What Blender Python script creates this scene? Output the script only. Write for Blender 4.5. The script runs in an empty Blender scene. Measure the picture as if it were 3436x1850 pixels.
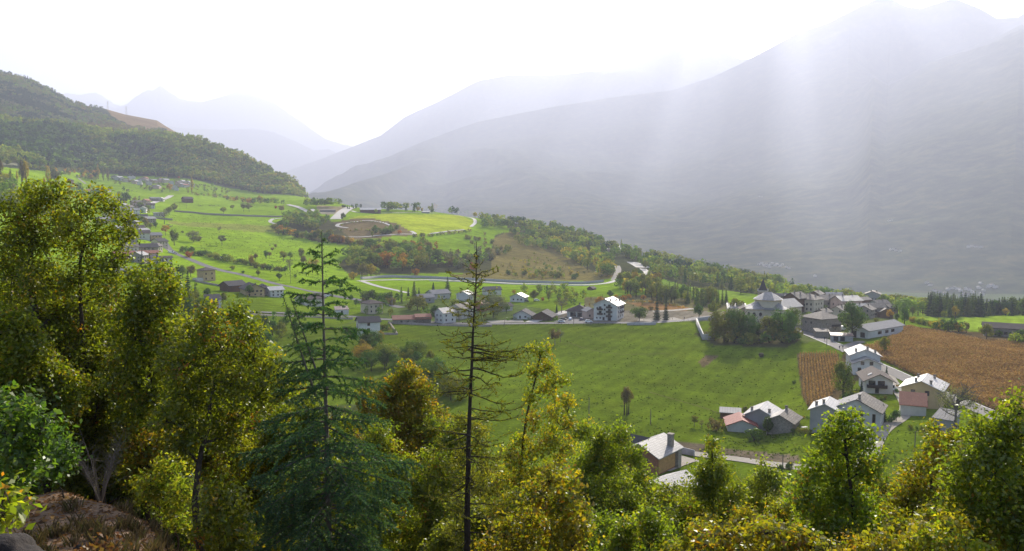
import bpy, math, random
import numpy as np
from mathutils import Vector

# ------------------------------------------------------------------ basics
scene = bpy.context.scene
COL = scene.collection
F, HY, CX, CY = 2697.0, 720.0, 1718.0, 925.0      # focal length, horizon row and centre of the 3436 x 1850 photograph
PITCH = math.atan((CY - HY) / F)
CP, SP = math.cos(PITCH), math.sin(PITCH)
rng = np.random.default_rng(7)
random.seed(7)

def ray(px, py):
    a, b = (px - CX) / F, (CY - py) / F
    return a, CP + b * SP, -SP + b * CP

def project(x, y, z):
    f = y * CP - z * SP; u = y * SP + z * CP
    return CX + F * x / f, CY - F * u / f

def pchip(x, y, xi):
    """monotone cubic through (x, y[..., n]) along the last axis"""
    x = np.asarray(x, float); y = np.asarray(y, float); xi = np.asarray(xi, float)
    h = np.diff(x); d = np.diff(y, axis=-1) / h
    m = np.zeros_like(y)
    w1 = 2 * h[1:] + h[:-1]; w2 = h[1:] + 2 * h[:-1]
    same = d[..., :-1] * d[..., 1:] > 0
    with np.errstate(divide='ignore', invalid='ignore'):
        hm = (w1 + w2) / (w1 / d[..., :-1] + w2 / d[..., 1:])
    m[..., 1:-1] = np.where(same, hm, 0)
    m[..., 0] = d[..., 0]; m[..., -1] = d[..., -1]
    k = np.clip(np.searchsorted(x, xi) - 1, 0, len(x) - 2)
    t = np.clip((xi - x[k]) / h[k], 0, 1); hk = h[k]
    a, b = y[..., k], y[..., k + 1]
    return (a * (1 + 2 * t) * (1 - t) ** 2 + m[..., k] * hk * t * (1 - t) ** 2
            + b * t * t * (3 - 2 * t) + m[..., k + 1] * hk * t * t * (t - 1))

def vnoise(x, y, seed=0):
    xi = np.floor(x).astype(np.int64); yi = np.floor(y).astype(np.int64)
    fx, fy = x - xi, y - yi
    fx = fx * fx * (3 - 2 * fx); fy = fy * fy * (3 - 2 * fy)
    def hsh(a, b):
        n = (a * 374761393 + b * 668265263 + seed * 974711) & 0xffffffff
        n = ((n ^ (n >> 13)) * 1274126177) & 0xffffffff
        return ((n ^ (n >> 16)) & 0xffff) / 65535.0
    return ((hsh(xi, yi) * (1 - fx) + hsh(xi + 1, yi) * fx) * (1 - fy)
            + (hsh(xi, yi + 1) * (1 - fx) + hsh(xi + 1, yi + 1) * fx) * fy)

def fbm(x, y, seed=0, oct=5, ridged=False):
    s, a, t = 0.0, 1.0, 0.0
    for o in range(oct):
        n = vnoise(x * 2 ** o, y * 2 ** o, seed + o * 17)
        if ridged: n = 1 - np.abs(2 * n - 1)
        s = s + a * n; t += a; a *= 0.5
    return s / t

# ------------------------------------------------------------------ terrain height field, azimuth x distance
NEAR_L = [(3, -1.8), (8, -3.7), (12, -4.8), (20, -6.0), (26, -9.5), (40, -18), (70, -33), (120, -46), (180, -52)]
NEAR_C = [(3, -2.2), (8, -5), (12, -7.5), (20, -12), (30, -18), (60, -34), (100, -50), (135, -58.5), (165, -60)]
def yz(r, z): return (r, HY - F * z / r, 1)          # given by height; the other entries are picture rows
def near(lst): return [yz(r, z) for r, z in lst]
COLS = {
 -700: near(NEAR_L) + [yz(350, -50), yz(500, -36), yz(700, -8), (1000, 600), (1300, 540), (1600, 510), (1900, 440), (2300, 370), (2450, 390)],
 0:    near(NEAR_L) + [yz(350, -52), yz(500, -38), yz(700, -12), (900, 662), (1100, 608), (1300, 572), (1600, 543), (1900, 480), (2300, 404), (2450, 425)],
 150:  near(NEAR_L) + [yz(350, -53), yz(500, -41), yz(700, -22), (900, 705), (1100, 650), (1300, 610), (1650, 568), (1950, 490), (2300, 409), (2450, 430)],
 300:  near([(3, -1.85), (8, -3.8), (12, -4.85), (18, -5.75), (25, -10), (40, -18.5), (70, -34), (120, -49), (180, -55)])
       + [yz(350, -54), yz(500, -42), yz(650, -29), (900, 760), (1150, 700), (1500, 640), (1880, 586), (2250, 434), (2450, 450)],
 450:  near([(3, -1.9), (8, -3.9), (12, -5.0), (17, -5.95), (24, -10.5), (40, -19.5), (70, -36), (120, -51), (180, -57)])
       + [yz(300, -56), yz(400, -48), (600, 905), (800, 802), (950, 760), (1200, 700), (1500, 650), (1900, 590), (2250, 449), (2450, 468)],
 620:  near([(3, -2), (8, -4.2), (12, -5.6), (16, -6.8), (24, -12), (40, -22), (70, -39), (120, -55), (170, -59)])
       + [yz(300, -58), (400, 1050), (530, 985), (600, 938), (700, 886), (830, 822), (1000, 762), (1200, 715), (1500, 665), (1850, 600), (2200, 460), (2450, 510)],
 800:  near(NEAR_C) + [yz(300, -60), (400, 1085), (530, 992), (600, 950), (700, 893), (830, 837), (1000, 772), (1200, 718), (1500, 680), (1800, 645), (1900, 620), (2100, 517), (2500, 610)],
 950:  near(NEAR_C) + [yz(300, -60), (400, 1115), (530, 1005), (650, 932), (800, 866), (900, 826), (1000, 790), (1150, 735), (1350, 690), (1600, 665), (1750, 650), (1950, 590), (2450, 690)],
 1070: near(NEAR_C) + [yz(300, -60.5), (400, 1122), (550, 1015), (650, 947), (720, 915), (830, 862), (950, 808), (1050, 765), (1150, 722), (1300, 684), (1450, 668), (1700, 672), (2450, 760)],
 1250: near(NEAR_C) + [yz(300, -60.5), (400, 1130), (550, 1015), (650, 956), (720, 938), (800, 893), (900, 838), (1000, 782), (1100, 737), (1200, 714), (1300, 700), (1600, 745), (2450, 850)],
 1450: near(NEAR_C) + [yz(300, -60.5), (445, 1090), (550, 1016), (650, 965), (720, 945), (800, 897), (900, 842), (1000, 795), (1100, 752), (1250, 716), (1330, 711), (1600, 780), (2450, 900)],
 1600: near(NEAR_C) + [yz(300, -60.5), (445, 1087), (550, 1016), (650, 965), (720, 948), (800, 905), (900, 862), (1000, 815), (1100, 768), (1250, 735), (1320, 732), (1600, 800), (2450, 920)],
 1720: near(NEAR_C) + [yz(300, -60.5), (445, 1086), (550, 1015), (650, 967), (720, 950), (800, 912), (900, 872), (1000, 830), (1150, 775), (1300, 750), (1600, 820), (2450, 935)],
 1900: near(NEAR_C) + [yz(300, -61), (445, 1083), (560, 1010), (650, 968), (720, 951), (800, 918), (900, 885), (1000, 855), (1120, 815), (1280, 776), (1600, 850), (2450, 950)],
 2100: near(NEAR_C) + [yz(300, -62), (445, 1078), (550, 1014), (650, 965), (720, 938), (800, 908), (900, 884), (1050, 850), (1150, 842), (1500, 900), (2450, 965)],
 2300: near(NEAR_C) + [yz(300, -63), (445, 1074), (550, 1012), (640, 976), (720, 948), (800, 928), (900, 912), (1050, 899), (1400, 940), (2450, 978)],
 2550: near(NEAR_C) + [yz(290, -64), (430, 1085), (520, 1032), (600, 1003), (700, 978), (800, 964), (950, 950), (1300, 975), (2450, 985)],
 2800: near(NEAR_C) + [(240, 1435), (290, 1310), (400, 1137), (480, 1077), (560, 1042), (640, 1022), (750, 1010), (1200, 1020), (2450, 990)],
 3000: near(NEAR_C) + [(240, 1435), (290, 1325), (400, 1142), (480, 1087), (560, 1060), (640, 1044), (700, 1038), (1200, 1040), (2450, 992)],
 3200: near(NEAR_C) + [(240, 1440), (290, 1335), (400, 1155), (480, 1106), (560, 1080), (620, 1062), (700, 1055), (1200, 1045), (2450, 994)],
 3436: near(NEAR_C) + [(240, 1450), (290, 1350), (360, 1218), (440, 1140), (520, 1098), (600, 1064), (680, 1054), (1200, 1050), (2450, 996)],
 4200: near(NEAR_C) + [(240, 1480), (290, 1370), (360, 1230), (440, 1150), (520, 1105), (600, 1070), (680, 1060), (1200, 1055), (2450, 1000)],
}
def sil(pts):
    a = np.array(pts, float); return lambda X: np.interp(X, a[:, 0], a[:, 1])
SA = sil([(-700, 150), (-300, 200), (0, 243), (117, 272), (200, 313), (254, 347), (290, 360), (364, 370), (434, 390), (541, 410), (567, 427), (618, 457), (700, 520), (900, 650),
          (1100, 760), (1500, 800), (2000, 800), (2300, 720), (2550, 560), (2750, 410), (2850, 345), (2943, 295), (3007, 267), (3102, 216), (3197, 184), (3324, 133), (3394, 98), (3436, 120), (3800, 200), (4200, 150)])
SB = sil([(-700, 560), (618, 560), (900, 650), (1000, 668), (1070, 640), (1200, 572), (1414, 480), (1600, 413), (1870, 358), (2073, 330), (2245, 311), (2372, 273), (2467, 229), (2562, 178), (2657, 127), (2753, 95),
          (2842, 51), (2937, 2), (3010, 40), (3060, 48), (3165, 15), (3260, 51), (3311, 79), (3380, 75), (3436, 35), (3800, 60), (4200, 60)])
SC = sil([(-700, 600), (700, 620), (950, 583), (1100, 530), (1280, 460), (1360, 400), (1467, 353), (1560, 305), (1614, 280), (1707, 262), (1850, 262), (2000, 250), (2134, 220), (2230, 155), (2268, 138), (2348, 147), (2468, 220), (3000, 300), (4200, 300)])
SE = sil([(-700, 400), (300, 380), (430, 400), (618, 435), (750, 440), (860, 437), (930, 450), (1000, 480), (1060, 510), (1110, 505), (1300, 600), (4200, 700)])
SD = sil([(-700, 420), (290, 352), (340, 345), (400, 370), (434, 365), (470, 335), (510, 315), (530, 318), (554, 305), (590, 330), (620, 350), (680, 352), (760, 330), (850, 322), (930, 350), (1000, 400), (1100, 470), (1500, 600), (4200, 700)])

NR, NT = 900, 1260
LR = np.linspace(math.log(2.2), math.log(29000), NR); RR = np.exp(LR)
XS = np.concatenate([np.linspace(-7000, -560, 40), np.linspace(-520, 3960, NT), np.linspace(4010, 11000, 40)])
TH = np.arctan((XS - CX) / F)
def build_table():
    keys = sorted(COLS)
    cosx = lambda X: np.cos(np.arctan((np.asarray(X, float) - CX) / F))           # off the axis a picture row means a flatter slope
    tab = np.array([pchip(np.log([c[0] for c in COLS[k]]), np.array([c[1] if len(c) == 3 else HY + (c[1] - HY) * cosx(k) for c in COLS[k]]), np.minimum(LR, math.log(2450))) for k in keys])
    Xc = np.clip(XS, keys[0], keys[-1]); cc = cosx(Xc)
    base = pchip(np.array(keys), tab.T, Xc).T                                   # NX x NR
    b0 = base[:, -1]
    a, b, c, e, d = (HY + (s(Xc) - HY) * cc for s in (SA, SB, SC, SE, SD))
    on = np.clip((2960 - Xc) / 130, 0, 1) * (Xc > 1000); face = b + 0.16 * (b0 - b)      # where the nearer mountain runs into the big one there is no ridge of its own
    a2 = np.where(Xc < 1000, a + 90, (a + 25) * (1 - on) + (face * 0.7 + b * 0.3) * on); a = np.where(Xc < 1000, a, a * (1 - on) + face * on)
    far = np.stack([b0, a, a2, b, b + 30, c, c + 40, e, e + 40, d, d + 150], 1)
    k = np.interp(Xc, [900, 1500], [0, 1]); ra = 3400 * (1 - k) + 8500 * k
    tab2 = np.stack([pchip(np.log([2450, ra[i], ra[i] * 1.05, 9600, 10400, 13200, 14200, 16000, 17000, 19500, 29000]), far[i], LR) for i in range(len(Xc))])
    Y = np.where(LR[None, :] <= math.log(2450), base, tab2)
    r = RR[None, :]; th = TH[:, None]
    x, y = r * np.sin(th), r * np.cos(th)
    # relief: gentle unevenness on the meadows, spurs and gullies on the hills and mountains
    m = np.clip((r - 1500) / 2500, 0, 1) * np.clip((27000 - r) / 3000, 0, 1)
    spur = fbm(x / 2100 + 0.15 * y / 2100, y / 3500, 3, 7, True) - 0.64
    fine = fbm(x / 400, y / 400, 9, 4, True) - 0.64
    rid = np.where(XS < 1000, 2250, 1e6)[:, None]; damp = np.ones_like(Y)
    for rr_, wd in ((rid, 0.07), (ra[:, None], 0.07), (9600, 0.07), (13200, 0.07), (16000, 0.06), (19500, 0.08)): damp = damp * (1 - 0.93 * np.exp(-(np.log(r / rr_) / wd) ** 2))
    m = m * damp
    big = fbm(x / 4500 + 0.3 * y / 4500, y / 7500, 13, 3, True) - 0.6
    Y = Y - m * (spur * 150 + fine * 12 + big * 70 * np.clip((r - 3600) / 2000, 0, 1))
    g = np.clip((r - 250) / 500, 0, 1) * np.clip((2600 - r) / 800, 0, 1)
    Y = Y - F / r * g * ((fbm(x / 90, y / 90, 21, 4) - 0.5) * 4.0)
    n = np.clip((r - 5) / 10, 0, 1) * np.clip((140 - r) / 40, 0, 1)
    Y = Y - F / r * n * ((fbm(x / 5, y / 5, 31, 5) - 0.5) * np.minimum(1.4, r * 0.05))
    return Y
YT = build_table()

def col_of(X):
    X = np.clip(X, XS[0], XS[-1]); k = np.clip(np.searchsorted(XS, X) - 1, 0, len(XS) - 2)
    return k, (X - XS[k]) / (XS[k + 1] - XS[k])
def height(x, y):
    x = np.asarray(x, float); y = np.asarray(y, float)
    r = np.hypot(x, y); th = np.clip(np.arctan2(x, y), TH[0], TH[-1])
    k, t = col_of(CX + F * np.tan(th))
    q = np.clip((np.log(np.maximum(r, 2.3)) - LR[0]) / (LR[1] - LR[0]), 0, NR - 1.001); j = q.astype(int); s = q - j
    def Z(kk, jj): return (HY - YT[kk, jj]) / F * RR[jj]
    z = (Z(k, j) * (1 - s) + Z(k, j + 1) * s) * (1 - t) + (Z(k + 1, j) * (1 - s) + Z(k + 1, j + 1) * s) * t
    return z
def G(px, py, rmin=4.0, rmax=28000.0):
    """first point of the ground along the line of sight through (px, py) of the photograph"""
    dx, dy, dz = ray(px, py); h = math.hypot(dx, dy); sl = dz / h
    k, t = col_of(np.array([CX + F * dx / dy])); k, t = int(k[0]), float(t[0])
    prof = (HY - (YT[k] * (1 - t) + YT[k + 1] * t)) / F
    ok = (RR >= rmin) & (RR <= rmax) & (prof >= sl)
    j = int(np.argmax(ok)) if ok.any() else None
    if j is None: return None
    if j > 0 and RR[j - 1] >= rmin:
        a, b = prof[j - 1] - sl, prof[j] - sl
        f = a / (a - b) if a != b else 0; r = RR[j - 1] + (RR[j] - RR[j - 1]) * min(max(f, 0), 1)
    else: r = RR[j]
    x, y = r * dx / h, r * dy / h
    return Vector((x, y, float(height(x, y))))
def at(px, r):
    """ground point at the azimuth of picture column px, r metres away"""
    dx, dy, dz = ray(px, HY); h = math.hypot(dx, dy)
    x, y = r * dx / h, r * dy / h
    return Vector((x, y, float(height(x, y))))

# ------------------------------------------------------------------ object helpers
def prop(o, label=None, cat=None, group=None, kind=None):
    if label: o['label'] = label
    if cat: o['category'] = cat
    if group: o['group'] = group
    if kind: o['kind'] = kind
    return o
def mesh_np(name, verts, faces=None, mats=(), colors=None, smooth=False, loops=None, starts=None, fmat=None):
    """mesh from arrays: faces (n, k) of equal size, or loops + starts for mixed polygons"""
    me = bpy.data.meshes.new(name)
    verts = np.asarray(verts, np.float32)
    me.vertices.add(len(verts)); me.vertices.foreach_set('co', verts.ravel())
    if faces is not None:
        faces = np.asarray(faces, np.int32); n, k = faces.shape
        loops = faces.ravel(); starts = np.arange(0, n * k, k, dtype=np.int32)
    me.loops.add(len(loops)); me.loops.foreach_set('vertex_index', np.asarray(loops, np.int32))
    me.polygons.add(len(starts)); me.polygons.foreach_set('loop_start', np.asarray(starts, np.int32))
    if fmat is not None: me.polygons.foreach_set('material_index', np.asarray(fmat, np.int32))
    me.update(calc_edges=True)
    if colors is not None:
        at_ = me.color_attributes.new('tint', 'FLOAT_COLOR', 'POINT')
        at_.data.foreach_set('color', np.asarray(colors, np.float32).ravel())
    if smooth: me.polygons.foreach_set('use_smooth', np.ones(len(starts), bool))
    for m in mats: me.materials.append(m)
    return me
def link(name, data, parent=None, loc=None):
    o = bpy.data.objects.new(name, data); COL.objects.link(o)
    if parent is not None: o.parent = parent
    if loc is not None: o.location = loc
    return o
def empty(name, loc, rz=0.0):
    o = link(name, None, None, loc); o.rotation_euler.z = rz; o.empty_display_size = 0.5
    return o

# ------------------------------------------------------------------ materials
def material(name, rough=0.9, spec=0.3):
    m = bpy.data.materials.new(name); m.use_nodes = True
    nt = m.node_tree; b = nt.nodes['Principled BSDF']
    b.inputs['Roughness'].default_value = rough; b.inputs['Specular IOR Level'].default_value = spec
    return m, nt, b
def N(nt, t, **kw):
    n = nt.nodes.new(t)
    for k, v in kw.items():
        if k in n.inputs: n.inputs[k].default_value = v
        else: setattr(n, k, v)
    return n
def noise_node(nt, scale, detail=4, rough=0.6, vec=None):
    n = N(nt, 'ShaderNodeTexNoise', Scale=scale, Detail=detail, Roughness=rough)
    if vec is not None: nt.links.new(vec, n.inputs['Vector'])
    return n.outputs['Fac']
def ramp(nt, fac, stops):
    n = N(nt, 'ShaderNodeValToRGB'); e = n.color_ramp.elements
    while len(e) > 1: e.remove(e[-1])
    e[0].position = stops[0][0]; e[0].color = (*stops[0][1], 1)
    for p, c in stops[1:]:
        q = e.new(p); q.color = (*c, 1)
    nt.links.new(fac, n.inputs['Fac']); return n.outputs['Color']
def mixc(nt, fac, a, b, mode='MIX'):
    n = N(nt, 'ShaderNodeMix', data_type='RGBA', blend_type=mode)
    for sock, v in ((n.inputs[0], fac), (n.inputs[6], a), (n.inputs[7], b)):
        if hasattr(v, 'is_output'): nt.links.new(v, sock)
        elif isinstance(v, (int, float)): sock.default_value = v
        else: sock.default_value = (*v, 1)
    return n.outputs[2]
def mathn(nt, op, a, b=0.0, c=0.0, clamp=False):
    n = N(nt, 'ShaderNodeMath', operation=op, use_clamp=clamp)
    for s, v in zip(n.inputs, (a, b, c)):
        if hasattr(v, 'is_output'): nt.links.new(v, s)
        else: s.default_value = v
    return n.outputs[0]
def bump(nt, b, h, dist, strength=1.0):
    n = N(nt, 'ShaderNodeBump', Distance=dist, Strength=strength)
    nt.links.new(h, n.inputs['Height']); nt.links.new(n.outputs['Normal'], b.inputs['Normal'])
def speckled(name, color, var=0.25, scale=2.0, rough=0.9, spec=0.25, bumpd=0.0, second=None, sc2=0.3):
    """plain procedural surface: a base colour broken by two scales of noise"""
    m, nt, b = material(name, rough, spec)
    co = N(nt, 'ShaderNodeTexCoord').outputs['Object']
    n1 = noise_node(nt, scale, 5, 0.65, co); n2 = noise_node(nt, sc2, 3, 0.5, co)
    dark = tuple(c * (1 - var) for c in color); lite = tuple(min(1, c * (1 + var)) for c in color)
    c1 = ramp(nt, n1, [(0.3, dark), (0.7, lite)])
    c2 = mixc(nt, mathn(nt, 'MULTIPLY_ADD', n2, 1.6, -0.4, True), c1, second if second else tuple(c * 0.8 for c in color))
    if not second:
        c2 = mixc(nt, 0.35, c1, c2)
    nt.links.new(c2, b.inputs['Base Color'])
    if bumpd: bump(nt, b, n1, bumpd)
    return m
# ------------------------------------------------------------------ land cover of the ground sheet
def inpoly(px, py, poly):
    p = np.asarray(poly, float); n = len(p); ins = np.zeros(px.shape, bool)
    j = n - 1
    for i in range(n):
        xi, yi, xj, yj = p[i, 0], p[i, 1], p[j, 0], p[j, 1]
        if yi != yj:
            ins ^= ((yi > py) != (yj > py)) & (px < (xj - xi) * (py - yi) / (yj - yi) + xi)
        j = i
    return ins
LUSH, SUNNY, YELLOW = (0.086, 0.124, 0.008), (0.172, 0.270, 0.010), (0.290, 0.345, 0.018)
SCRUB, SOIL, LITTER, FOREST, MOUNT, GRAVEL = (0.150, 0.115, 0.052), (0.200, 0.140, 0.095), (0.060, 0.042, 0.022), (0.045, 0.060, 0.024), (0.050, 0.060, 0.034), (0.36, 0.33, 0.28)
COVER = [   # (picture outline, nearest and farthest distance, colour, hill wood 0..1)
    ([(-600, 700), (0, 560), (150, 575), (300, 578), (400, 587), (634, 600), (860, 647), (1060, 664), (1060, 560), (860, 300), (0, 100), (-600, 100)], 1300, 4300, FOREST, 1),
    ([(364, 366), (434, 386), (541, 406), (575, 425), (618, 455), (560, 440), (480, 437), (430, 420), (380, 392)], 2400, 4300, (0.21, 0.15, 0.075), 0),
    ([(258, 360), (295, 360), (296, 368), (262, 368)], 2400, 4300, (0.30, 0.19, 0.08), 0),
    ([(640, 480), (690, 488), (690, 494), (650, 492)], 1800, 2400, (0.28, 0.22, 0.15), 0),
    ([(0, 540), (60, 545), (60, 556), (0, 552)], 1300, 2400, (0.2, 0.2, 0.12), 0),
    ([(560, 742), (900, 758), (1080, 768), (1060, 785), (860, 780), (560, 752)], 600, 1300, (0.185, 0.215, 0.035), 0),
    ([(1155, 734), (1250, 721), (1400, 719), (1540, 722), (1592, 742), (1580, 772), (1480, 786), (1385, 782), (1335, 755), (1250, 733)], 900, 1450, YELLOW, 0),
    ([(1020, 792), (1110, 745), (1180, 735), (1250, 732), (1330, 752), (1395, 782), (1390, 790), (1180, 806), (1180, 818), (1060, 808)], 850, 1300, SCRUB, 0),
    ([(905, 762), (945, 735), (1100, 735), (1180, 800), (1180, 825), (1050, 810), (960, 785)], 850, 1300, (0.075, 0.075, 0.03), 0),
    ([(1060, 690), (1160, 690), (1160, 705), (1100, 722), (1060, 715)], 1000, 1500, (0.24, 0.20, 0.11), 0),
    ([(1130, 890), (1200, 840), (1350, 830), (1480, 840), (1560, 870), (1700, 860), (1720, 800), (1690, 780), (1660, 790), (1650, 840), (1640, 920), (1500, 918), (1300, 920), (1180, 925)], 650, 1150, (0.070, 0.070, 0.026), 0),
    ([(1655, 800), (1720, 770), (1800, 790), (1890, 850), (1960, 900), (2050, 918), (2065, 930), (1990, 944), (1850, 943), (1700, 940), (1560, 936), (1500, 925), (1640, 915)], 650, 1300, (0.170, 0.140, 0.040), 0),
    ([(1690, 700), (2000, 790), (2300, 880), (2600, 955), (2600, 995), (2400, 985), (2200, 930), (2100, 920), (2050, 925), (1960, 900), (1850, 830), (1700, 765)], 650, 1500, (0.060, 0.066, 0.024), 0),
    ([(2210, 933), (2300, 960), (2420, 972), (2520, 985), (2545, 1003), (2400, 995), (2225, 978)], 600, 950, (0.150, 0.230, 0.022), 0),
    ([(1960, 1000), (2150, 990), (2440, 1010), (2440, 1040), (2300, 1050), (2080, 1045), (1960, 1030)], 450, 720, (0.115, 0.105, 0.045), 0),
    ([(2100, 1015), (2220, 1018), (2310, 1032), (2300, 1050), (2180, 1040)], 450, 720, (0.20, 0.115, 0.045), 0),
    ([(3020, 1030), (3120, 1040), (3436, 1052), (3700, 1052), (3700, 1125), (3350, 1125), (3100, 1080), (3020, 1060)], 430, 800, (0.185, 0.270, 0.022), 0),
    ([(2750, 1400), (2980, 1180), (3010, 1090), (3110, 1100), (3350, 1120), (3700, 1160), (3700, 1460), (3310, 1380), (3100, 1275), (2930, 1195), (2830, 1185)], 220, 520, (0.085, 0.062, 0.030), 0),
    ([(2672, 1187), (2815, 1185), (2830, 1300), (2790, 1330), (2770, 1365), (2715, 1372), (2690, 1330)], 230, 420, (0.085, 0.062, 0.030), 0),
    ([(2345, 1215), (2368, 1193), (2415, 1193), (2400, 1205), (2362, 1235)], 250, 420, (0.11, 0.085, 0.045), 0),
    ([(2270, 1480), (2340, 1488), (2470, 1510), (2680, 1530), (2690, 1560), (2440, 1540), (2280, 1510)], 150, 260, (0.13, 0.105, 0.07), 0),
    ([(2330, 1120), (2480, 1090), (2680, 1100), (2700, 1135), (2640, 1165), (2400, 1160)], 330, 470, (0.06, 0.058, 0.026), 0),
    ([(2540, 1010), (3010, 990), (3015, 1075), (2860, 1130), (2700, 1150), (2660, 1120), (2540, 1090)], 380, 700, (0.095, 0.115, 0.035), 0),
    ([(1870, 1042), (2440, 1046), (2440, 1075), (1870, 1086)], 420, 520, (0.17, 0.15, 0.11), 0),
    ([(1130, 1100), (1340, 1010), (1600, 1000), (1860, 1042), (1860, 1085), (1500, 1085), (1240, 1068)], 420, 640, (0.090, 0.125, 0.028), 0),
    ([(2965, 733), (3100, 733), (3110, 752), (2980, 756)], 2300, 12000, (0.10, 0.13, 0.04), 0),
    ([(2940, 835), (3050, 830), (3050, 862), (2960, 870)], 2300, 12000, (0.10, 0.13, 0.04), 0),
    ([(3230, 820), (3310, 826), (3310, 845), (3230, 840)], 2300, 12000, (0.13, 0.13, 0.07), 0),
    ([(2900, 950), (3200, 930), (3600, 940), (3600, 1010), (2900, 1000)], 1500, 11000, (0.085, 0.115, 0.04), 0),
]
def build_ground():
    nx = len(XS)
    r = np.broadcast_to(RR[None, :], (nx, NR)); th = TH[:, None]
    x, y = r * np.sin(th), r * np.cos(th); z = (HY - YT) / F * r
    px, py = project(x, np.maximum(y, 0.5), z)
    col = np.empty((nx, NR, 4), np.float32); col[..., 3] = 0
    def lay(mask, c): col[mask, :3] = c
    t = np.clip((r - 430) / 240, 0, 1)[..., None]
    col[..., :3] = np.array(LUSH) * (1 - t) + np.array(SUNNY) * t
    lay(r < 150, LITTER); lay(r > 2000, MOUNT)
    near_soil = (r < 24) & (px < 700)
    lay(near_soil, SOIL)
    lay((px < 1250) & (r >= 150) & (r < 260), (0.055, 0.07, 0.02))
    jx = (fbm(x / (0.02 * r + 1), y / (0.02 * r + 1), 5, 3) - 0.5) * 22 ; jy = (fbm(x / (0.02 * r + 1), y / (0.02 * r + 1), 6, 3) - 0.5) * 8
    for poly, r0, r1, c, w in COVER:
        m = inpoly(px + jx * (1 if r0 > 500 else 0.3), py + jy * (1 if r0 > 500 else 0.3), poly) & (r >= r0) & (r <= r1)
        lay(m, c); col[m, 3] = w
    m = (r > 2450) & (col[..., 3] < .5) & (px > 1000); col[m, 3] = 1.0
    m = (r > 4300); col[m, 3] = 1.0
    v = np.stack([x, y, z], -1).reshape(-1, 3)
    i = np.arange(nx - 1)[:, None] * NR + np.arange(NR - 1)[None, :]
    f = np.stack([i, i + NR, i + NR + 1, i + 1], -1).reshape(-1, 4)
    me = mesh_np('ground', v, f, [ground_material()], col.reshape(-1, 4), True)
    o = prop(link('ground', me), kind='structure'); return o

def ground_material():
    m, nt, b = material('ground_cover', 1.0, 0.0)
    at_ = N(nt, 'ShaderNodeAttribute', attribute_name='tint')
    pos = N(nt, 'ShaderNodeNewGeometry').outputs['Position']
    big = noise_node(nt, 0.012, 5, 0.55, pos); mid = noise_node(nt, 0.09, 5, 0.6, pos); fine = noise_node(nt, 1.1, 6, 0.7, pos)
    k = mathn(nt, 'MULTIPLY_ADD', big, 1.0, 0.5)
    k2 = mathn(nt, 'MULTIPLY_ADD', mid, 1.3, 0.35)
    k3 = mathn(nt, 'MULTIPLY_ADD', fine, 1.9, 0.05)
    kk = mathn(nt, 'MULTIPLY', mathn(nt, 'MULTIPLY', k, k2), k3)
    c = N(nt, 'ShaderNodeVectorMath', operation='SCALE'); nt.links.new(at_.outputs['Color'], c.inputs[0]); nt.links.new(kk, c.inputs['Scale'])
    # darker tussocks and molehills scattered over the grass
    vor = N(nt, 'ShaderNodeTexVoronoi', Scale=0.13, Randomness=1.0); nt.links.new(pos, vor.inputs['Vector'])
    spot = mathn(nt, 'LESS_THAN', vor.outputs['Distance'], 0.13)
    spot = mathn(nt, 'MULTIPLY', spot, mathn(nt, 'GREATER_THAN', mid, 0.5))
    c2 = mixc(nt, mathn(nt, 'MULTIPLY', spot, 0.75), c.outputs[0], (0.03, 0.045, 0.012))
    # drier patches of grass
    dry = mathn(nt, 'MULTIPLY', mathn(nt, 'MULTIPLY_ADD', noise_node(nt, 0.03, 6, 0.6, pos), 4, -2.1, True), 0.35)
    c2 = mixc(nt, dry, c2, mixc(nt, 1.0, c2, (1.5, 1.15, 1.0), 'MULTIPLY'))
    # faint swaths left by mowing
    wv = N(nt, 'ShaderNodeTexWave', Scale=0.05, Distortion=2.5, Detail=2.0); mpw = N(nt, 'ShaderNodeMapping'); mpw.inputs['Rotation'].default_value = (0, 0, 0.5); nt.links.new(pos, mpw.inputs['Vector']); nt.links.new(mpw.outputs[0], wv.inputs['Vector'])
    sw = N(nt, 'ShaderNodeVectorMath', operation='SCALE'); nt.links.new(c2, sw.inputs[0]); nt.links.new(mathn(nt, 'MULTIPLY_ADD', wv.outputs['Fac'], 0.16, 0.92), sw.inputs['Scale']); c2 = sw.outputs[0]
    # wooded slopes seen from afar: crowns, clearings and rock
    w1 = noise_node(nt, 0.012, 8, 0.72, pos); w2 = noise_node(nt, 0.0016, 8, 0.65, pos)
    crowns = ramp(nt, w1, [(0.35, (0.018, 0.030, 0.018)), (0.5, (0.050, 0.064, 0.030)), (0.62, (0.105, 0.100, 0.040)), (0.75, (0.16, 0.13, 0.06))])
    glade = ramp(nt, w2, [(0.56, (0.06, 0.07, 0.035)), (0.66, (0.17, 0.17, 0.08)), (0.75, (0.25, 0.22, 0.17))])
    wood = mixc(nt, mathn(nt, 'MULTIPLY_ADD', w2, 6, -3.4, True), crowns, glade)
    c3 = mixc(nt, mathn(nt, 'MULTIPLY', at_.outputs['Alpha'], 0.85), c2, wood)
    nt.links.new(c3, b.inputs['Base Color'])
    hgt = mathn(nt, 'ADD', mathn(nt, 'MULTIPLY', mid, 0.5), mathn(nt, 'MULTIPLY', fine, 0.35))
    hgt = mathn(nt, 'ADD', hgt, mathn(nt, 'MULTIPLY', mathn(nt, 'MULTIPLY', w1, at_.outputs['Alpha']), 12))
    bump(nt, b, hgt, 0.6, 0.6)
    return m
build_ground()

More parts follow.
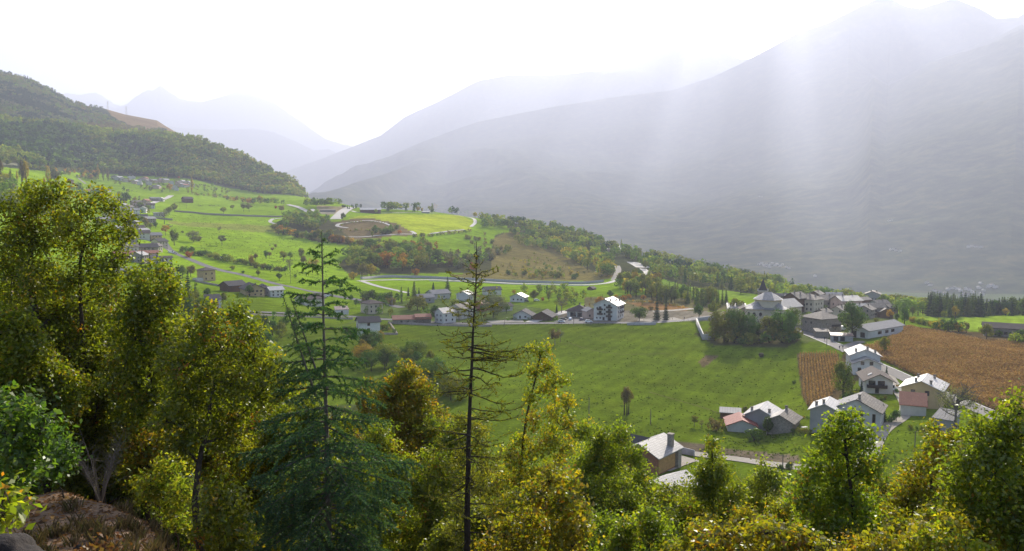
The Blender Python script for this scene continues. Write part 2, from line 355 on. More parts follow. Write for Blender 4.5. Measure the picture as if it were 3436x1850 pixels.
# ------------------------------------------------------------------ sun, sky, air, camera
SUN_EL, SUN_AZ = math.radians(26), math.radians(18)     # azimuth clockwise from the camera's forward direction (+Y)
w = bpy.data.worlds.new('World'); scene.world = w; w.use_nodes = True
nt = w.node_tree; bg = nt.nodes['Background']
sky = N(nt, 'ShaderNodeTexSky', sky_type='NISHITA', sun_disc=False, sun_elevation=SUN_EL, sun_rotation=SUN_AZ, altitude=900, air_density=1.0, dust_density=4.0, ozone_density=1.0)
nt.links.new(sky.outputs[0], bg.inputs[0]); bg.inputs[1].default_value = 0.1
sl = bpy.data.lights.new('sun', 'SUN'); sl.energy = 5.0; sl.angle = math.radians(0.5); sl.color = (1, 0.91, 0.78)
so = link('sun', sl)
sd = Vector((math.cos(SUN_EL) * math.sin(SUN_AZ), math.cos(SUN_EL) * math.cos(SUN_AZ), math.sin(SUN_EL)))
so.rotation_euler = sd.to_track_quat('Z', 'Y').to_euler(); so.location = sd * 100

def build_haze():
    zmin = float(((HY - YT) / F * RR[None, :]).min()) - 1.0; zmax = 3150.0
    R = 29500
    xs, ys, zs = (-R, R), (-9000 if False else -2000, R), (zmin, zmax)
    v = [(a, b, c) for c in zs for b in ys for a in xs]
    f = [(0, 2, 3, 1), (4, 5, 7, 6), (0, 1, 5, 4), (2, 6, 7, 3), (0, 4, 6, 2), (1, 3, 7, 5)]
    m = bpy.data.materials.new('haze'); m.use_nodes = True; nt = m.node_tree
    for n in list(nt.nodes):
        if n.type == 'BSDF_PRINCIPLED': nt.nodes.remove(n)
    vol = N(nt, 'ShaderNodeVolumePrincipled', Density=HAZE_D, Anisotropy=HAZE_G)
    vol.inputs['Color'].default_value = (0.72, 0.785, 1.0, 1)
    nt.links.new(vol.outputs[0], nt.nodes['Material Output'].inputs['Volume'])
    o = link('haze', mesh_np('haze', v, f, [m])); prop(o, kind='stuff'); o.display_type = 'WIRE'
HAZE_D, HAZE_G = 1.2e-4, 0.33
build_haze()
def build_sun_blockers():
    """strips added out of view to part block the sun and shape shafts"""
    g = np.random.default_rng(5); u = np.array([math.sin(SUN_AZ), math.cos(SUN_AZ)]); n_ = np.array([u[1], -u[0]]); V, Fc, c = [], [], 0
    bank = [(-3200, 430, 11500, 16500), (-2050, 330, 10500, 16500), (-1150, 300, 11000, 17000), (-250, 270, 10500, 17000), (600, 380, 11500, 17500), (1550, 300, 11000, 17000)]
    for t0, w_, s0, s1 in bank:
        ns, na = 30, 12; s = np.linspace(s0, s1, ns); prof = np.sin(np.linspace(0, np.pi, ns)) ** 0.5; a = np.linspace(0, 2 * np.pi, na, endpoint=False)
        wob = t0 + 160 * (fbm(s / 2500, s * 0 + t0, 3, 3) - 0.5); wid = w_ * prof * (0.55 + 0.9 * fbm(s / 900, s * 0 + t0 + 9, 4, 4))
        tt = wob[:, None] + wid[:, None] * np.cos(a)[None, :]; zz = 5000 + 0.35 * wid[:, None] * np.sin(a)[None, :] * (0.7 + 0.6 * g.random((ns, na)))
        xy = s[:, None, None] * u + tt[..., None] * n_; V.append(np.concatenate([xy, zz[..., None]], 2).reshape(-1, 3))
        i = np.arange(ns - 1)[:, None] * na; k = np.arange(na)[None, :]; k2 = (k + 1) % na; Fc.append(np.stack([i + k, i + k2, i + na + k2, i + na + k], -1).reshape(-1, 4) + c); c += ns * na
    m, nt, b = material('sun_blocker', 1.0, 0.0); b.inputs['Base Color'].default_value = (0.85, 0.85, 0.86, 1)
    nt.links.new(ramp(nt, noise_node(nt, 0.002, 4), [(0.3, (0.75, 0.76, 0.78)), (0.7, (0.9, 0.9, 0.9))]), b.inputs['Base Color']); b.inputs['Alpha'].default_value = 0.16     # lets some sun through, so the added strips cast soft shafts
    prop(link('added_sun_blockers', mesh_np('added_sun_blockers', np.concatenate(V), np.concatenate(Fc), [m], None, True)), kind='stuff')
build_sun_blockers()

cam = bpy.data.cameras.new('camera'); co = link('camera', cam)
cam.sensor_width = 36; cam.lens = 36 * F / 3436; cam.clip_start = 0.1; cam.clip_end = 40000
co.rotation_euler = (math.pi / 2 - PITCH, 0, 0); scene.camera = co
scene.view_settings.view_transform = 'Standard'; scene.view_settings.look = 'None'; scene.view_settings.gamma = 1
scene.view_settings.exposure = 1.52
cy = scene.cycles
cy.max_bounces = 8; cy.diffuse_bounces = 4; cy.glossy_bounces = 2; cy.transmission_bounces = 4; cy.volume_bounces = 0; cy.transparent_max_bounces = 8
cy.use_denoising = True; cy.sample_clamp_indirect = 6
# ------------------------------------------------------------------ foliage: one material, colours carried by each leaf
def foliage_material(name, gloss, trans):
    m = bpy.data.materials.new(name); m.use_nodes = True; nt = m.node_tree
    for n in list(nt.nodes):
        if n.type == 'BSDF_PRINCIPLED': nt.nodes.remove(n)
    a = N(nt, 'ShaderNodeAttribute', attribute_name='tint')
    info = N(nt, 'ShaderNodeObjectInfo')
    hsv = N(nt, 'ShaderNodeHueSaturation')
    nt.links.new(a.outputs['Color'], hsv.inputs['Color'])
    nt.links.new(mathn(nt, 'MULTIPLY_ADD', info.outputs['Random'], 0.03, 0.488), hsv.inputs['Hue'])
    nt.links.new(mathn(nt, 'MULTIPLY_ADD', info.outputs['Random'], 0.35, 0.82), hsv.inputs['Value'])
    d = N(nt, 'ShaderNodeBsdfDiffuse'); t = N(nt, 'ShaderNodeBsdfTranslucent'); g = N(nt, 'ShaderNodeBsdfGlossy', Roughness=0.38)
    nt.links.new(hsv.outputs[0], d.inputs['Color'])
    tc = mixc(nt, 1.0, hsv.outputs[0], (1.35, 1.45, 0.6), 'MULTIPLY'); nt.links.new(tc, t.inputs['Color'])
    g.inputs['Color'].default_value = (0.8, 0.85, 0.8, 1)
    m1 = N(nt, 'ShaderNodeMixShader'); m1.inputs[0].default_value = trans
    nt.links.new(d.outputs[0], m1.inputs[1]); nt.links.new(t.outputs[0], m1.inputs[2])
    m2 = N(nt, 'ShaderNodeMixShader'); m2.inputs[0].default_value = gloss
    nt.links.new(m1.outputs[0], m2.inputs[1]); nt.links.new(g.outputs[0], m2.inputs[2])
    nt.links.new(m2.outputs[0], nt.nodes['Material Output'].inputs['Surface'])
    return m
FOLIAGE = foliage_material('foliage', 0.012, 0.36); LEAVES = foliage_material('oak_leaves', 0.03, 0.66); STRAW = foliage_material('dry_leaves', 0.0, 0.25); NEEDLES = foliage_material('conifer_needles', 0.02, 0.3)
BARK = speckled('bark', (0.050, 0.040, 0.030), 0.4, 6, 0.95, 0.1, 0.02)
BARK_GREY = speckled('bark_grey', (0.15, 0.13, 0.11), 0.35, 5, 0.95, 0.1, 0.02)

# leaf colours: list of (weight, colour)
HUES = {
 'green':   [(5, (0.078, 0.125, 0.013)), (3, (0.115, 0.155, 0.015)), (1, (0.15, 0.18, 0.02))],
 'dark':    [(5, (0.042, 0.078, 0.012)), (3, (0.062, 0.100, 0.014)), (1, (0.09, 0.13, 0.018))],
 'olive':   [(4, (0.110, 0.130, 0.015)), (3, (0.155, 0.155, 0.018)), (2, (0.18, 0.16, 0.022))],
 'lime':    [(4, (0.150, 0.210, 0.020)), (3, (0.220, 0.250, 0.022)), (2, (0.30, 0.26, 0.022))],
 'gold':    [(4, (0.300, 0.215, 0.020)), (3, (0.380, 0.250, 0.022)), (2, (0.20, 0.18, 0.02))],
 'orange':  [(4, (0.360, 0.150, 0.018)), (3, (0.400, 0.200, 0.020)), (2, (0.24, 0.16, 0.02))],
 'red':     [(4, (0.320, 0.075, 0.018)), (2, (0.38, 0.12, 0.02))],
 'brown':   [(4, (0.150, 0.110, 0.035)), (3, (0.19, 0.13, 0.04)), (2, (0.12, 0.115, 0.03))],
 'grey':    [(4, (0.125, 0.125, 0.070)), (3, (0.15, 0.14, 0.07)), (2, (0.10, 0.12, 0.045))],
 'fir':     [(5, (0.016, 0.042, 0.018)), (3, (0.026, 0.056, 0.022)), (1, (0.045, 0.075, 0.024))],
 'larch':   [(5, (0.075, 0.110, 0.024)), (3, (0.10, 0.13, 0.028)), (1, (0.15, 0.15, 0.028))],
 'oak':     [(7, (0.110, 0.142, 0.010)), (6, (0.165, 0.188, 0.013)), (3, (0.25, 0.240, 0.018)), (0.5, (0.36, 0.22, 0.018)), (0.12, (0.36, 0.12, 0.015))],
 'oakyel':  [(4, (0.165, 0.210, 0.015)), (5, (0.28, 0.260, 0.018)), (3, (0.42, 0.29, 0.018)), (0.8, (0.44, 0.19, 0.015))],
 'oakdark': [(6, (0.050, 0.095, 0.014)), (4, (0.075, 0.120, 0.016)), (1, (0.12, 0.14, 0.018))],
 'cedar':   [(5, (0.038, 0.082, 0.040)), (4, (0.060, 0.112, 0.050)), (2, (0.10, 0.140, 0.040))],
 'needle':  [(4, (0.16, 0.150, 0.022)), (3, (0.21, 0.17, 0.022)), (2, (0.10, 0.12, 0.02))],
}
BRIGHT = {'green': 1.35, 'dark': 1.45, 'olive': 1.25, 'lime': 1.15, 'gold': 1.15, 'orange': 1.1, 'brown': 1.15, 'grey': 1.2, 'fir': 1.25, 'larch': 1.2, 'oak': 1.08, 'oakyel': 0.82, 'oakdark': 1.3, 'cedar': 1.35}
def pick_cols(hue, n, g):
    ws = np.array([w for w, c in HUES[hue]], float); cs = np.array([c for w, c in HUES[hue]]) * BRIGHT.get(hue, 1.0)
    return cs[g.choice(len(ws), n, p=ws / ws.sum())]

def cards(cen, size, g, col, up=None, flat=0.0, ratio=0.75):
    """one four-cornered leaf (or leaf spray) at each centre; up: preferred normals"""
    n = len(cen)
    nrm = g.normal(size=(n, 3))
    if up is not None: nrm = nrm * (1 - flat) + up * flat * 1.7
    nrm /= np.linalg.norm(nrm, axis=1, keepdims=True) + 1e-9
    a = np.cross(nrm, g.normal(size=(n, 3))); a /= np.linalg.norm(a, axis=1, keepdims=True) + 1e-9
    b = np.cross(nrm, a)
    s = (size * g.uniform(0.55, 1.4, n))[:, None]
    k = ratio * g.uniform(0.75, 1.1, n)[:, None]
    v = np.stack([cen - a * s * 0.5, cen - b * s * k * 0.5 + a * s * 0.06 + nrm * s * 0.12, cen + a * s * 0.5, cen + b * s * k * 0.5 + a * s * 0.06 + nrm * s * 0.12], 1).reshape(-1, 3)
    f = np.arange(n * 4).reshape(-1, 4)
    c = np.ones((n, 4, 4), np.float32); c[..., :3] = (col * g.uniform(0.86, 1.15, (n, 1)))[:, None, :]
    return v, f, c.reshape(-1, 4)

def tube(path, radii, sides=6):
    p = np.asarray(path, float); n = len(p); r = np.asarray(radii, float)
    t = np.gradient(p, axis=0); t /= np.linalg.norm(t, axis=1, keepdims=True) + 1e-9
    ref = np.array([0.31, 0.17, 0.93]) if abs(t[0, 2]) < 0.9 else np.array([1.0, 0.1, 0])
    u = np.cross(t, ref); u /= np.linalg.norm(u, axis=1, keepdims=True) + 1e-9
    w = np.cross(t, u)
    ang = np.linspace(0, 2 * np.pi, sides, endpoint=False)
    v = p[:, None, :] + r[:, None, None] * (np.cos(ang)[None, :, None] * u[:, None, :] + np.sin(ang)[None, :, None] * w[:, None, :])
    i = np.arange(n - 1)[:, None] * sides; k = np.arange(sides)[None, :]; k2 = (k + 1) % sides
    f = np.stack([i + k, i + k2, i + sides + k2, i + sides + k], -1).reshape(-1, 4)
    return v.reshape(-1, 3), f
class Acc:
    def __init__(s): s.v, s.f, s.c, s.n = [], [], [], 0
    def add(s, v, f, c=None):
        s.v.append(v); s.f.append(f + s.n); s.n += len(v)
        if c is not None: s.c.append(c)
    def mesh(s, name, mat, smooth=False):
        return mesh_np(name, np.concatenate(s.v), np.concatenate(s.f), [mat], np.concatenate(s.c) if s.c else None, smooth)

# ------------------------------------------------------------------ trees seen from afar, unit height
SHAPES = {  # crown centre, half width, half height, trunk share visible, clumps
 'round':  (0.58, 0.40, 0.42, 26), 'tall': (0.55, 0.27, 0.46, 26), 'open': (0.64, 0.44, 0.36, 22), 'wide': (0.56, 0.62, 0.44, 34),
 'poplar': (0.52, 0.10, 0.49, 22), 'bush': (0.42, 0.58, 0.52, 18), 'spruce': (0.5, 0.2, 0.5, 0), 'larch': (0.5, 0.15, 0.5, 0), 'bare': (0.62, 0.40, 0.38, 24), 'stems': (0.66, 0.2, 0.34, 16), 'row': (0.45, 0.75, 0.5, 22)}
def crown_points(shape, n, g):
    """leaf-spray centres, clump index, outward direction"""
    cz, rx, rz, k = SHAPES[shape]
    if shape in ('spruce', 'larch'):
        t = 1 - g.uniform(0.0, 1, n) ** 0.62; t = 0.06 + 0.94 * t
        lev = np.round(t * 15) / 15 + g.normal(0, 0.006, n)
        rad = (1.02 - lev) * rx * (1 + 0.18 * np.sin(g.uniform(0, 6.28, n)))
        a = g.uniform(0, 2 * np.pi, n); q = g.uniform(0.25, 1.05, n) ** 0.6
        lump = 0.82 + 0.3 * np.sin(a * 3 + lev * 40)
        p = np.stack([np.cos(a) * rad * q * lump, np.sin(a) * rad * q * lump, np.clip(lev - 0.10 * rad * q / rx * 0.6, 0.02, 1)], 1)
        out = np.stack([np.cos(a), np.sin(a), np.full(n, 0.9)], 1)
        return p, (lev * 15).astype(int) % 8, out
    d = g.normal(size=(k, 3)); d[:, 2] += 0.15; d /= np.linalg.norm(d, axis=1, keepdims=True)
    rr = g.uniform(0.35, 1, k) ** 0.5 * 0.78
    cc = d * rr[:, None]; cr = g.uniform(0.24, 0.42, k)
    idx = g.integers(0, k, n)
    e = g.normal(size=(n, 3)); e /= np.linalg.norm(e, axis=1, keepdims=True)
    q = cc[idx] + e * (cr[idx] * g.uniform(0.35, 1, n) ** 0.5)[:, None]
    if shape == 'poplar': q[:, :2] *= (1.05 - 0.55 * np.abs(q[:, 2:3]) ** 2)
    p = q * np.array([rx, rx, rz]) + np.array([0, 0, cz])
    p[:, 2] = np.maximum(p[:, 2], 0.03)
    return p, idx, e * 0.5 + q
CARD = {'round': 0.085, 'tall': 0.07, 'open': 0.085, 'wide': 0.09, 'poplar': 0.045, 'bush': 0.13, 'spruce': 0.07, 'larch': 0.06, 'bare': 0.04, 'stems': 0.05, 'row': 0.13}
COUNT = {'round': 800, 'tall': 700, 'open': 640, 'wide': 950, 'poplar': 500, 'bush': 420, 'spruce': 900, 'larch': 550, 'bare': 520, 'stems': 420, 'row': 520}
def far_crown(shape, hue, var, lod):
    g = np.random.default_rng(abs(hash((shape, var))) % 9999 if False else sum(map(ord, shape)) * 31 + var * 7 + lod)
    n = int(COUNT[shape] * (1, 4.5, 0.10)[lod]); s = CARD[shape] * (1, 0.5, 2.3)[lod]
    p, idx, out = crown_points(shape, n, g)
    col = pick_cols(hue, n, g)
    base = pick_cols(hue, 40, g)[idx % 40]
    col = 0.45 * col + 0.55 * base
    return cards(p, s, g, col, out / (np.linalg.norm(out, axis=1, keepdims=True) + 1e-9), 0.68)
def far_trunk(shape, var, lod):
    g = np.random.default_rng(var + 50); A = Acc()
    cz, rx, rz, k = SHAPES[shape]
    if shape in ('bush', 'row'):
        for i in range(5):
            a = g.uniform(0, 6.28); e = np.array([math.cos(a) * rx * 0.5, math.sin(a) * rx * 0.5, 0.6])
            A.add(*tube([[0, 0, -0.05], e * 0.5 + [0, 0, 0.1], e], [0.03, 0.02, 0.008], 5))
        return A
    top = 0.98 if shape in ('spruce', 'larch', 'poplar') else cz + rz * 0.5
    r0 = {'poplar': 0.02, 'spruce': 0.016, 'larch': 0.014}.get(shape, 0.028)
    zs = np.linspace(-0.06, top, 7)
    path = np.stack([np.cumsum(g.normal(0, 0.006, 7)), np.cumsum(g.normal(0, 0.006, 7)), zs], 1)
    A.add(*tube(path, r0 * (1 - 0.85 * np.linspace(0, 1, 7)), 7))
    if shape in ('round', 'tall', 'open', 'wide', 'bare'):
        nb = {'bare': 16}.get(shape, 8)
        for i in range(nb):
            z0 = g.uniform(max(0.16, cz - rz * 0.9), cz + rz * 0.2); a = g.uniform(0, 6.28)
            e = np.array([math.cos(a) * rx * g.uniform(0.5, 0.9), math.sin(a) * rx * g.uniform(0.5, 0.9), min(0.97, z0 + g.uniform(0.12, 0.36))])
            s = np.array([0, 0, z0]); m = s * 0.5 + e * 0.5 + [0, 0, -0.03]
            A.add(*tube([s, m, e], [r0 * 0.5, r0 * 0.32, r0 * 0.1], 5))
            if shape == 'bare':
                for j in range(5):
                    q = m + (e - m) * g.uniform(0, 1); ee = q + g.normal(0, 0.09, 3) + [0, 0, 0.06]
                    A.add(*tube([q, q * 0.5 + ee * 0.5 + g.normal(0, 0.01, 3), ee], [r0 * 0.2, r0 * 0.13, r0 * 0.05], 4))
    return A
_mesh = {}
def crown_mesh(shape, hue, var, lod):
    k = ('c', shape, hue, var, lod)
    if k not in _mesh:
        v, f, c = far_crown(shape, hue, var, lod); _mesh[k] = mesh_np('crown', v, f, [FOLIAGE], c)
    return _mesh[k]
def trunk_mesh(shape, var, lod):
    k = ('t', shape, var, lod)
    if k not in _mesh: _mesh[k] = far_trunk(shape, var, lod).mesh('trunk', BARK_GREY if shape in ('bare', 'open') else BARK, True)
    return _mesh[k]

TREES = []      # every tree and shrub of the middle distance, built at the end: the largest as objects, the rest as woods
NAME = {'round': ('broadleaf_tree', 'tree'), 'tall': ('broadleaf_tree', 'tree'), 'open': ('broadleaf_tree', 'tree'), 'wide': ('broadleaf_tree', 'tree'), 'poplar': ('poplar_tree', 'tree'),
        'bush': ('bush', 'bush'), 'row': ('bush', 'bush'), 'spruce': ('spruce_tree', 'tree'), 'larch': ('larch_tree', 'tree'), 'bare': ('bare_tree', 'tree'), 'stems': ('larch_tree', 'tree')}
WORDS = {'green': 'green', 'dark': 'dark green', 'olive': 'olive green', 'lime': 'yellow green', 'gold': 'golden yellow', 'orange': 'orange', 'red': 'red', 'brown': 'reddish brown', 'grey': 'grey green',
         'fir': 'dark', 'larch': 'pale green', 'oak': 'green', 'oakyel': 'yellow', 'oakdark': 'dark green'}
KINDW = {'round': 'bushy tree', 'tall': 'tall tree', 'open': 'open crowned tree', 'wide': 'broad tree', 'poplar': 'columnar poplar', 'bush': 'shrub', 'row': 'shrub', 'spruce': 'spruce', 'larch': 'slender conifer', 'bare': 'nearly bare tree', 'stems': 'thin larch'}
def tree(shape, px, py, hpx, hue, label=None, zone=None, wide=1.0, rmin=140, p=None, h=None):
    if p is None: p = G(px, py, rmin)
    if p is None: return
    d = math.hypot(p.x, p.y)
    h = h or hpx * math.hypot(d, p.z) / F
    TREES.append(dict(shape=shape, p=p, h=h, hue=hue, label=label, zone=zone, wide=wide, d=d, size=h / d))
def wood(poly, n, shapes, hues, hm, zone, rmin=200, gap=0.0, rmax=12000, seed=1):
    """n trees scattered over a picture outline; hm: height range in metres"""
    g = np.random.default_rng(seed + len(TREES)); P = np.array(poly, float); k = 0; tries = 0; pts = []
    while k < n and tries < n * 40:
        tries += 1
        x, y = g.uniform(P[:, 0].min(), P[:, 0].max()), g.uniform(P[:, 1].min(), P[:, 1].max())
        if not inpoly(np.array([x]), np.array([y]), poly)[0]: continue
        p = G(x, y, rmin, rmax)
        if p is None: continue
        if gap and any((p.x - q[0]) ** 2 + (p.y - q[1]) ** 2 < gap * gap for q in pts): continue
        pts.append((p.x, p.y)); k += 1
        hi = int(g.integers(len(hues)))
        if n > 400: hi = int(np.clip((float(fbm(np.array([p.x / 130]), np.array([p.y / 130]), 71, 4)[0]) - 0.28) / 0.44 + g.normal(0, 0.13), 0, 0.999) * len(hues))
        tree(shapes[g.integers(len(shapes))], 0, 0, 0, hues[hi], None, zone, g.uniform(0.85, 1.2), p=p, h=g.uniform(*hm))
def row(x0, x1, r0, r1, n, shapes, hues, hm, zone, seed=4):
    g = np.random.default_rng(seed + len(TREES))
    for k in range(n):
        x = x0 + (x1 - x0) * (k + g.uniform()) / n
        tree(shapes[g.integers(len(shapes))], 0, 0, 0, hues[g.integers(len(hues))], None, zone, g.uniform(0.9, 1.25), p=at(x, g.uniform(r0, r1)), h=g.uniform(*hm))
def hedge(line, n, shapes, hues, hm, zone, rmin=200, jit=3.0, seed=2):
    g = np.random.default_rng(seed + len(TREES)); P = np.array(line, float)
    s = np.r_[0, np.cumsum(np.hypot(*np.diff(P, axis=0).T))]
    for t in np.linspace(0, s[-1], n):
        x = np.interp(t, s, P[:, 0]) + g.normal(0, jit); y = np.interp(t, s, P[:, 1]) + g.normal(0, jit * 0.3)
        p = G(x, y, rmin)
        if p is None: continue
        tree(shapes[g.integers(len(shapes))], 0, 0, 0, hues[g.integers(len(hues))], None, zone, g.uniform(0.85, 1.25), p=p, h=g.uniform(*hm))

def build_trees():
    limit = {'broadleaf_tree': 285, 'bush': 230, 'spruce_tree': 150, 'larch_tree': 120, 'poplar_tree': 60, 'bare_tree': 60}
    seen = {}; rest = []
    for t in sorted(TREES, key=lambda t: (t['label'] is None, -t['size'])):
        nm, cat = NAME[t['shape']]; seen[nm] = seen.get(nm, 0) + 1
        if seen[nm] > limit[nm] or (t['label'] is None and t['size'] < 0.0042): rest.append(t); continue
        lod = 1 if t['size'] > 0.022 else 0; var = int(rng.integers(3))
        o = empty(nm, t['p'], rng.uniform(0, 6.28)); o.scale = (t['h'] * t['wide'], t['h'] * t['wide'], t['h'])
        what = f"{WORDS.get(t['hue'], t['hue'])} {KINDW[t['shape']]}"
        if t['label']: prop(o, t['label'], cat)
        else: prop(o, f"{what} {t['zone']}", cat, f"{what}s {t['zone']}"[:80])
        c = link('crown', crown_mesh(t['shape'], t['hue'], var, lod), o)
        link('trunk' if cat == 'tree' else 'stem', trunk_mesh(t['shape'], var, lod), o)
    # the remaining small far trees read as one wood
    V, Fc, C, n = [], [], [], 0
    TV, TF, tn = [], [], 0
    protos = {}
    for t in rest:
        var = int(rng.integers(2)); k = (t['shape'], t['hue'], var)
        if k not in protos: protos[k] = far_crown(t['shape'], t['hue'], var, 2)
        v, f, c = protos[k]; a = rng.uniform(0, 6.28); ca, sa = math.cos(a), math.sin(a); w = t['h'] * t['wide']
        vv = np.stack([(v[:, 0] * ca - v[:, 1] * sa) * w + t['p'].x, (v[:, 0] * sa + v[:, 1] * ca) * w + t['p'].y, v[:, 2] * t['h'] + t['p'].z - 0.3], 1)
        cc = c.copy(); cc[:, :3] *= rng.uniform(0.75, 1.2)
        V.append(vv); Fc.append(f + n); C.append(cc); n += len(v)
    if V: prop(link('woods', mesh_np('woods', np.concatenate(V), np.concatenate(Fc), [FOLIAGE], np.concatenate(C))), kind='stuff')
    print('trees', seen, 'rest', len(rest))

# ------------------------------------------------------------------ buildings
def box(x0, x1, y0, y1, z0, z1):
    v = np.array([(x, y, z) for z in (z0, z1) for y in (y0, y1) for x in (x0, x1)], float)
    f = np.array([(0, 2, 3, 1), (4, 5, 7, 6), (0, 1, 5, 4), (2, 6, 7, 3), (0, 4, 6, 2), (1, 3, 7, 5)])
    return v, f
class PM:
    """polygon mesh collector (faces of any size, several materials)"""
    def __init__(s): s.v, s.loops, s.starts, s.fm = [], [], [], []
    def poly(s, pts, m=0):
        b = len(s.v); s.v += [tuple(p) for p in pts]; s.starts.append(len(s.loops)); s.loops += list(range(b, b + len(pts))); s.fm.append(m)
    def box(s, x0, x1, y0, y1, z0, z1, m=0):
        v, f = box(x0, x1, y0, y1, z0, z1)
        for q in f: s.poly([v[i] for i in q], m)
    def slab(s, pts, th, m=0):
        """sheet with thickness th downwards along z; pts anticlockwise from above"""
        lo = [(x, y, z - th) for x, y, z in pts]
        s.poly(pts, m); s.poly(lo[::-1], m)
        n = len(pts)
        for i in range(n):
            j = (i + 1) % n; s.poly([pts[j], pts[i], lo[i], lo[j]], m)
    def obj(s, name, mats, parent=None, loc=None):
        return link(name, mesh_np(name, s.v, None, mats, None, False, s.loops, s.starts, s.fm), parent, loc)

def plaster(name, c): return speckled(name, c, 0.10, 1.2, 0.95, 0.2, 0.01, tuple(q * 0.72 for q in c), 0.35)
WALL = {
 'white': plaster('white_plaster', (0.60, 0.59, 0.56)), 'cream': plaster('cream_plaster', (0.55, 0.48, 0.36)), 'ochre': plaster('ochre_plaster', (0.50, 0.37, 0.20)), 'grey': plaster('grey_plaster', (0.33, 0.32, 0.30)),
 'pink': plaster('pink_plaster', (0.55, 0.40, 0.33)), 'stone': speckled('rubble_stone', (0.27, 0.235, 0.19), 0.45, 2.2, 0.95, 0.2, 0.05), 'brick': speckled('brick_wall', (0.30, 0.13, 0.07), 0.3, 3.0, 0.9, 0.2, 0.02),
 'wood': speckled('brown_timber', (0.115, 0.062, 0.032), 0.35, 2.5, 0.8, 0.3, 0.02), 'pale': plaster('pale_plaster', (0.52, 0.50, 0.45)), 'timber': speckled('honey_timber', (0.42, 0.24, 0.09), 0.3, 2.0, 0.7, 0.3, 0.02),
 'concrete': speckled('concrete', (0.34, 0.33, 0.31), 0.2, 1.0, 0.95, 0.2, 0.02)}
def roof_material(name, c1, c2, size, rough, spec, mortar=(0.05, 0.05, 0.05), var=0.5):
    m, nt, b = material(name, rough, spec)
    co = N(nt, 'ShaderNodeTexCoord').outputs['Object']
    br = N(nt, 'ShaderNodeTexBrick', Scale=1.0)
    br.inputs['Brick Width'].default_value = size * 1.3; br.inputs['Row Height'].default_value = size; br.inputs['Mortar Size'].default_value = size * 0.07
    mp = N(nt, 'ShaderNodeMapping'); mp.inputs['Rotation'].default_value = (0, 0, math.pi / 2); nt.links.new(co, mp.inputs['Vector']); nt.links.new(mp.outputs[0], br.inputs['Vector'])
    br.inputs['Color1'].default_value = (*c1, 1); br.inputs['Color2'].default_value = (*c2, 1); br.inputs['Mortar'].default_value = (*mortar, 1)
    n = noise_node(nt, 0.7, 6, 0.7, co)
    c = mixc(nt, mathn(nt, 'MULTIPLY_ADD', n, 2.2, -0.75, True), br.outputs['Color'], tuple(q * (1 - var) for q in c1))
    nt.links.new(c, b.inputs['Base Color'])
    bump(nt, b, mathn(nt, 'ADD', br.outputs['Fac'], n), 0.05, 0.6)
    return m
ROOF = {
 'slate': roof_material('light_stone_slab_roof', (0.31, 0.30, 0.28), (0.21, 0.20, 0.19), 0.55, 0.5, 0.45, (0.09, 0.085, 0.08)),
 'white': roof_material('pale_metal_grey_roof', (0.50, 0.48, 0.45), (0.38, 0.37, 0.35), 0.7, 0.5, 0.35, (0.18, 0.17, 0.16), 0.3),
 'mossy': roof_material('mossy_stone_slab_roof', (0.24, 0.205, 0.165), (0.12, 0.105, 0.09), 0.6, 0.75, 0.25, (0.05, 0.045, 0.04), 0.6),
 'dark': roof_material('dark_tile_roof', (0.075, 0.070, 0.072), (0.055, 0.052, 0.055), 0.35, 0.8, 0.12, (0.02, 0.02, 0.02), 0.3),
 'brown': roof_material('brown_tile_roof', (0.105, 0.080, 0.070), (0.075, 0.060, 0.055), 0.35, 0.8, 0.12, (0.025, 0.02, 0.02), 0.3),
 'tile': roof_material('terracotta_roof', (0.40, 0.145, 0.075), (0.30, 0.105, 0.06), 0.3, 0.7, 0.3, (0.09, 0.04, 0.03), 0.35),
 'red': roof_material('red_tile_roof', (0.36, 0.10, 0.07), (0.27, 0.08, 0.06), 0.3, 0.65, 0.3, (0.08, 0.03, 0.02), 0.3),
 'rust': roof_material('rusty_sheet_roof', (0.33, 0.23, 0.19), (0.24, 0.13, 0.10), 0.6, 0.55, 0.4, (0.12, 0.08, 0.06), 0.4),
 'grey': roof_material('grey_sheet_roof', (0.20, 0.20, 0.205), (0.17, 0.17, 0.175), 0.8, 0.75, 0.2, (0.10, 0.10, 0.10), 0.25),
 'mauve': roof_material('mauve_sheet_roof', (0.19, 0.115, 0.12), (0.16, 0.10, 0.105), 0.7, 0.5, 0.4, (0.08, 0.05, 0.05), 0.2)}
def glass_dark():
    m, nt, b = material('window_pane', 0.12, 0.6); b.inputs['Base Color'].default_value = (0.018, 0.02, 0.024, 1)
    n = noise_node(nt, 1.5, 2); nt.links.new(ramp(nt, n, [(0.4, (0.012, 0.013, 0.016)), (0.7, (0.04, 0.042, 0.048))]), b.inputs['Base Color']); return m
PANE = glass_dark()
TRIM = {'white': plaster('window_trim', (0.62, 0.60, 0.56)), 'wood': WALL['wood'], 'red': speckled('red_shutter', (0.22, 0.05, 0.03), 0.2, 3, 0.7)}
DARK = speckled('charred_timber', (0.035, 0.026, 0.02), 0.3, 3, 0.85)

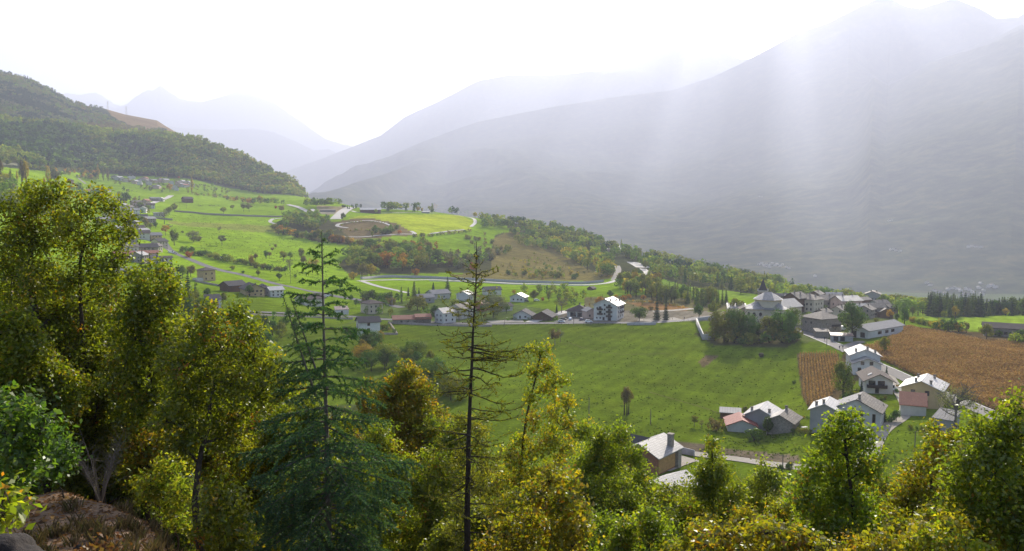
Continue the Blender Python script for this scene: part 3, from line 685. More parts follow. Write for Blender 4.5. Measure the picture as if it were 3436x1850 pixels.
def add_window(root, face, u, v, ww, hh, w, l, fine, trim='wood', x0=0, y0=0):
    """face F/B/L/R of a box of half sizes w/2, l/2; u along the face, v height of the centre"""
    m = PM(); t = 0.04
    def place(pm, du, dv, a, b, t0, t1, mi=0):
        if face in 'FB':
            s = -1 if face == 'F' else 1; ya, yb = sorted((y0 + s * (l / 2 + t0), y0 + s * (l / 2 + t1)))
            pm.box(x0 + u + du - a / 2, x0 + u + du + a / 2, ya, yb, v + dv - b / 2, v + dv + b / 2, mi)
        else:
            s = 1 if face == 'R' else -1; xa, xb = sorted((x0 + s * (w / 2 + t0), x0 + s * (w / 2 + t1)))
            pm.box(xa, xb, y0 + u + du - a / 2, y0 + u + du + a / 2, v + dv - b / 2, v + dv + b / 2, mi)
    place(m, 0, 0, ww, hh, -0.12, t)
    o = m.obj('window', [PANE], root)
    if fine:
        f = PM()
        for q in (-1, 1):
            place(f, q * (ww / 2 + 0.05), 0, 0.1, hh + 0.2, -0.05, 0.07); place(f, 0, q * (hh / 2 + 0.05), ww, 0.1, -0.05, 0.07)
        f.obj('frame', [TRIM[trim]], o)
    return o

def body(pm, w, l, h, rise, x0=0, y0=0, z0=-4.0, hip=False):
    a, b, c, d = x0 - w / 2, x0 + w / 2, y0 - l / 2, y0 + l / 2
    if hip:
        pm.box(a, b, c, d, z0, h); return
    for y, flip in ((c, False), (d, True)):
        p = [(a, y, z0), (b, y, z0), (b, y, h), (x0, y, h + rise), (a, y, h)]
        pm.poly(p[::-1] if flip else p)
    pm.poly([(a, d, z0), (a, c, z0), (a, c, h), (a, d, h)]); pm.poly([(b, c, z0), (b, d, z0), (b, d, h), (b, c, h)])
def gable_roof(pm, w, l, h, rise, over, x0=0, y0=0, th=0.22, m=0, m2=None):
    k = rise / (w / 2); e = over; a, b, c, d = x0 - w / 2 - e, x0 + w / 2 + e, y0 - l / 2 - e, y0 + l / 2 + e
    z = h - k * e + 0.26; top = h + rise + 0.26
    pm.slab([(a, c, z), (x0, c, top), (x0, d, top), (a, d, z)], th, m)
    pm.slab([(x0, c, top), (b, c, z), (b, d, z), (x0, d, top)], th, m if m2 is None else m2)
def hip_roof(pm, w, l, h, rise, over, x0=0, y0=0, th=0.22):
    e = over; a, b, c, d = x0 - w / 2 - e, x0 + w / 2 + e, y0 - l / 2 - e, y0 + l / 2 + e
    z = h + 0.05; top = h + rise; q = max(0.15, (l - w) / 2)
    r1, r2 = (x0, y0 - q, top), (x0, y0 + q, top)
    pm.slab([(a, c, z), (b, c, z), r1], th); pm.slab([(b, d, z), (a, d, z), r2], th)
    pm.slab([(b, c, z), (b, d, z), r2, r1], th); pm.slab([(a, d, z), (a, c, z), r1, r2], th)

def site(px, py, w, l, yaw, r=None):
    """Empty's place and turn for a w x l footprint whose nearest point stands at (px, py)"""
    p = G(px, py, 120) if r is None else at(px, r)
    d = math.hypot(p.x, p.y); az = math.atan2(p.x, p.y); ps = math.radians(yaw)
    e = 0.5 * (w * abs(math.sin(ps)) + l * abs(math.cos(ps)))
    c = Vector((p.x + e * math.sin(az), p.y + e * math.cos(az), p.z))
    return c, -(az + ps), d
def house(px, py, w, l, h, pitch, yaw, wall, roof, label, name='house', cat='house', hip=False, win=(), chim=(), over=0.6, group=None, r=None, extra=None, trim='wood', lod=None, roof2=None, door=None, balc=()):
    c, rz, d = site(px, py, w, l, yaw, r)
    o = prop(empty(name, c, rz), label, cat, group)
    rise = math.tan(math.radians(pitch)) * w / 2
    fine = d < 330 if lod is None else lod
    b = PM(); body(b, w, l, h, rise, hip=hip); wo = b.obj('wall', [WALL[wall]], o)
    R = PM()
    if hip: hip_roof(R, w, l, h, rise, over)
    else: gable_roof(R, w, l, h, rise, over, m2=1 if roof2 else None)
    ro = R.obj('roof', [ROOF[roof]] + ([ROOF[roof2]] if roof2 else []), o)
    for cx_, cy_ in chim:
        q = PM(); k = rise / (w / 2); zb = h + rise - abs(cx_) * k - 0.1
        q.box(cx_ - 0.32, cx_ + 0.32, cy_ - 0.32, cy_ + 0.32, zb - 0.4, zb + 1.3, 0); q.box(cx_ - 0.42, cx_ + 0.42, cy_ - 0.42, cy_ + 0.42, zb + 1.303, zb + 1.45, 1)
        q.obj('chimney', [WALL['stone'], DARK], ro)
    for face, u, v, ww, hh in win: add_window(o, face, u, v, ww, hh, w, l, fine, trim)
    if door:
        face, u, ww, hh, mat = door; q = PM()
        if face == 'F': q.box(u - ww / 2, u + ww / 2, -l / 2 - 0.06, -l / 2 + 0.1, -0.3, hh)
        else:
            s = 1 if face == 'R' else -1; q.box(min(s * (w / 2 - 0.1), s * (w / 2 + 0.06)), max(s * (w / 2 - 0.1), s * (w / 2 + 0.06)), u - ww / 2, u + ww / 2, -0.3, hh)
        q.obj('door', [mat], o)
    for face, u, v, ww in balc:
        q = PM(); dp = 1.2
        if face == 'F':
            y1 = -l / 2 - 0.003; q.box(u - ww / 2, u + ww / 2, y1 - dp, y1, v - 0.12, v)
            q.box(u - ww / 2, u + ww / 2, y1 - dp - 0.003, y1 - dp + 0.07, v + 0.003, v + 0.95)
            for s in (-1, 1): q.box(u + s * ww / 2 - 0.04, u + s * ww / 2 + 0.04, y1 - dp + 0.073, y1, v + 0.003, v + 0.93)
        else:
            s = 1 if face == 'R' else -1; x1 = w / 2 + 0.003
            def bx(a0, a1, *r_): q.box(min(s * a0, s * a1), max(s * a0, s * a1), *r_)
            bx(x1, x1 + dp, u - ww / 2, u + ww / 2, v - 0.12, v); bx(x1 + dp - 0.07, x1 + dp + 0.003, u - ww / 2, u + ww / 2, v + 0.003, v + 0.95)
        q.obj('balcony', [DARK], o)
    if extra: extra(o, w, l, h, rise)
    return o
# ------------------------------------------------------------------ roads, tracks and yards
ASPHALT = speckled('asphalt', (0.115, 0.110, 0.105), 0.18, 1.5, 0.85, 0.15, 0.0, (0.15, 0.142, 0.135), 0.12)
PALE = speckled('pale_road', (0.36, 0.34, 0.30), 0.15, 1.2, 0.8, 0.3, 0.0, (0.42, 0.39, 0.34), 0.1)
GRAVELM = speckled('gravel_track', (0.30, 0.27, 0.225), 0.25, 1.0, 0.95, 0.2, 0.0, (0.22, 0.20, 0.15), 0.25)
LINE = speckled('road_paint', (0.70, 0.70, 0.67), 0.1, 2, 0.7)
def world_line(line, rmin=140, step=4.0, smooth=True):
    pts = [G(x, y, rmin) for x, y in line]; P = np.array([(p.x, p.y) for p in pts if p is not None])
    if smooth and len(P) > 2:
        s = np.r_[0, np.cumsum(np.hypot(*np.diff(P, axis=0).T))]
        t = np.arange(0, s[-1], step); P = np.stack([pchip(s, P[:, 0], t), pchip(s, P[:, 1], t)], 1)
    return P
def offset(P, o):
    t = np.gradient(P, axis=0); t /= np.linalg.norm(t, axis=1, keepdims=True) + 1e-9
    return P + np.stack([t[:, 1], -t[:, 0]], 1) * o
def ribbon(name, P, width, mat, lift=0.12, across=5, kind='structure', shift=0.0):
    rows = []
    for o in np.linspace(-width / 2, width / 2, across):
        Q = offset(P, o + shift); rows.append(Q)
    A = np.stack(rows, 1); z = height(A[..., 0], A[..., 1])
    z = np.maximum(z, z.mean(axis=1, keepdims=True) - 0.15) * 0.5 + 0.5 * z.mean(axis=1, keepdims=True); z = np.maximum(z, height(A[..., 0], A[..., 1])) + lift
    n = len(P); v = np.concatenate([A, z[..., None]], 2).reshape(-1, 3)
    i = np.arange(n - 1)[:, None] * across + np.arange(across - 1)[None, :]
    f = np.stack([i, i + 1, i + across + 1, i + across], -1).reshape(-1, 4)
    return prop(link(name, mesh_np(name, v, f, [mat], None, True)), kind=kind)
ROADS = [
 ('road', [(505, 683), (535, 674), (562, 664), (575, 656)], 9, PALE), ('road', [(540, 800), (555, 822), (567, 838), (589, 852), (625, 866), (690, 892), (760, 912), (810, 922), (880, 941), (960, 960), (1050, 980), (1135, 996), (1203, 1007), (1270, 1018), (1350, 1033)], 6.5, ASPHALT),
 ('road', [(835, 1046), (960, 1052), (1085, 1058), (1203, 1064), (1262, 1070), (1400, 1079), (1550, 1086), (1675, 1087), (1793, 1085), (1900, 1085), (2000, 1083.5), (2100, 1084), (2200, 1082), (2300, 1075), (2345, 1067), (2420, 1060), (2500, 1056)], 6.0, ASPHALT),
 ('road', [(2664, 1092), (2695, 1114), (2750, 1137), (2800, 1157), (2832, 1172), (2885, 1198), (2932, 1221), (3000, 1251), (3075, 1287), (3125, 1310), (3200, 1338), (3267, 1366), (3342, 1398), (3436, 1442), (3560, 1500)], 6.5, ASPHALT),
 ('track', [(2980, 1258), (2990, 1277), (3012, 1307), (3033, 1340), (3043, 1366), (3036, 1392), (3012, 1412), (2980, 1432), (2955, 1455), (2938, 1485), (2924, 1520), (2915, 1548)], 4.0, GRAVELM),
 ('track', [(2285, 1518), (2375, 1531), (2437, 1538), (2525, 1550), (2607, 1562), (2700, 1572), (2800, 1574), (2880, 1560), (2920, 1535)], 4.5, GRAVELM),
 ('track', [(2826, 1172), (2845, 1163), (2870, 1154), (2892, 1148), (2920, 1150)], 5.0, ASPHALT),
 ('road', [(1205, 944), (1262, 941), (1350, 939.5), (1475, 940), (1625, 946), (1793, 953), (1900, 956), (1980, 956), (2035, 951), (2068, 942), (2090, 936), (2118, 930)], 6.5, PALE),
 ('road', [(1212, 944), (1235, 951), (1275, 963), (1335, 976), (1372, 984)], 5, PALE),
 ('road', [(2120, 930), (2145, 924), (2172, 918), (2166, 910), (2156, 902)], 7, PALE), ('road', [(2126, 880), (2140, 888), (2160, 900)], 16, PALE), ('track', [(2060, 940), (2070, 920), (2075, 905), (2070, 892)], 6, GRAVELM),
 ('road', [(1183, 696), (1160, 706), (1142, 720), (1126, 736)], 15, PALE),
 ('track', [(1310, 757), (1290, 749), (1232, 741), (1167, 748), (1135, 753), (1131, 758), (1145, 763), (1170, 766)], 5, PALE),
 ('track', [(1120, 796), (1210, 796), (1270, 791), (1335, 787), (1392, 785), (1378, 775)], 5, PALE), ('track', [(1443, 785), (1503, 777), (1560, 772)], 5, PALE),
 ('track', [(945, 733), (915, 736), (906, 743), (912, 748), (928, 753)], 5, PALE), ('track', [(965, 687), (1000, 696), (1030, 710), (1055, 722)], 7, PALE), ('track', [(1045, 702), (1058, 710), (1080, 716), (1125, 716)], 6, PALE),
 ('track', [(1180, 708), (1200, 713), (1285, 716), (1360, 714), (1430, 715), (1503, 720), (1560, 728), (1592, 737), (1594, 748), (1580, 762)], 5, PALE),
 ('track', [(262, 597), (272, 606), (288, 618)], 4, GRAVELM), ('track', [(2515, 950), (2535, 950), (2548, 946), (2540, 941)], 8, PALE),
 ('track', [(2190, 1046), (2230, 1044), (2290, 1040), (2330, 1036)], 7, GRAVELM), ('road', [(1780, 1082), (1830, 1066), (1880, 1052), (1915, 1043)], 7, PALE),
 ('yard', [(1870, 1076), (1925, 1077), (1990, 1077)], 12, ASPHALT), ('yard', [(2140, 1076), (2220, 1074), (2290, 1069)], 10, GRAVELM), ('yard', [(1640, 1082), (1700, 1079), (1760, 1078)], 10, GRAVELM),
 ('yard', [(2205, 1575), (2240, 1560), (2280, 1545), (2320, 1535)], 7, GRAVELM), ('yard', [(2690, 1088), (2760, 1062), (2830, 1064), (2870, 1075)], 7, ASPHALT),
]
for i, (nm, line, wd, mat) in enumerate(ROADS):
    P = world_line(line, step=2.5); ribbon(nm, P, wd, mat, 0.10 + 0.012 * (i % 7), 7)
WORN = speckled('worn_grass', (0.085, 0.095, 0.025), 0.3, 1.0, 1.0, 0.0, 0.0, (0.13, 0.11, 0.05), 0.3)
for line, wd in (([(2178, 1316), (2260, 1340), (2370, 1372), (2445, 1400)], 0.7), ([(1905, 1150), (1990, 1176), (2100, 1190), (2250, 1186)], 0.6), ([(600, 790), (720, 800), (860, 806), (930, 822)], 1.2), ([(1010, 905), (1090, 920), (1190, 930)], 1.2)): ribbon('footpath', world_line(line, step=2.0), wd, WORN, 0.06, 3)
main = world_line(ROADS[3][1], step=2.5)
for sh in (-2.95, 2.95): ribbon('road_marking', main, 0.22, LINE, 0.16, 2, shift=sh)
st = world_line(ROADS[2][1], step=2.5)
ribbon('road_marking', st, 0.18, LINE, 0.17, 2, shift=2.75)

def wall_line(name, line, h, th, mat, label, cat='wall', rmin=140, cap=None, base=1.5, r=None, smooth=True):
    P = world_line(line, rmin, 3.0, smooth); n = len(P)
    a, b = offset(P, -th / 2), offset(P, th / 2); z = height(P[:, 0], P[:, 1])
    V = np.concatenate([np.c_[a, z - base], np.c_[b, z - base], np.c_[b, z + h], np.c_[a, z + h]]); F_ = []
    for i in range(n - 1):
        for k in range(4):
            k2 = (k + 1) % 4; F_.append((k * n + i, k2 * n + i, k2 * n + i + 1, k * n + i + 1))
    F_ += [(0, 3 * n, 2 * n, n), (n - 1, 2 * n - 1, 3 * n - 1, 4 * n - 1)]
    o = prop(link(name, mesh_np(name, V, F_, [mat])), label, cat)
    if cap:
        a, b = offset(P, -th / 2 - 0.08), offset(P, th / 2 + 0.08)
        V = np.concatenate([np.c_[a, z + h + 0.003], np.c_[b, z + h + 0.003], np.c_[b, z + h + 0.15], np.c_[a, z + h + 0.15]])
        link('coping', mesh_np('coping', V, F_, [cap]), o)
    return o
wall_line('stone_wall', [(2337, 1086), (2346, 1110), (2359, 1141), (2396, 1140)], 2.6, 0.6, WALL['concrete'], 'pale churchyard wall with a broad coping, at the corner of the meadow by the church', cap=WALL['pale'], smooth=False)
wall_line('stone_wall', [(2337, 1078), (2385, 1071), (2440, 1067)], 1.6, 0.6, WALL['concrete'], 'low wall of the churchyard beside the village street', smooth=False)
wall_line('stone_wall', [(1302, 1085), (1400, 1091), (1500, 1094), (1600, 1096), (1660, 1096)], 1.0, 0.7, WALL['stone'], 'dark rubble wall holding the street above the meadow, near the orange roofed barn', base=3)
wall_line('stone_wall', [(836, 1056), (960, 1062), (1085, 1068), (1185, 1072)], 0.9, 0.7, WALL['stone'], 'grey rubble wall below the narrow lane behind the dark conifer top', base=3)
wall_line('stone_wall', [(2105, 1091), (2150, 1091), (2205, 1090)], 1.3, 0.5, WALL['concrete'], 'short concrete wall at the edge of the street near the two dark firs', base=2)
wall_line('stone_wall', [(588, 711), (640, 715), (700, 721), (780, 725), (843, 727), (985, 724)], 2.2, 0.8, WALL['stone'], 'long dark dry stone wall across the upper sunny meadow')
wall_line('stone_wall', [(478, 729), (530, 735), (586, 740)], 2.0, 0.8, WALL['stone'], 'short dark field wall beside the houses of the upper village')
wall_line('retaining_wall', [(1212, 938), (1262, 934), (1330, 932), (1410, 934), (1475, 936.5), (1625, 943), (1793, 950), (1900, 953), (1980, 952), (2030, 947)], 2.2, 0.8, WALL['concrete'], 'grey retaining wall on the uphill side of the hairpin road', base=2)
wall_line('retaining_wall', [(1440, 943.5), (1625, 949.5), (1793, 956), (1900, 959.5), (1980, 959)], 0.5, 0.6, WALL['pale'], 'pale parapet on the downhill side of the hairpin road', base=3)
wall_line('garden_wall', [(1258, 1123), (1334, 1124), (1306, 1084)], 1.0, 0.4, WALL['stone'], 'low garden wall around the plot beside the white house with red shutters', smooth=False)
wall_line('retaining_wall', [(2273, 1520), (2300, 1524), (2330, 1532)], 1.6, 0.4, WALL['concrete'], 'concrete yard wall behind the brick chalet', smooth=False)
wall_line('retaining_wall', [(655, 946), (720, 958), (800, 978)], 1.2, 0.5, WALL['stone'], 'rubble terrace wall between the ochre tower house and the farm houses')

def rail_fence(line, label, h=1.0, gap=4.0):
    P = world_line(line, 140, gap, True); z = height(P[:, 0], P[:, 1])
    o = prop(empty('fence', (P[0, 0], P[0, 1], z[0])), label, 'fence'); O = np.array([P[0, 0], P[0, 1], z[0]])
    for (x, y), zz in zip(P, z):
        m = PM(); m.box(-0.06, 0.06, -0.06, 0.06, -0.4, h); m.obj('post', [DARK], o, Vector((x, y, zz)) - Vector(O))
    V = np.c_[P, z + h * 0.85] - O
    A = Acc(); A.add(*tube(V, np.full(len(V), 0.035), 4)); A.add(*tube(V - [0, 0, 0.4], np.full(len(V), 0.035), 4)); r = A.mesh('rail', DARK); link('rail', r, o)
rail_fence([(1665, 1095), (1793, 1092), (1900, 1092), (2000, 1091), (2100, 1091)], 'thin dark railing between the street and the big meadow')
rail_fence([(2160, 1077), (2200, 1077), (2260, 1073)], 'low rail fence in front of the two dark firs')

# ------------------------------------------------------------------ houses
def wins(face, us, vs, ww=1.0, hh=1.2): return [(face, u, v, ww, hh) for v in vs for u in us]
DOORW = speckled('dark_door', (0.06, 0.045, 0.035), 0.2, 3, 0.7); DOORR = speckled('dark_red_door', (0.16, 0.03, 0.025), 0.2, 3, 0.7)
# nearest houses, lower right
def lower_gable(o, w, l, h, rise):
    b = PM(); body(b, w - 0.6, 4.5, h - 2.2, rise * 0.82, 0, -l / 2 - 2.25); q = b.obj('front_wing', [WALL['white']], o)
    R = PM(); gable_roof(R, w - 0.6, 4.5, h - 2.2, rise * 0.82, 0.7, 0, -l / 2 - 2.25 - 0.4); R.obj('roof', [ROOF['slate']], q)
    for u, v in ((-1.6, 4.3), (1.4, 4.3), (-2.6, 2.0), (0.4, 1.6)): add_window(o, 'F', u, v, 1.0, 1.1, w - 0.6, 4.5, True, 'wood', 0, -l / 2 - 2.25)
house(2893, 1252, 10.2, 11.5, 6.4, 24, -9, 'white', 'white', 'white house with two stepped pale roofs, between the main road and the small maize field', over=0.7, extra=lower_gable, chim=[(-3, -4), (0.8, -5), (3.6, -4)])
house(2936, 1322, 8.3, 13.5, 4.3, 27, -10, 'white', 'brown', 'white chalet with a broad dark brown roof and two dark arched balcony doors', over=1.0, win=[('F', -2.2, 3.2, 1.9, 1.9), ('F', 0.6, 3.2, 1.9, 1.9), ('F', -0.6, 1.0, 1.0, 1.6)], balc=[('F', -0.7, 2.1, 6.0)],
      extra=lambda o, w, l, h, rise: (lambda m: (m.slab([(-2.9, -3.4, h + rise * 0.36), (-1.7, -3.4, h + rise * 0.66), (-1.7, -1.9, h + rise * 0.66), (-2.9, -1.9, h + rise * 0.36)], -0.35), m.obj('skylight', [TRIM['white']], o)))(PM()))
house(2773, 1451, 7.6, 9.5, 5.8, 25, 7, 'grey', 'white', 'tall grey walled house with a bright pale roof, joined to a mossy roofed one', over=0.6, chim=[(-2.4, -3), (-0.4, -4)], win=[('F', 1.8, 3.8, 0.9, 1.1)])
house(2882, 1440, 12.0, 10.5, 4.9, 26, 8, 'pale', 'grey', 'pale house whose roof is half smooth grey and half mossy stone', over=0.6, roof2='mossy', chim=[(0.4, -3.5)], win=[('F', 1.3, 4.2, 0.7, 1.4), ('F', 1.3, 1.8, 0.7, 1.3), ('F', 4.4, 3.2, 0.6, 2.2), ('F', -2.5, 1.8, 1.0, 1.3)])
house(3124, 1420, 10.6, 12.4, 5.8, 23, 7, 'ochre', 'white', 'ochre house with a bright pale roof beside the main road', over=0.8, chim=[(-2.2, 4), (2.2, 4.5), (-1.6, -5.2), (2.4, -5.2)], win=[('F', -2.2, 4.6, 1, 1.3), ('F', 1.6, 4.6, 1, 1.3), ('F', 1.4, 1.6, 0.9, 1.6)], r=264)
def lean_shed(px, py, w, l, h0, h1, yaw, wall, roof, label, name='shed', cat='shed', over=0.35, r=None, door=None, win=(), group=None):
    """low building with one roof plane rising away from the viewer"""
    c, rz, d = site(px, py, w, l, yaw, r); o = prop(empty(name, c, rz), label, cat, group); b = PM(); a, q, y0, y1 = -w / 2, w / 2, -l / 2, l / 2
    b.poly([(a, y0, -3), (q, y0, -3), (q, y0, h0), (a, y0, h0)]); b.poly([(q, y1, -3), (a, y1, -3), (a, y1, h1), (q, y1, h1)])
    b.poly([(a, y1, -3), (a, y0, -3), (a, y0, h0), (a, y1, h1)]); b.poly([(q, y0, -3), (q, y1, -3), (q, y1, h1), (q, y0, h0)]); b.obj('wall', [WALL[wall]], o)
    k = (h1 - h0) / l; e = over; R = PM(); R.slab([(a - e, y0 - e, h0 - k * e + 0.22), (q + e, y0 - e, h0 - k * e + 0.22), (q + e, y1 + e, h1 + k * e + 0.22), (a - e, y1 + e, h1 + k * e + 0.22)], 0.2); R.obj('roof', [ROOF[roof]], o)
    for f, u, v, ww, hh in win: add_window(o, f, u, v, ww, hh, w, l, d < 330)
    if door:
        u, ww, hh, mat = door; m = PM(); m.box(u - ww / 2, u + ww / 2, y0 - 0.06, y0 + 0.1, -0.3, hh); m.obj('door', [mat], o)
    return o
lean_shed(3088, 1428, 6.6, 5.0, 3.0, 5.4, -2, 'pale', 'tile', 'small pale shed with one terracotta roof plane in front of the ochre house', r=252)
lean_shed(3174, 1452, 4.6, 5.5, 3.2, 4.6, 18, 'grey', 'grey', 'grey lean-to with a plain roof under the big half bare tree')
house(2560, 1447, 8.6, 10, 4.2, 27, 12, 'grey', 'white', 'grey house with a pale slab roof, beside the low red roofed hut', over=0.7, chim=[(-2.6, -3.5), (2.6, -4)])
house(2628, 1456, 7.4, 8.5, 3.2, 27, 14, 'stone', 'slate', 'stone house with a dark lower eave, joined to the right of the pale roofed one', over=0.7, roof2='mossy', chim=[(0, 3)])
house(2484, 1452, 8.0, 8.5, 2.0, 22, -6, 'pale', 'red', 'low hut with a red tile roof and pale patchy gable', name='hut', cat='hut', over=0.7, chim=[(2.6, 1)])
lean_shed(2450, 1408, 6.0, 4.5, 2.0, 2.5, 0, 'wood', 'grey', 'flat grey roofed shed behind the red roofed hut')
def chalet_wing(o, w, l, h, rise):
    b = PM(); m = math.tan(math.radians(24)) * 3.4
    # cross wing to the left, ridge at right angles to the main one
    b.poly([(-w / 2 - 4, 0.2, -4), (-w / 2 - 4, -0.2, -4), (-w / 2 - 4, -0.2, h), (-w / 2 - 4, 0.2, h)])
    b.box(-w / 2 - 4.0, -w / 2 + 0.2, -2.2, 4.6, -4, h); q = b.obj('side_wing', [WALL['brick']], o)
    R = PM(); z = h + 0.1; yc = 1.2; top = h + 2.2
    R.slab([(-w / 2 - 4.7, yc - 4, z), (-1.0, yc - 4, z), (-1.0, yc, top), (-w / 2 - 4.7, yc, top)], 0.2); R.slab([(-w / 2 - 4.7, yc, top), (-1.0, yc, top), (-1.0, yc + 4, z), (-w / 2 - 4.7, yc + 4, z)], 0.2)
    R.obj('roof', [ROOF['dark']], q)
    m = PM(); m.box(w / 2 - 1.6, w / 2 - 0.4, l / 2 - 3.2, l / 2 - 2.0, h - 1, h + rise + 1.2); m.box(w / 2 - 1.75, w / 2 - 0.25, l / 2 - 3.35, l / 2 - 1.85, h + rise + 1.203, h + rise + 1.4); m.obj('chimney', [WALL['stone']], o)
    m = PM(); m.box(w / 2 - 0.1, w / 2 + 0.12, -l / 2 + 0.4, l / 2 - 2.2, 0.2, h - 0.3); m.obj('timber_cladding', [WALL['timber']], o)
    m = PM(); m.box(w / 2 - 0.3, w / 2 + 0.8, l / 2 - 2.0, l / 2 - 0.3, -2, h - 0.1); m.obj('stone_pier', [WALL['stone']], o)
house(2196, 1568, 9.4, 10.8, 4.4, 26, 29, 'brick', 'slate', 'new brick chalet with pale slab roof, stone chimney and honey timber side', over=0.9, extra=chalet_wing, win=[('R', -3.4, 2.6, 0.9, 1.3), ('R', -0.6, 2.6, 0.9, 1.5), ('F', -1.5, 3.0, 1.0, 1.2), ('F', 1.6, 3.0, 1.0, 1.2)], r=188)
house(2262, 1632, 8.6, 9.6, 2.8, 24, 36, 'wood', 'slate', 'brown walled house with a light slab roof just below the brick chalet', over=0.9, r=163)
house(2668, 1650, 7.5, 9.0, 2.6, 28, -20, 'wood', 'mauve', 'house with a mauve roof half hidden by the oaks', over=0.5, r=158)

# church
def church():
    p = at(2584, 424); az = math.atan2(p.x, p.y); o = prop(empty('church', p, -az), 'cream church with a polygonal drum, rounded apses and grey slab roofs among trees', 'church')
    WM, RM = WALL['cream'], ROOF['slate']
    def ring(cx_, cy_, r, n=20, a0=0.0): return [(cx_ + r * math.cos(a0 + 2 * math.pi * k / n), cy_ + r * math.sin(a0 + 2 * math.pi * k / n)) for k in range(n)]
    def prism(pm, pts, z0, z1):
        n = len(pts)
        for i in range(n):
            j = (i + 1) % n; pm.poly([(*pts[i], z0), (*pts[j], z0), (*pts[j], z1), (*pts[i], z1)])
        pm.poly([(*q, z1) for q in pts])
    def cone(pm, pts, z, apex, flare=None):
        n = len(pts)
        for i in range(n):
            j = (i + 1) % n
            if flare:
                mid = lambda q: (apex[0] + (q[0] - apex[0]) * 0.55, apex[1] + (q[1] - apex[1]) * 0.55, z + (apex[2] - z) * flare)
                pm.poly([(*pts[i], z), (*pts[j], z), mid(pts[j]), mid(pts[i])]); pm.poly([mid(pts[i]), mid(pts[j]), apex])
            else: pm.poly([(*pts[i], z), (*pts[j], z), apex])
        pm.poly([(*q, z) for q in pts][::-1])
    for cx_, cy_, r in ((-5.6, -3.6, 4.9), (5.4, -3.0, 4.6), (-6.2, 5.2, 4.9)):
        m = PM(); prism(m, ring(cx_, cy_, r), -5, 8.6); a = m.obj('apse', [WM], o)
        m = PM(); prism(m, ring(cx_, cy_, r + 0.22), 8.1, 8.5); m.obj('cornice', [WALL['ochre']], a)
        m = PM(); cone(m, ring(cx_, cy_, r + 0.55), 8.62, (cx_ * 0.82, cy_ * 0.8, 12.2), 0.36); m.obj('roof', [RM], a)
        for ang in (-2.35, -1.75, -1.1) if cx_ < 0 and cy_ < 0 else ((-1.5,) if cx_ > 0 else ()):
            m = PM(); u, v = math.cos(ang), math.sin(ang); c = np.array([cx_ + u * (r + 0.03), cy_ + v * (r + 0.03), 6.1]); t = np.array([-v, u, 0]); pts = [c + (t * math.cos(k) * 0.8 + np.array([0, 0, 1]) * math.sin(k) * 1.0) for k in np.linspace(0, 2 * math.pi, 17)[:-1]]
            m.poly(pts); m.poly([q - np.array([u, v, 0]) * 0.3 for q in pts][::-1])
            for i in range(16): m.poly([pts[i], pts[i] - np.array([u, v, 0]) * .3, pts[(i + 1) % 16] - np.array([u, v, 0]) * .3, pts[(i + 1) % 16]])
            m.obj('window', [PANE], a)
    oc = ring(0, 1.0, 6.9, 8, math.pi / 8)
    m = PM(); prism(m, oc, -5, 13.0); dr = m.obj('drum', [WM], o)
    m = PM(); prism(m, ring(0, 1.0, 7.15, 8, math.pi / 8), 12.45, 12.9); m.obj('cornice', [WALL['ochre']], dr)
    big = ring(0, 1.0, 7.7, 8, math.pi / 8); m = PM(); r1, r2 = (-1.6, 1.0, 16.6), (1.6, 1.0, 16.6)
    for i in range(8):
        j = (i + 1) % 8; A_, B_ = (*big[i], 13.02), (*big[j], 13.02); mx = (big[i][0] + big[j][0]) / 2
        if abs(mx) < 1.0: m.poly([A_, B_, r2 if B_[0] > A_[0] else r1, r1 if B_[0] > A_[0] else r2])
        else: m.poly([A_, B_, r2 if mx > 0 else r1])
    m.poly([(*q, 13.02) for q in big][::-1]); m.obj('roof', [RM], dr)
    m = PM(); m.box(-4.6, 4.6, -6.2, 1, -5, 8.3); m.obj('choir', [WM], o)
    m = PM(); m.slab([(-3.5, -7.2, 8.5), (3.4, -7.2, 8.5), (4, -4, 9.8), (-4, -4, 9.8)], 0.25); m.obj('roof', [RM], o)
    m = PM()
    pts = [(math.cos(k) * 2.3, -6.28, 0.9 + math.sin(k) * 2.3) for k in np.linspace(0, math.pi, 15)]; m.poly([(2.3, -6.28, -1.0)] + pts + [(-2.3, -6.28, -1.0)]); m.obj('arch', [PANE], o)
    # nave behind, to the right
    e = link('nave', None, o); e.location = (7.6, 12.0, 0); e.rotation_euler.z = math.radians(-38)
    b = PM(); body(b, 10.5, 16, 8.6, 3.4); na = b.obj('nave_wall', [WM], e); R = PM(); gable_roof(R, 10.5, 16, 8.6, 3.4, 0.7); R.obj('nave_roof', [RM], e)
    m = PM(); m.box(5.15, 5.3, -6.5, -5.3, 3.5, 6.8); m.obj('nave_window', [PANE], e)
church()
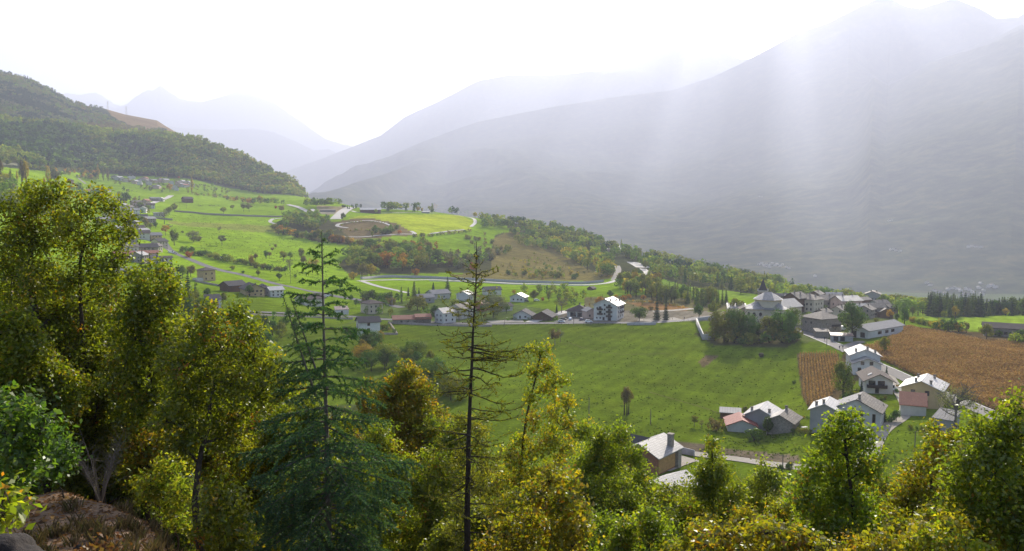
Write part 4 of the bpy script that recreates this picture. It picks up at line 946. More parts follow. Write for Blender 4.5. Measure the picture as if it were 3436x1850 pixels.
def bell_tower():
    p = at(2566, 462); az = math.atan2(p.x, p.y); o = prop(empty('bell_tower', p, -az), 'dark bell tower with a pointed stone spire behind the church', 'tower')
    zt = (HY - 977) / F * p.y - p.z; za = (HY - 934) / F * p.y - p.z
    m = PM(); m.box(-2.6, 2.6, -2.6, 2.6, -3, zt); m.obj('shaft', [WALL['stone']], o)
    m = PM(); m.box(-2.85, 2.85, -2.85, 2.85, zt + 0.003, zt + 0.35); m.obj('cornice', [WALL['pale']], o)
    m = PM(); b = 2.4
    q = [(-b, -b, zt + 0.353), (b, -b, zt + 0.353), (b, b, zt + 0.353), (-b, b, zt + 0.353)]; h2 = [(x * 0.62, y * 0.62, zt + 0.353 + (za - zt) * 0.3) for x, y, z in q]
    for i in range(4):
        j = (i + 1) % 4; m.poly([q[i], q[j], h2[j], h2[i]]); m.poly([h2[i], h2[j], (0, 0, za)])
    m.obj('spire', [ROOF['dark']], o)
    for x in (-0.9, 0.9):
        m = PM(); m.box(x - 0.5, x + 0.5, -2.66, -2.5, zt - 3.2, zt - 0.9); m.obj('window', [PANE], o)
    for x, y in ((-2.6, -2.6), (2.6, -2.6)):
        m = PM(); m.box(x - 0.25, x + 0.25, y - 0.25, y + 0.25, zt + 0.353, zt + 1.5); m.obj('pinnacle', [WALL['pale']], o)
bell_tower()
# village round the church
house(2754, 1122, 13, 13, 7.2, 25, 44, 'stone', 'mossy', 'square stone house with a big mossy slab hip roof beside the church trees', hip=True, over=0.8, win=[('F', 0, 4.8, 0.9, 1.1), ('F', -3.5, 4.8, 0.9, 1.1), ('R', -3, 4.8, 0.9, 1.1), ('R', 3, 2.0, 0.9, 1.1), ('L', 0, 4.6, 0.9, 1.1), ('L', -3.6, 2.0, 1.0, 1.6), ('F', 2.6, 1.8, 1.1, 1.6)], balc=[('R', 2.2, 3.4, 6)])
lean_shed(2756, 1133, 6.0, 4.5, 2.6, 3.4, -14, 'stone', 'mossy', 'small stone outbuilding with a mottled roof at the foot of the square stone house')
lean_shed(2823, 1147, 9.2, 5.5, 2.6, 3.0, -6, 'concrete', 'rust', 'low green grey garage block with a rusty roof beside the street', win=[('F', -2.6, 1.2, 2.0, 2.0), ('F', 0.2, 1.2, 2.0, 2.0)])
house(2476, 1040, 11.5, 9, 4.5, 20, 84, 'cream', 'slate', 'house with a bright slab roof showing above the trees left of the church', over=0.8, chim=[(-2, -4.5), (-2, 0), (1, 4)], r=455)
house(2508, 1056, 6, 8, 6.5, 24, -8, 'pink', 'brown', 'narrow brownish house close to the left of the church', over=0.5, r=432, win=wins('F', (-1.4, 1.4), (2, 4.8), 0.8, 1.2))
house(2668, 1046, 10.1, 10.6, 8.1, 30, 30, 'wood', 'mossy', 'dark timber house with a steep mossy roof behind the church nave', over=0.9, chim=[(0.5, -2), (2, 2)], win=wins('F', (-2.4, 0, 2.4), (2, 5), 0.8, 1.1))
house(2716, 1050, 11.7, 12.8, 7.8, 27, 26, 'cream', 'mossy', 'big two storey house with hipped stone roof right of the church', hip=True, over=0.8, chim=[(-2.5, 1), (0.5, -1), (2.5, 2)], win=wins('F', (-4, -1.4, 1.4, 4), (2, 5), 0.9, 1.4) + wins('R', (-3.5, 0, 3.5), (2, 5), 0.9, 1.3), balc=[('F', -1.4, 3.9, 3)])
house(2778, 1045, 11.7, 12.8, 7.0, 25, 58, 'stone', 'mossy', 'stone walled house with a mossy ridge in the row right of the church', over=0.7, chim=[(1, 0), (-2, 4)], win=wins('R', (-3.5, 0, 3.5), (2, 4.8), 0.9, 1.2) + wins('F', (-2.5, 2.5), (2, 4.8), 0.9, 1.2))
house(2838, 1053, 11.2, 14.8, 7.8, 24, 52, 'pink', 'slate', 'pinkish plastered house with the brightest slab roof in the row right of the church', over=0.8, chim=[(0.5, -3), (-1, 5)], win=wins('R', (-5, -1.8, 1.8, 5), (2, 5), 0.9, 1.3) + wins('F', (-2.6, 2.6), (2, 5), 0.9, 1.3))
house(2858, 1040, 6.4, 7.5, 4.9, 24, 20, 'stone', 'slate', 'small stone house with a short bright roof above the big village tree', over=0.6)
house(2893, 1036, 7.5, 9.5, 6.0, 24, 40, 'wood', 'mossy', 'timber walled house with patchy roof beside the tall dark gable', over=0.6, win=wins('R', (-2, 2), (2, 4), 0.8, 1.0))
house(2928, 1030, 10.6, 10.6, 9.8, 21, 4, 'grey', 'mossy', 'tall dark gabled house highest in the village beyond the church', over=0.7, chim=[(-1, -4), (2.5, 2)], win=wins('F', (-2.5, 0, 2.5), (3, 6), 0.9, 1.1))
house(2932, 1064, 8.7, 10.6, 5.6, 25, 76, 'stone', 'mossy', 'long stone house under the tall dark gable', over=0.6, win=wins('R', (-3, 0, 3), (1.6, 3.8), 0.9, 1.1))
house(2978, 1070, 7.7, 9.5, 3.5, 28, -16, 'wood', 'mossy', 'timber hut with a mottled gable roof at the edge of the village', over=0.7, name='hut', cat='hut', r=525)
house(2953, 1147, 10.0, 32, 3.6, 22, 28, 'white', 'grey', 'long low barn with dark grey roof and white side above the big maize field', name='barn', cat='barn', over=0.8, win=[('R', -6, 1.8, 3.4, 1.4), ('R', 0.5, 1.8, 3.0, 1.4), ('R', 6, 1.8, 3.0, 1.4), ('F', 2.2, 1.3, 2.2, 2.4)], door=('F', -2.0, 2.4, 2.8, DARK), r=402)
house(3424, 1128, 9.0, 26, 4.0, 22, 86, 'stone', 'brown', 'dark barn with a brown roof in the sunny meadow at the edge of view', name='barn', cat='barn', over=0.8, r=446, win=[('R', -4, 1.6, 1.6, 1.4), ('R', 2, 1.6, 1.6, 1.4)])

# street row
apw = [('F', -4.6, 6.6, 1.0, 1.1), ('F', -0.3, 8.5, 1.0, 1.1), ('F', -0.3, 6.0, 1.0, 1.1), ('F', -0.3, 3.6, 1.0, 1.1), ('F', -4.8, 1.2, 0.9, 0.9), ('F', -2.8, 1.2, 0.9, 0.9), ('F', -0.9, 0.9, 1.2, 1.7), ('F', 2.4, 0.9, 1.8, 1.8)] + [('F', -2.9, v, 1.6, 1.9) for v in (6.7, 4.2)] + [('F', 2.4, v, 1.6, 1.9) for v in (8.0, 5.5, 3.1)] + wins('R', (-4, 0, 4), (2, 4.6, 7), 1.0, 1.3)
house(2046, 1079, 13.4, 14, 8.6, 26, 17, 'white', 'white', 'white four storey apartment block with dark balconies and glaring roof on the street', name='apartment_house', over=1.0, win=apw, chim=[(2.6, -5.6), (3.6, 2), (4.6, 5)], balc=[('F', -2.9, 5.7, 3.0), ('F', -2.9, 3.2, 3.0), ('F', 2.4, 7.0, 3.2), ('F', 2.4, 4.5, 3.2), ('F', 2.4, 2.1, 3.2)] + [('R', 1, 4, 6), ('R', 1, 6.5, 6)], r=446)
house(1945, 1078, 12.5, 10, 3.4, 28, 10, 'pale', 'brown', 'low house with a dark hipped roof and open garage front beside the apartment block', hip=True, over=1.1, win=[('F', -2.6, 1.4, 3.4, 2.5), ('F', 2.2, 1.4, 4.6, 2.5)], chim=[(0.5, 0), (3, 2)], r=466)
house(1982, 1074, 7, 8, 4.0, 26, -20, 'pink', 'grey', 'small pinkish house squeezed between the garage house and the apartment block', over=0.6, r=458, win=wins('F', (-1.5, 1.5), (1.6,), 0.9, 1.2))
house(1758, 1065, 10.5, 10, 2.4, 27, 12, 'white', 'dark', 'low white bungalow with a dark gable roof behind a hedge, farther from the parked cars', over=1.1, win=[('F', -1.2, 1.2, 0.9, 1.7), ('F', 2, 1.4, 1.2, 1.0)], r=462)
house(1828, 1068, 10.5, 12, 2.2, 27, 14, 'wood', 'dark', 'low bungalow with a dark roof behind the hedge, nearer to the parked cars', over=1.1, r=456)
house(1742, 1014, 10.2, 9, 3.4, 24, 18, 'white', 'slate', 'white bungalow with a pale gable roof standing alone above the street row', over=0.8, win=wins('F', (-2.6, 0.5, 3), (1.7,), 1.1, 1.1), r=548)
house(1985, 974, 5, 5, 1.2, 30, 30, 'wood', 'brown', 'tiny brown hay hut alone in the green field under the hairpin road', name='hut', cat='hut', over=0.5)
house(1230, 1123, 8.2, 10.2, 7.2, 27, 78, 'white', 'dark', 'tall white house with red shutters and dark roof beside the big meadow', over=0.7, win=wins('R', (-0.6,), (6.0, 3.4, 1.0), 1.1, 1.2) + wins('F', (0,), (5,), 0.8, 2.0), trim='red', r=398, lod=True, door=('R', 1.8, 1.2, 2.1, DOORW))
house(1243, 1046, 10, 9.5, 6.4, 22, -30, 'cream', 'brown', 'cream two storey house with a hipped brown roof and small side balcony', hip=True, over=0.9, win=wins('F', (-3, 0.2), (1.6, 4.4), 0.9, 1.2) + wins('R', (-2, 2), (1.6, 4.4), 1.0, 1.2), balc=[('R', 1, 3.3, 4)], r=492)
lean_shed(1146, 1057, 7.6, 5, 3.0, 4.4, -12, 'white', 'rust', 'white hut with a rust red roof and one dark window by the narrow lane', name='hut', cat='hut', win=[('F', -0.3, 1.4, 1.1, 1.9)])
house(1378, 1079, 7.5, 21, 2.8, 24, 85, 'stone', 'tile', 'long low barn with a terracotta roof beside the street', name='barn', cat='barn', over=0.6, win=wins('R', (-6, -2.5, 1.5), (1.5,), 1.1, 0.7), r=448,
      extra=lambda o, w, l, h, rise: (lambda R, b: (body(b, w - 1, 8, h + 1.0, rise - 0.4, 0.5, l / 2 - 4.5), b.obj('tall_bay', [WALL['stone']], o), gable_roof(R, w - 1, 8, h + 1.0, rise - 0.4, 0.6, 0.5, l / 2 - 4.5), R.obj('roof', [ROOF['tile']], o)))(PM(), PM()))
house(1492, 1081, 8, 9, 6.0, 30, 52, 'white', 'slate', 'white gabled house with a grey slab roof right of the terracotta barn', over=0.7, win=wins('R', (-2.5, 2), (1.8, 4.4), 0.9, 1.2) + wins('F', (-1.8, 1.8), (1.8, 4.4), 0.9, 1.2), r=449)
house(1545, 1070, 9.5, 12, 6.0, 28, 34, 'pale', 'mossy', 'old pale house with a mossy slab roof between two bare trees', over=0.7, win=wins('R', (-3, 1, 4), (1.8, 4.2), 0.9, 1.2) + wins('F', (-2, 2), (1.8, 4.2), 0.9, 1.2), r=466)
for a in [(1425, 1018, 9, 11, 3.6, 70, 'grey', 'grey', 'low grey house with a wide grey roof behind the terracotta barn'), (1470, 1006, 10, 14, 4.0, 60, 'pale', 'grey', 'long house under the tall spruce with a dull grey roof'), (1560, 1010, 9, 9, 4.5, 24, 'white', 'white', 'white house with a glaring roof half hidden by the thin larch'),
          (1650, 992, 9, 12, 4.0, 72, 'white', 'dark', 'white house with dark roof behind the big round village tree'), (1615, 1046, 8, 8, 4.5, 30, 'brick', 'tile', 'small red walled house right of the larch trunk'), (1690, 1046, 7, 9, 3.2, 60, 'pale', 'brown', 'little brown roofed house beside the big round village tree')]:
    house(a[0], a[1], a[2], a[3], a[4], 24, a[5], a[6], a[7], a[8], over=0.7, win=wins('R', (-2.5, 2), (1.7,), 1.0, 1.2))

# houses along the upper road
house(686, 942, 9.0, 9.0, 7.4, 24, -27, 'ochre', 'brown', 'square ochre tower house with a low pyramid roof below the bend of the road', hip=True, over=0.9, win=wins('F', (-2.4, 2.0), (1.6, 5.0), 0.9, 1.3), r=598,
      extra=lambda o, w, l, h, rise: (lambda m: (m.box(-w / 2 - 5, -w / 2 - 0.01, -l / 2, 1, 0, 2.2), m.obj('porch', [WALL['pale']], o)))(PM()))
house(840, 980, 11.5, 17, 4.4, 27, -12, 'ochre', 'dark', 'ochre gabled farm house with a broad dark roof and a row of windows', name='farmhouse', over=1.0, win=wins('F', (-3.6, -1.2, 1.2, 3.6), (3.0,), 1.4, 1.1) + wins('F', (-3.6, 0, 3.6), (0.9,), 1.0, 1.0), chim=[(-2, -3), (2.5, 2)], r=528)
house(775, 972, 9.5, 13, 4.2, 27, 52, 'wood', 'dark', 'brown timber barn with a dark roof joined to the ochre farm house', name='barn', cat='barn', over=1.0, r=545)
house(878, 978, 7, 9, 4.8, 26, -8, 'pink', 'dark', 'narrow pinkish house between the ochre farm house and the white one', over=0.7, win=wins('F', (-1.6, 1.6), (1.4, 3.8), 0.9, 1.4), r=538)
house(915, 979, 8.0, 9.0, 4.6, 24, 66, 'white', 'white', 'white house with a pale roof at the end of the farm row', over=0.8, win=wins('R', (-2.6, 0.6, 2.8), (1.4, 3.4), 0.9, 1.1) + wins('F', (0,), (2.6,), 0.9, 1.2), r=532)
house(1034, 992, 10.5, 15, 4.6, 26, 56, 'pale', 'brown', 'grey white farm house with a broad brown roof behind the dark conifer top', name='farmhouse', over=1.0, win=wins('F', (-2.4, 2.4), (1.5, 3.6), 0.9, 1.2) + wins('R', (-4, 0, 4), (2.2,), 1.0, 1.2), chim=[(2, 3)], r=520)
lean_shed(714, 1032, 7.6, 6, 4.0, 6.0, -10, 'white', 'dark', 'white garage with a sloping dark roof and a dark red door', name='garage', cat='garage', door=(0.2, 4.2, 3.6, DOORR))
V_LEFT = [  # px, py, w, l, h, pitch, yaw, wall, roof, r, label
 (466, 812, 10, 16, 5.5, 25, 84, 'pale', 'brown', 800, 'pale house with a wide brown roof, largest in the village by the road bend'), (516, 808, 9.5, 10, 6, 26, 70, 'ochre', 'grey', 805, 'ochre house with a grey roof beside the road bend'),
 (490, 845, 12, 14, 4.5, 24, 78, 'stone', 'dark', 715, 'stone house with a broad dark roof below the pale village house'), (492, 858, 8, 14, 3.5, 24, 82, 'pink', 'tile', 690, 'long pinkish house with a faded tile roof in the lower village'),
 (552, 857, 7.0, 8, 4, 18, 80, 'pale', 'brown', 690, 'small flat roofed pale hut right beside the main road'), (557, 898, 7.5, 9, 3.6, 25, 80, 'white', 'tile', 600, 'white house with a terracotta roof behind the row of dark firs'),
 (420, 898, 9, 14, 3.2, 20, 80, 'concrete', 'grey', 565, 'grey roofed house close behind the big oak crown'), (410, 866, 9, 14, 4.2, 22, 82, 'brick', 'red', 640, 'house with a bright red roof seen through the oak crown'),
 (448, 750, 8, 9, 4.5, 26, 20, 'stone', 'slate', 960, 'hut with a pale gable roof standing between two villages'), (458, 778, 9, 12, 4.5, 25, 72, 'stone', 'brown', 880, 'brown house above the pale village house'),
 (405, 782, 9, 12, 4.0, 25, 60, 'grey', 'white', 860, 'house with a pale blue grey roof beside the oak crown'), (480, 710, 9, 11, 6, 24, 10, 'white', 'slate', 1150, 'white gabled house below the pale approach road'),
 (533, 722, 9, 12, 4.5, 12, 80, 'pale', 'grey', 1120, 'flat roofed pale house at the edge of the sunny meadow'), (458, 692, 10, 13, 6, 26, 70, 'pink', 'mossy', 1240, 'pinkish house with a stone roof in the middle village'),
 (376, 672, 9, 10, 5, 26, 16, 'white', 'brown', 1320, 'white chalet with a brown roof beside the dark trees'), (492, 682, 8, 9, 5, 26, 40, 'pink', 'tile', 1290, 'small house with a red roof in the middle village'),
 (520, 663, 8, 13, 4.5, 24, 80, 'stone', 'slate', 1380, 'long stone roofed house alone on the slope above the approach road'), (543, 661, 8, 9, 4.5, 26, 20, 'white', 'white', 1390, 'white house with a bright roof alone on the slope above the approach road'),
 (630, 666, 12, 14, 7, 26, 66, 'wood', 'brown', 1400, 'large dark brown barn beside the golden poplar'), (296, 648, 9, 12, 4.5, 26, 70, 'white', 'tile', 1440, 'house with an orange roof among dark trees on the slope'),
 (362, 638, 9, 10, 4.5, 26, 30, 'white', 'brown', 1500, 'white gabled house on the open slope above the dark trees'), (239, 622, 9, 10, 5, 28, 20, 'wood', 'dark', 1560, 'dark timber house highest on the left slope'),
 (395, 690, 8, 10, 4.5, 26, 10, 'grey', 'dark', 1230, 'grey house with a dark roof at the lower end of the middle village'), (345, 745, 9, 11, 4.5, 24, 60, 'pink', 'slate', 960, 'house with a reddish stone roof glimpsed through the oak leaves')]
for q in V_LEFT:
    house(q[0], q[1], q[2], q[3], q[4], q[5], q[6], q[7], q[8], q[10], over=0.8, r=q[9], win=wins('F', (-2, 2), (1.8, q[4] - 1.2), 0.9, 1.1) + wins('R', (-3, 0, 3), (1.8, q[4] - 1.2), 0.9, 1.1))
g = np.random.default_rng(15)
RW = {'slate': 'light stone', 'mossy': 'mottled stone', 'dark': 'dark', 'tile': 'terracotta', 'brown': 'brown', 'white': 'pale'}
for (x, y, rf, wl) in [(415, 700, 'slate', 'white'), (432, 709, 'mossy', 'pale'), (447, 720, 'slate', 'white'), (470, 699, 'mossy', 'pink'), (505, 700, 'brown', 'white'), (474, 740, 'dark', 'pale'), (500, 748, 'slate', 'stone'), (430, 735, 'mossy', 'stone'), (520, 845, 'mossy', 'cream'), (500, 884, 'dark', 'pale'), (468, 884, 'slate', 'stone'), (436, 846, 'mossy', 'pale'), (430, 818, 'brown', 'stone'), (536, 832, 'dark', 'cream'), (390, 712, 'slate', 'white'), (372, 735, 'brown', 'pale'), (445, 790, 'mossy', 'stone'), (478, 795, 'slate', 'pale')]:
    zone = 'in the middle village' if y < 760 else 'in the lower village by the road bend'
    house(x, y, g.uniform(8, 10), g.uniform(9, 13), g.uniform(4, 6), 26, g.uniform(20, 85), wl, rf, f'house with a {RW[rf]} roof packed {zone}', over=0.8, group=f'{RW[rf]} roofed houses {zone}', win=wins('F', (-2, 2), (1.8, 4), 0.9, 1.1) + wins('R', (-3, 0, 3), (1.8, 4), 0.9, 1.1))
for (x, y, w_, l_, h_, yw, wl, rf) in [(2688, 1030, 8, 10, 6, 60, 'stone', 'mossy'), (2738, 1018, 8, 9, 6.5, 20, 'wood', 'mossy'), (2796, 1022, 9, 11, 6, 70, 'stone', 'slate'), (2862, 1020, 8, 10, 6, 30, 'stone', 'mossy'), (2905, 1068, 8, 9, 5, 15, 'stone', 'mossy'), (2950, 1046, 8, 10, 5.5, 50, 'pale', 'mossy'), (2872, 1066, 8, 10, 5.5, 62, 'stone', 'slate'), (2762, 1076, 6, 7, 4.5, 30, 'stone', 'mossy'), (2815, 1070, 7, 9, 5, 20, 'cream', 'mossy'), (2650, 1036, 8, 9, 6, 45, 'stone', 'slate'), (2625, 1028, 7, 9, 6, 75, 'wood', 'mossy'), (2985, 1052, 7, 8, 4, 40, 'stone', 'mossy')]:
    house(x, y, w_, l_, h_, 27, yw, wl, rf, f'{wl} walled house with a {RW[rf]} roof packed among the houses right of the church', over=0.8, group=f'{wl} houses with {RW[rf]} roofs right of the church', chim=[(0.8, 1.5)], win=wins('F', (-2, 2), (1.8, 4.2), 0.9, 1.1) + wins('R', (-2.6, 0.4, 3), (1.8, 4.2), 0.9, 1.1))
# far upper village: every house a thing, no windows at this size
g = np.random.default_rng(5)
FARV = [(384, 601), (392, 604), (401, 606), (410, 608), (420, 612), (432, 612), (436, 603), (446, 601), (470, 612), (480, 610), (488, 607), (495, 614), (506, 612), (515, 616), (540, 613), (548, 612), (556, 614), (520, 633), (528, 634), (586, 636), (592, 640), (600, 622), (612, 618), (624, 620), (632, 619), (608, 628), (620, 630), (575, 620), (470, 622), (455, 618), (500, 622), (640, 628)]
for k, (x, y) in enumerate(FARV):
    rf = ('white', 'slate', 'grey', 'mossy', 'tile')[int(g.choice(5, p=[.34, .26, .2, .12, .08]))]
    nmz = {'white': 'pale', 'slate': 'light stone', 'grey': 'grey', 'mossy': 'brown stone', 'tile': 'terracotta'}[rf]
    house(x, y, g.uniform(8, 11), g.uniform(9, 13), g.uniform(4.5, 6.5), 25, g.uniform(-30, 60), ('white', 'pale', 'cream', 'pink')[int(g.integers(4))], rf, f'house with a {nmz} roof in the upper village under the wooded hill', over=0.7, group=f'{nmz} roofed houses of the upper village', lod=False)
# hamlet on the wooded ridge and farm on the knoll
for k, (x, y, w_, l_) in enumerate([(2026, 830, 9, 13), (2040, 832, 8, 11), (2046, 846, 9, 16), (2060, 833, 9, 13), (2070, 838, 8, 11), (2084, 832, 9, 14), (2094, 838, 8, 10), (2104, 836, 9, 11), (2055, 824, 8, 11), (2088, 845, 8, 10)]):
    house(x, y, w_, l_, 3.5, 24, g.uniform(55, 100), 'cream', 'white', 'house with a glaring pale roof in the hamlet on the wooded ridge', over=0.7, group='houses of the hamlet on the wooded ridge', lod=False)
house(1243, 716, 12, 29, 5.2, 22, 84, 'wood', 'white', 'long dark farm barn with a pale roof on top of the knoll', name='barn', cat='barn', over=1.0, lod=False)
lean_shed(1428, 716, 12, 6, 2.2, 2.8, 0, 'concrete', 'white', 'low shed with a pale flat roof at the end of the bright upper meadow')
lean_shed(1100, 712, 22, 8, 2.6, 3.4, 0, 'stone', 'mossy', 'low ruined stone farm building beside the gravel apron on the knoll', name='farm_building', cat='building')
# villages far down in the valley
FARV2 = [(2546, 890), (2556, 887), (2562, 892), (2572, 889), (2580, 893), (2590, 888), (2600, 894), (2608, 890), (2618, 896), (2625, 891), (2638, 899), (2648, 903), (2582, 899), (2566, 897), (3110, 952), (3122, 960), (3135, 980), (3152, 983), (3180, 975), (3196, 971), (3202, 970), (3214, 974), (3222, 980), (3240, 973), (3252, 976), (3262, 983), (3270, 988), (3290, 954), (3294, 992), (3300, 979), (3318, 965), (3328, 962), (3340, 968), (3232, 990), (3224, 998), (3246, 996), (3170, 990), (3284, 970), (2988, 841), (2999, 838), (3006, 843), (3020, 846), (3250, 832), (3262, 830), (3276, 831), (3292, 833), (2984, 743), (2992, 741), (2548, 661), (2556, 662), (2700, 980), (2735, 930)]
for k, (x, y) in enumerate(FARV2):
    zone = 'in the hamlet far down by the valley river' if x < 2760 and y > 880 else ('in the large village on the far valley floor' if y > 940 else 'in a clearing on the hazy mountain side')
    house(x, y, g.uniform(6.5, 9.5), g.uniform(8, 12), g.uniform(4, 6), 24, g.uniform(-40, 80), 'pale', ('brown', 'grey')[int(g.integers(2))], f'tiny pale house {zone}', over=0.8, group=f'houses {zone}', lod=False)
# ------------------------------------------------------------------ trees of the meadows, villages and hills
T = tree
# single trees of the sunny meadow
T('open', 750, 721, 26, 'olive', 'small round olive tree in the bright upper meadow, just above the long dark wall')
T('open', 780, 706, 18, 'olive', 'smallest round tree in the bright upper meadow, farther up than the long dark wall')
T('open', 818, 710, 27, 'grey', 'grey brown orchard tree standing left of its twin in the upper meadow'); T('open', 836, 712, 28, 'grey', 'grey brown orchard tree standing right of its twin in the upper meadow')
T('bare', 736, 783, 22, 'grey', 'small fan shaped tree alone on the yellow strip of the meadow')
T('open', 745, 824, 34, 'grey', 'round grey green tree with its shadow alone in the middle of the bright meadow')
T('wide', 650, 813, 38, 'grey', 'big domed grey green tree at the meadow edge near the road bend'); T('bush', 669, 809, 18, 'grey', 'ragged bush touching the big domed tree at the meadow edge')
T('open', 612, 787, 12, 'grey', 'little round tree between the tall green tree and the domed one', wide=1.1)
T('tall', 585, 824, 54, 'green', 'tall dense green tree beside the road bend'); T('open', 556, 791, 34, 'orange', 'orange autumn tree by the houses at the road bend')
T('round', 585, 713, 30, 'olive', 'upper of two olive trees where the long dark wall begins'); T('round', 568, 722, 29, 'olive', 'lower of two olive trees where the long dark wall begins')
T('round', 522, 767, 22, 'dark', 'dark green tree among brownish ones in front of the meadow cows'); T('tall', 490, 771, 40, 'brown', 'tall brownish tree behind the pale village house'); T('round', 505, 772, 22, 'lime', 'yellowish tree beside the tall brownish one')
T('bare', 552, 752, 48, 'grey', 'tall thin bare tree standing above the meadow cows')
T('bush', 632, 849, 26, 'green', 'green bush at the road beside the red leaved one'); T('round', 645, 851, 24, 'dark', 'dark green bushy tree behind the red leaved bush'); T('bush', 636, 864, 24, 'red', 'red leaved bush standing at the main road'); T('bush', 612, 845, 20, 'green', 'green bush by the road under the tall dense tree')
hedge([(648, 856), (690, 860), (735, 872)], 11, ['bush', 'row', 'round'], ['green', 'olive', 'dark', 'lime'], (4, 6.5), 'in the hedge above the main road')
hedge([(752, 874), (790, 884), (858, 892)], 12, ['row', 'bush', 'round'], ['dark', 'olive', 'green', 'lime'], (4, 7), 'in the hedge above the main road')
hedge([(858, 898), (900, 905), (952, 911)], 11, ['row', 'bush'], ['dark', 'olive', 'dark', 'lime'], (3.5, 6), 'in the low hedge left of the conifer tip')
T('tall', 843, 893, 38, 'gold', 'golden yellow tree rising from the meadow hedge'); T('round', 858, 874, 22, 'brown', 'reddish tree behind the golden one in the meadow hedge'); T('tall', 893, 869, 30, 'dark', 'dark narrow tree in the meadow beside a brown one'); T('round', 905, 864, 20, 'brown', 'small brown tree beside the dark narrow one in the meadow')
T('open', 914, 846, 16, 'brown', 'pinkish brown small tree uphill of the dark narrow one'); T('open', 925, 836, 17, 'brown', 'small brown tree on the meadow slope below the shaded grove'); T('open', 951, 878, 36, 'olive', 'olive tree on a thin stem in the meadow'); T('round', 974, 872, 26, 'green', 'green tree behind a dark wall in the meadow')
T('bare', 972, 908, 40, 'grey', 'grey bare tree in the meadow left of the conifer tip', wide=1.0); T('tall', 1011, 872, 42, 'olive', 'tall olive tree uphill of the golden spreading tree'); T('round', 1018, 888, 30, 'brown', 'brownish tree at the end of the meadow ditch')
T('open', 1050, 916, 48, 'gold', 'golden olive spreading tree with a long shadow behind the conifer tip', wide=1.1); T('round', 937, 943, 28, 'dark', 'dark green tree just above the white farm row house'); T('round', 866, 928, 22, 'olive', 'olive bush beyond the dark roofed farm house')
T('bush', 814, 918, 12, 'dark', 'dark bush on the main road above the farm roof'); T('bush', 778, 906, 18, 'olive', 'dull green bush beside the main road above the tower house'); T('round', 991, 936, 16, 'green', 'small green tree in the smooth grass near the conifer tip'); T('round', 1146, 968, 18, 'green', 'small tree on the grass below the hairpin road')
T('round', 837, 995, 38, 'dark', 'dark green fruit tree in front of the ochre farm house'); T('round', 696, 1000, 34, 'dark', 'dark bushy tree behind the white garage'); T('round', 748, 1022, 40, 'olive', 'olive tree right of the white garage')
hedge([(855, 982), (895, 984), (938, 984)], 9, ['row'], ['dark'], (1.4, 1.8), 'in the clipped hedge below the farm row', jit=1)
# poplars, left slope
for (x, y, h, hue, lab) in [(330, 602, 46, 'gold', 'golden poplar with a dark tree at its foot above the upper village'), (347, 606, 40, 'olive', 'dull golden poplar in the middle of three above the upper village'), (363, 608, 40, 'brown', 'reddish poplar nearest to the upper village roofs'), (644, 650, 52, 'gold', 'tall slim golden poplar beside the large dark brown barn'),
    (88, 622, 80, 'gold', 'tallest broad golden poplar on the left slope'), (74, 618, 72, 'brown', 'rusty poplar grown together with the tallest golden one'), (3, 598, 60, 'brown', 'rusty poplar at the left edge of view'), (36, 617, 42, 'olive', 'dull olive poplar between two golden ones on the left slope'), (58, 612, 34, 'gold', 'short golden poplar beside the tallest one'),
    (163, 628, 60, 'gold', 'golden poplar in front of a big grey green tree'), (150, 634, 36, 'orange', 'short rusty orange poplar below the golden one'), (174, 640, 30, 'orange', 'rusty orange poplar right of the golden one'), (199, 642, 34, 'gold', 'lonely golden poplar just above the oak top')]:
    T('poplar', x, y, h, hue, lab, wide=1.25)
T('round', 320, 601, 24, 'dark', 'dark round tree at the foot of the golden poplar'); T('round', 187, 622, 48, 'grey', 'big grey green tree behind the golden poplar'); T('bush', 17, 606, 26, 'gold', 'round golden bush on the left slope'); T('round', 570, 645, 27, 'orange', 'flaming orange tree in the upper village'); T('round', 600, 602, 11, 'red', 'small red tree at the forest edge above the upper village')
T('round', 540, 606, 12, 'gold', 'small golden tree above the upper village roofs')
wood([(375, 590), (640, 600), (660, 650), (560, 655), (380, 620)], 34, ['round', 'bush'], ['grey', 'olive', 'green', 'brown'], (5, 9), 'among the roofs of the upper village', 1000)
wood([(380, 650), (440, 640), (510, 700), (470, 770), (380, 800), (330, 720)], 46, ['round', 'bush', 'tall'], ['grey', 'olive', 'dark', 'brown', 'green'], (6, 11), 'around the middle village behind the oak', 500)
wood([(270, 630), (350, 640), (370, 675), (300, 690), (230, 640)], 24, ['round', 'wide'], ['dark', 'green', 'dark'], (9, 13), 'in the dark clump on the left slope', 900)
T('round', 424, 690, 40, 'dark', 'dark green crown between the chalets of the middle village'); T('round', 408, 694, 34, 'dark', 'dark tree pressed against the white chalet of the middle village')
hedge([(648, 655), (690, 660), (730, 660)], 9, ['round', 'bush'], ['olive', 'brown', 'green'], (5, 8), 'in the row right of the dark brown barn', 900)
wood([(650, 612), (700, 618), (790, 650), (760, 660), (660, 645)], 24, ['open', 'round'], ['olive', 'green', 'grey', 'lime'], (6, 9), 'in the orchards under the wooded hill', 1000, 8)
hedge([(722, 664), (790, 674), (850, 684)], 16, ['round', 'bush'], ['olive', 'brown', 'orange', 'green', 'gold'], (7, 11), 'in the row at the top of the bright meadow', 900)
hedge([(858, 684), (885, 686), (905, 688), (945, 690)], 8, ['round'], ['green', 'dark', 'olive'], (10, 13), 'in the row at the top of the bright meadow', 900, 4)
T('round', 872, 684, 26, 'gold', 'yellow orange tree at the top of the bright meadow'); T('open', 945, 716, 27, 'brown', 'brown spreading tree left of the gravel ramp on the knoll'); T('bush', 925, 700, 10, 'red', 'small reddish bush left of the brown spreading tree')
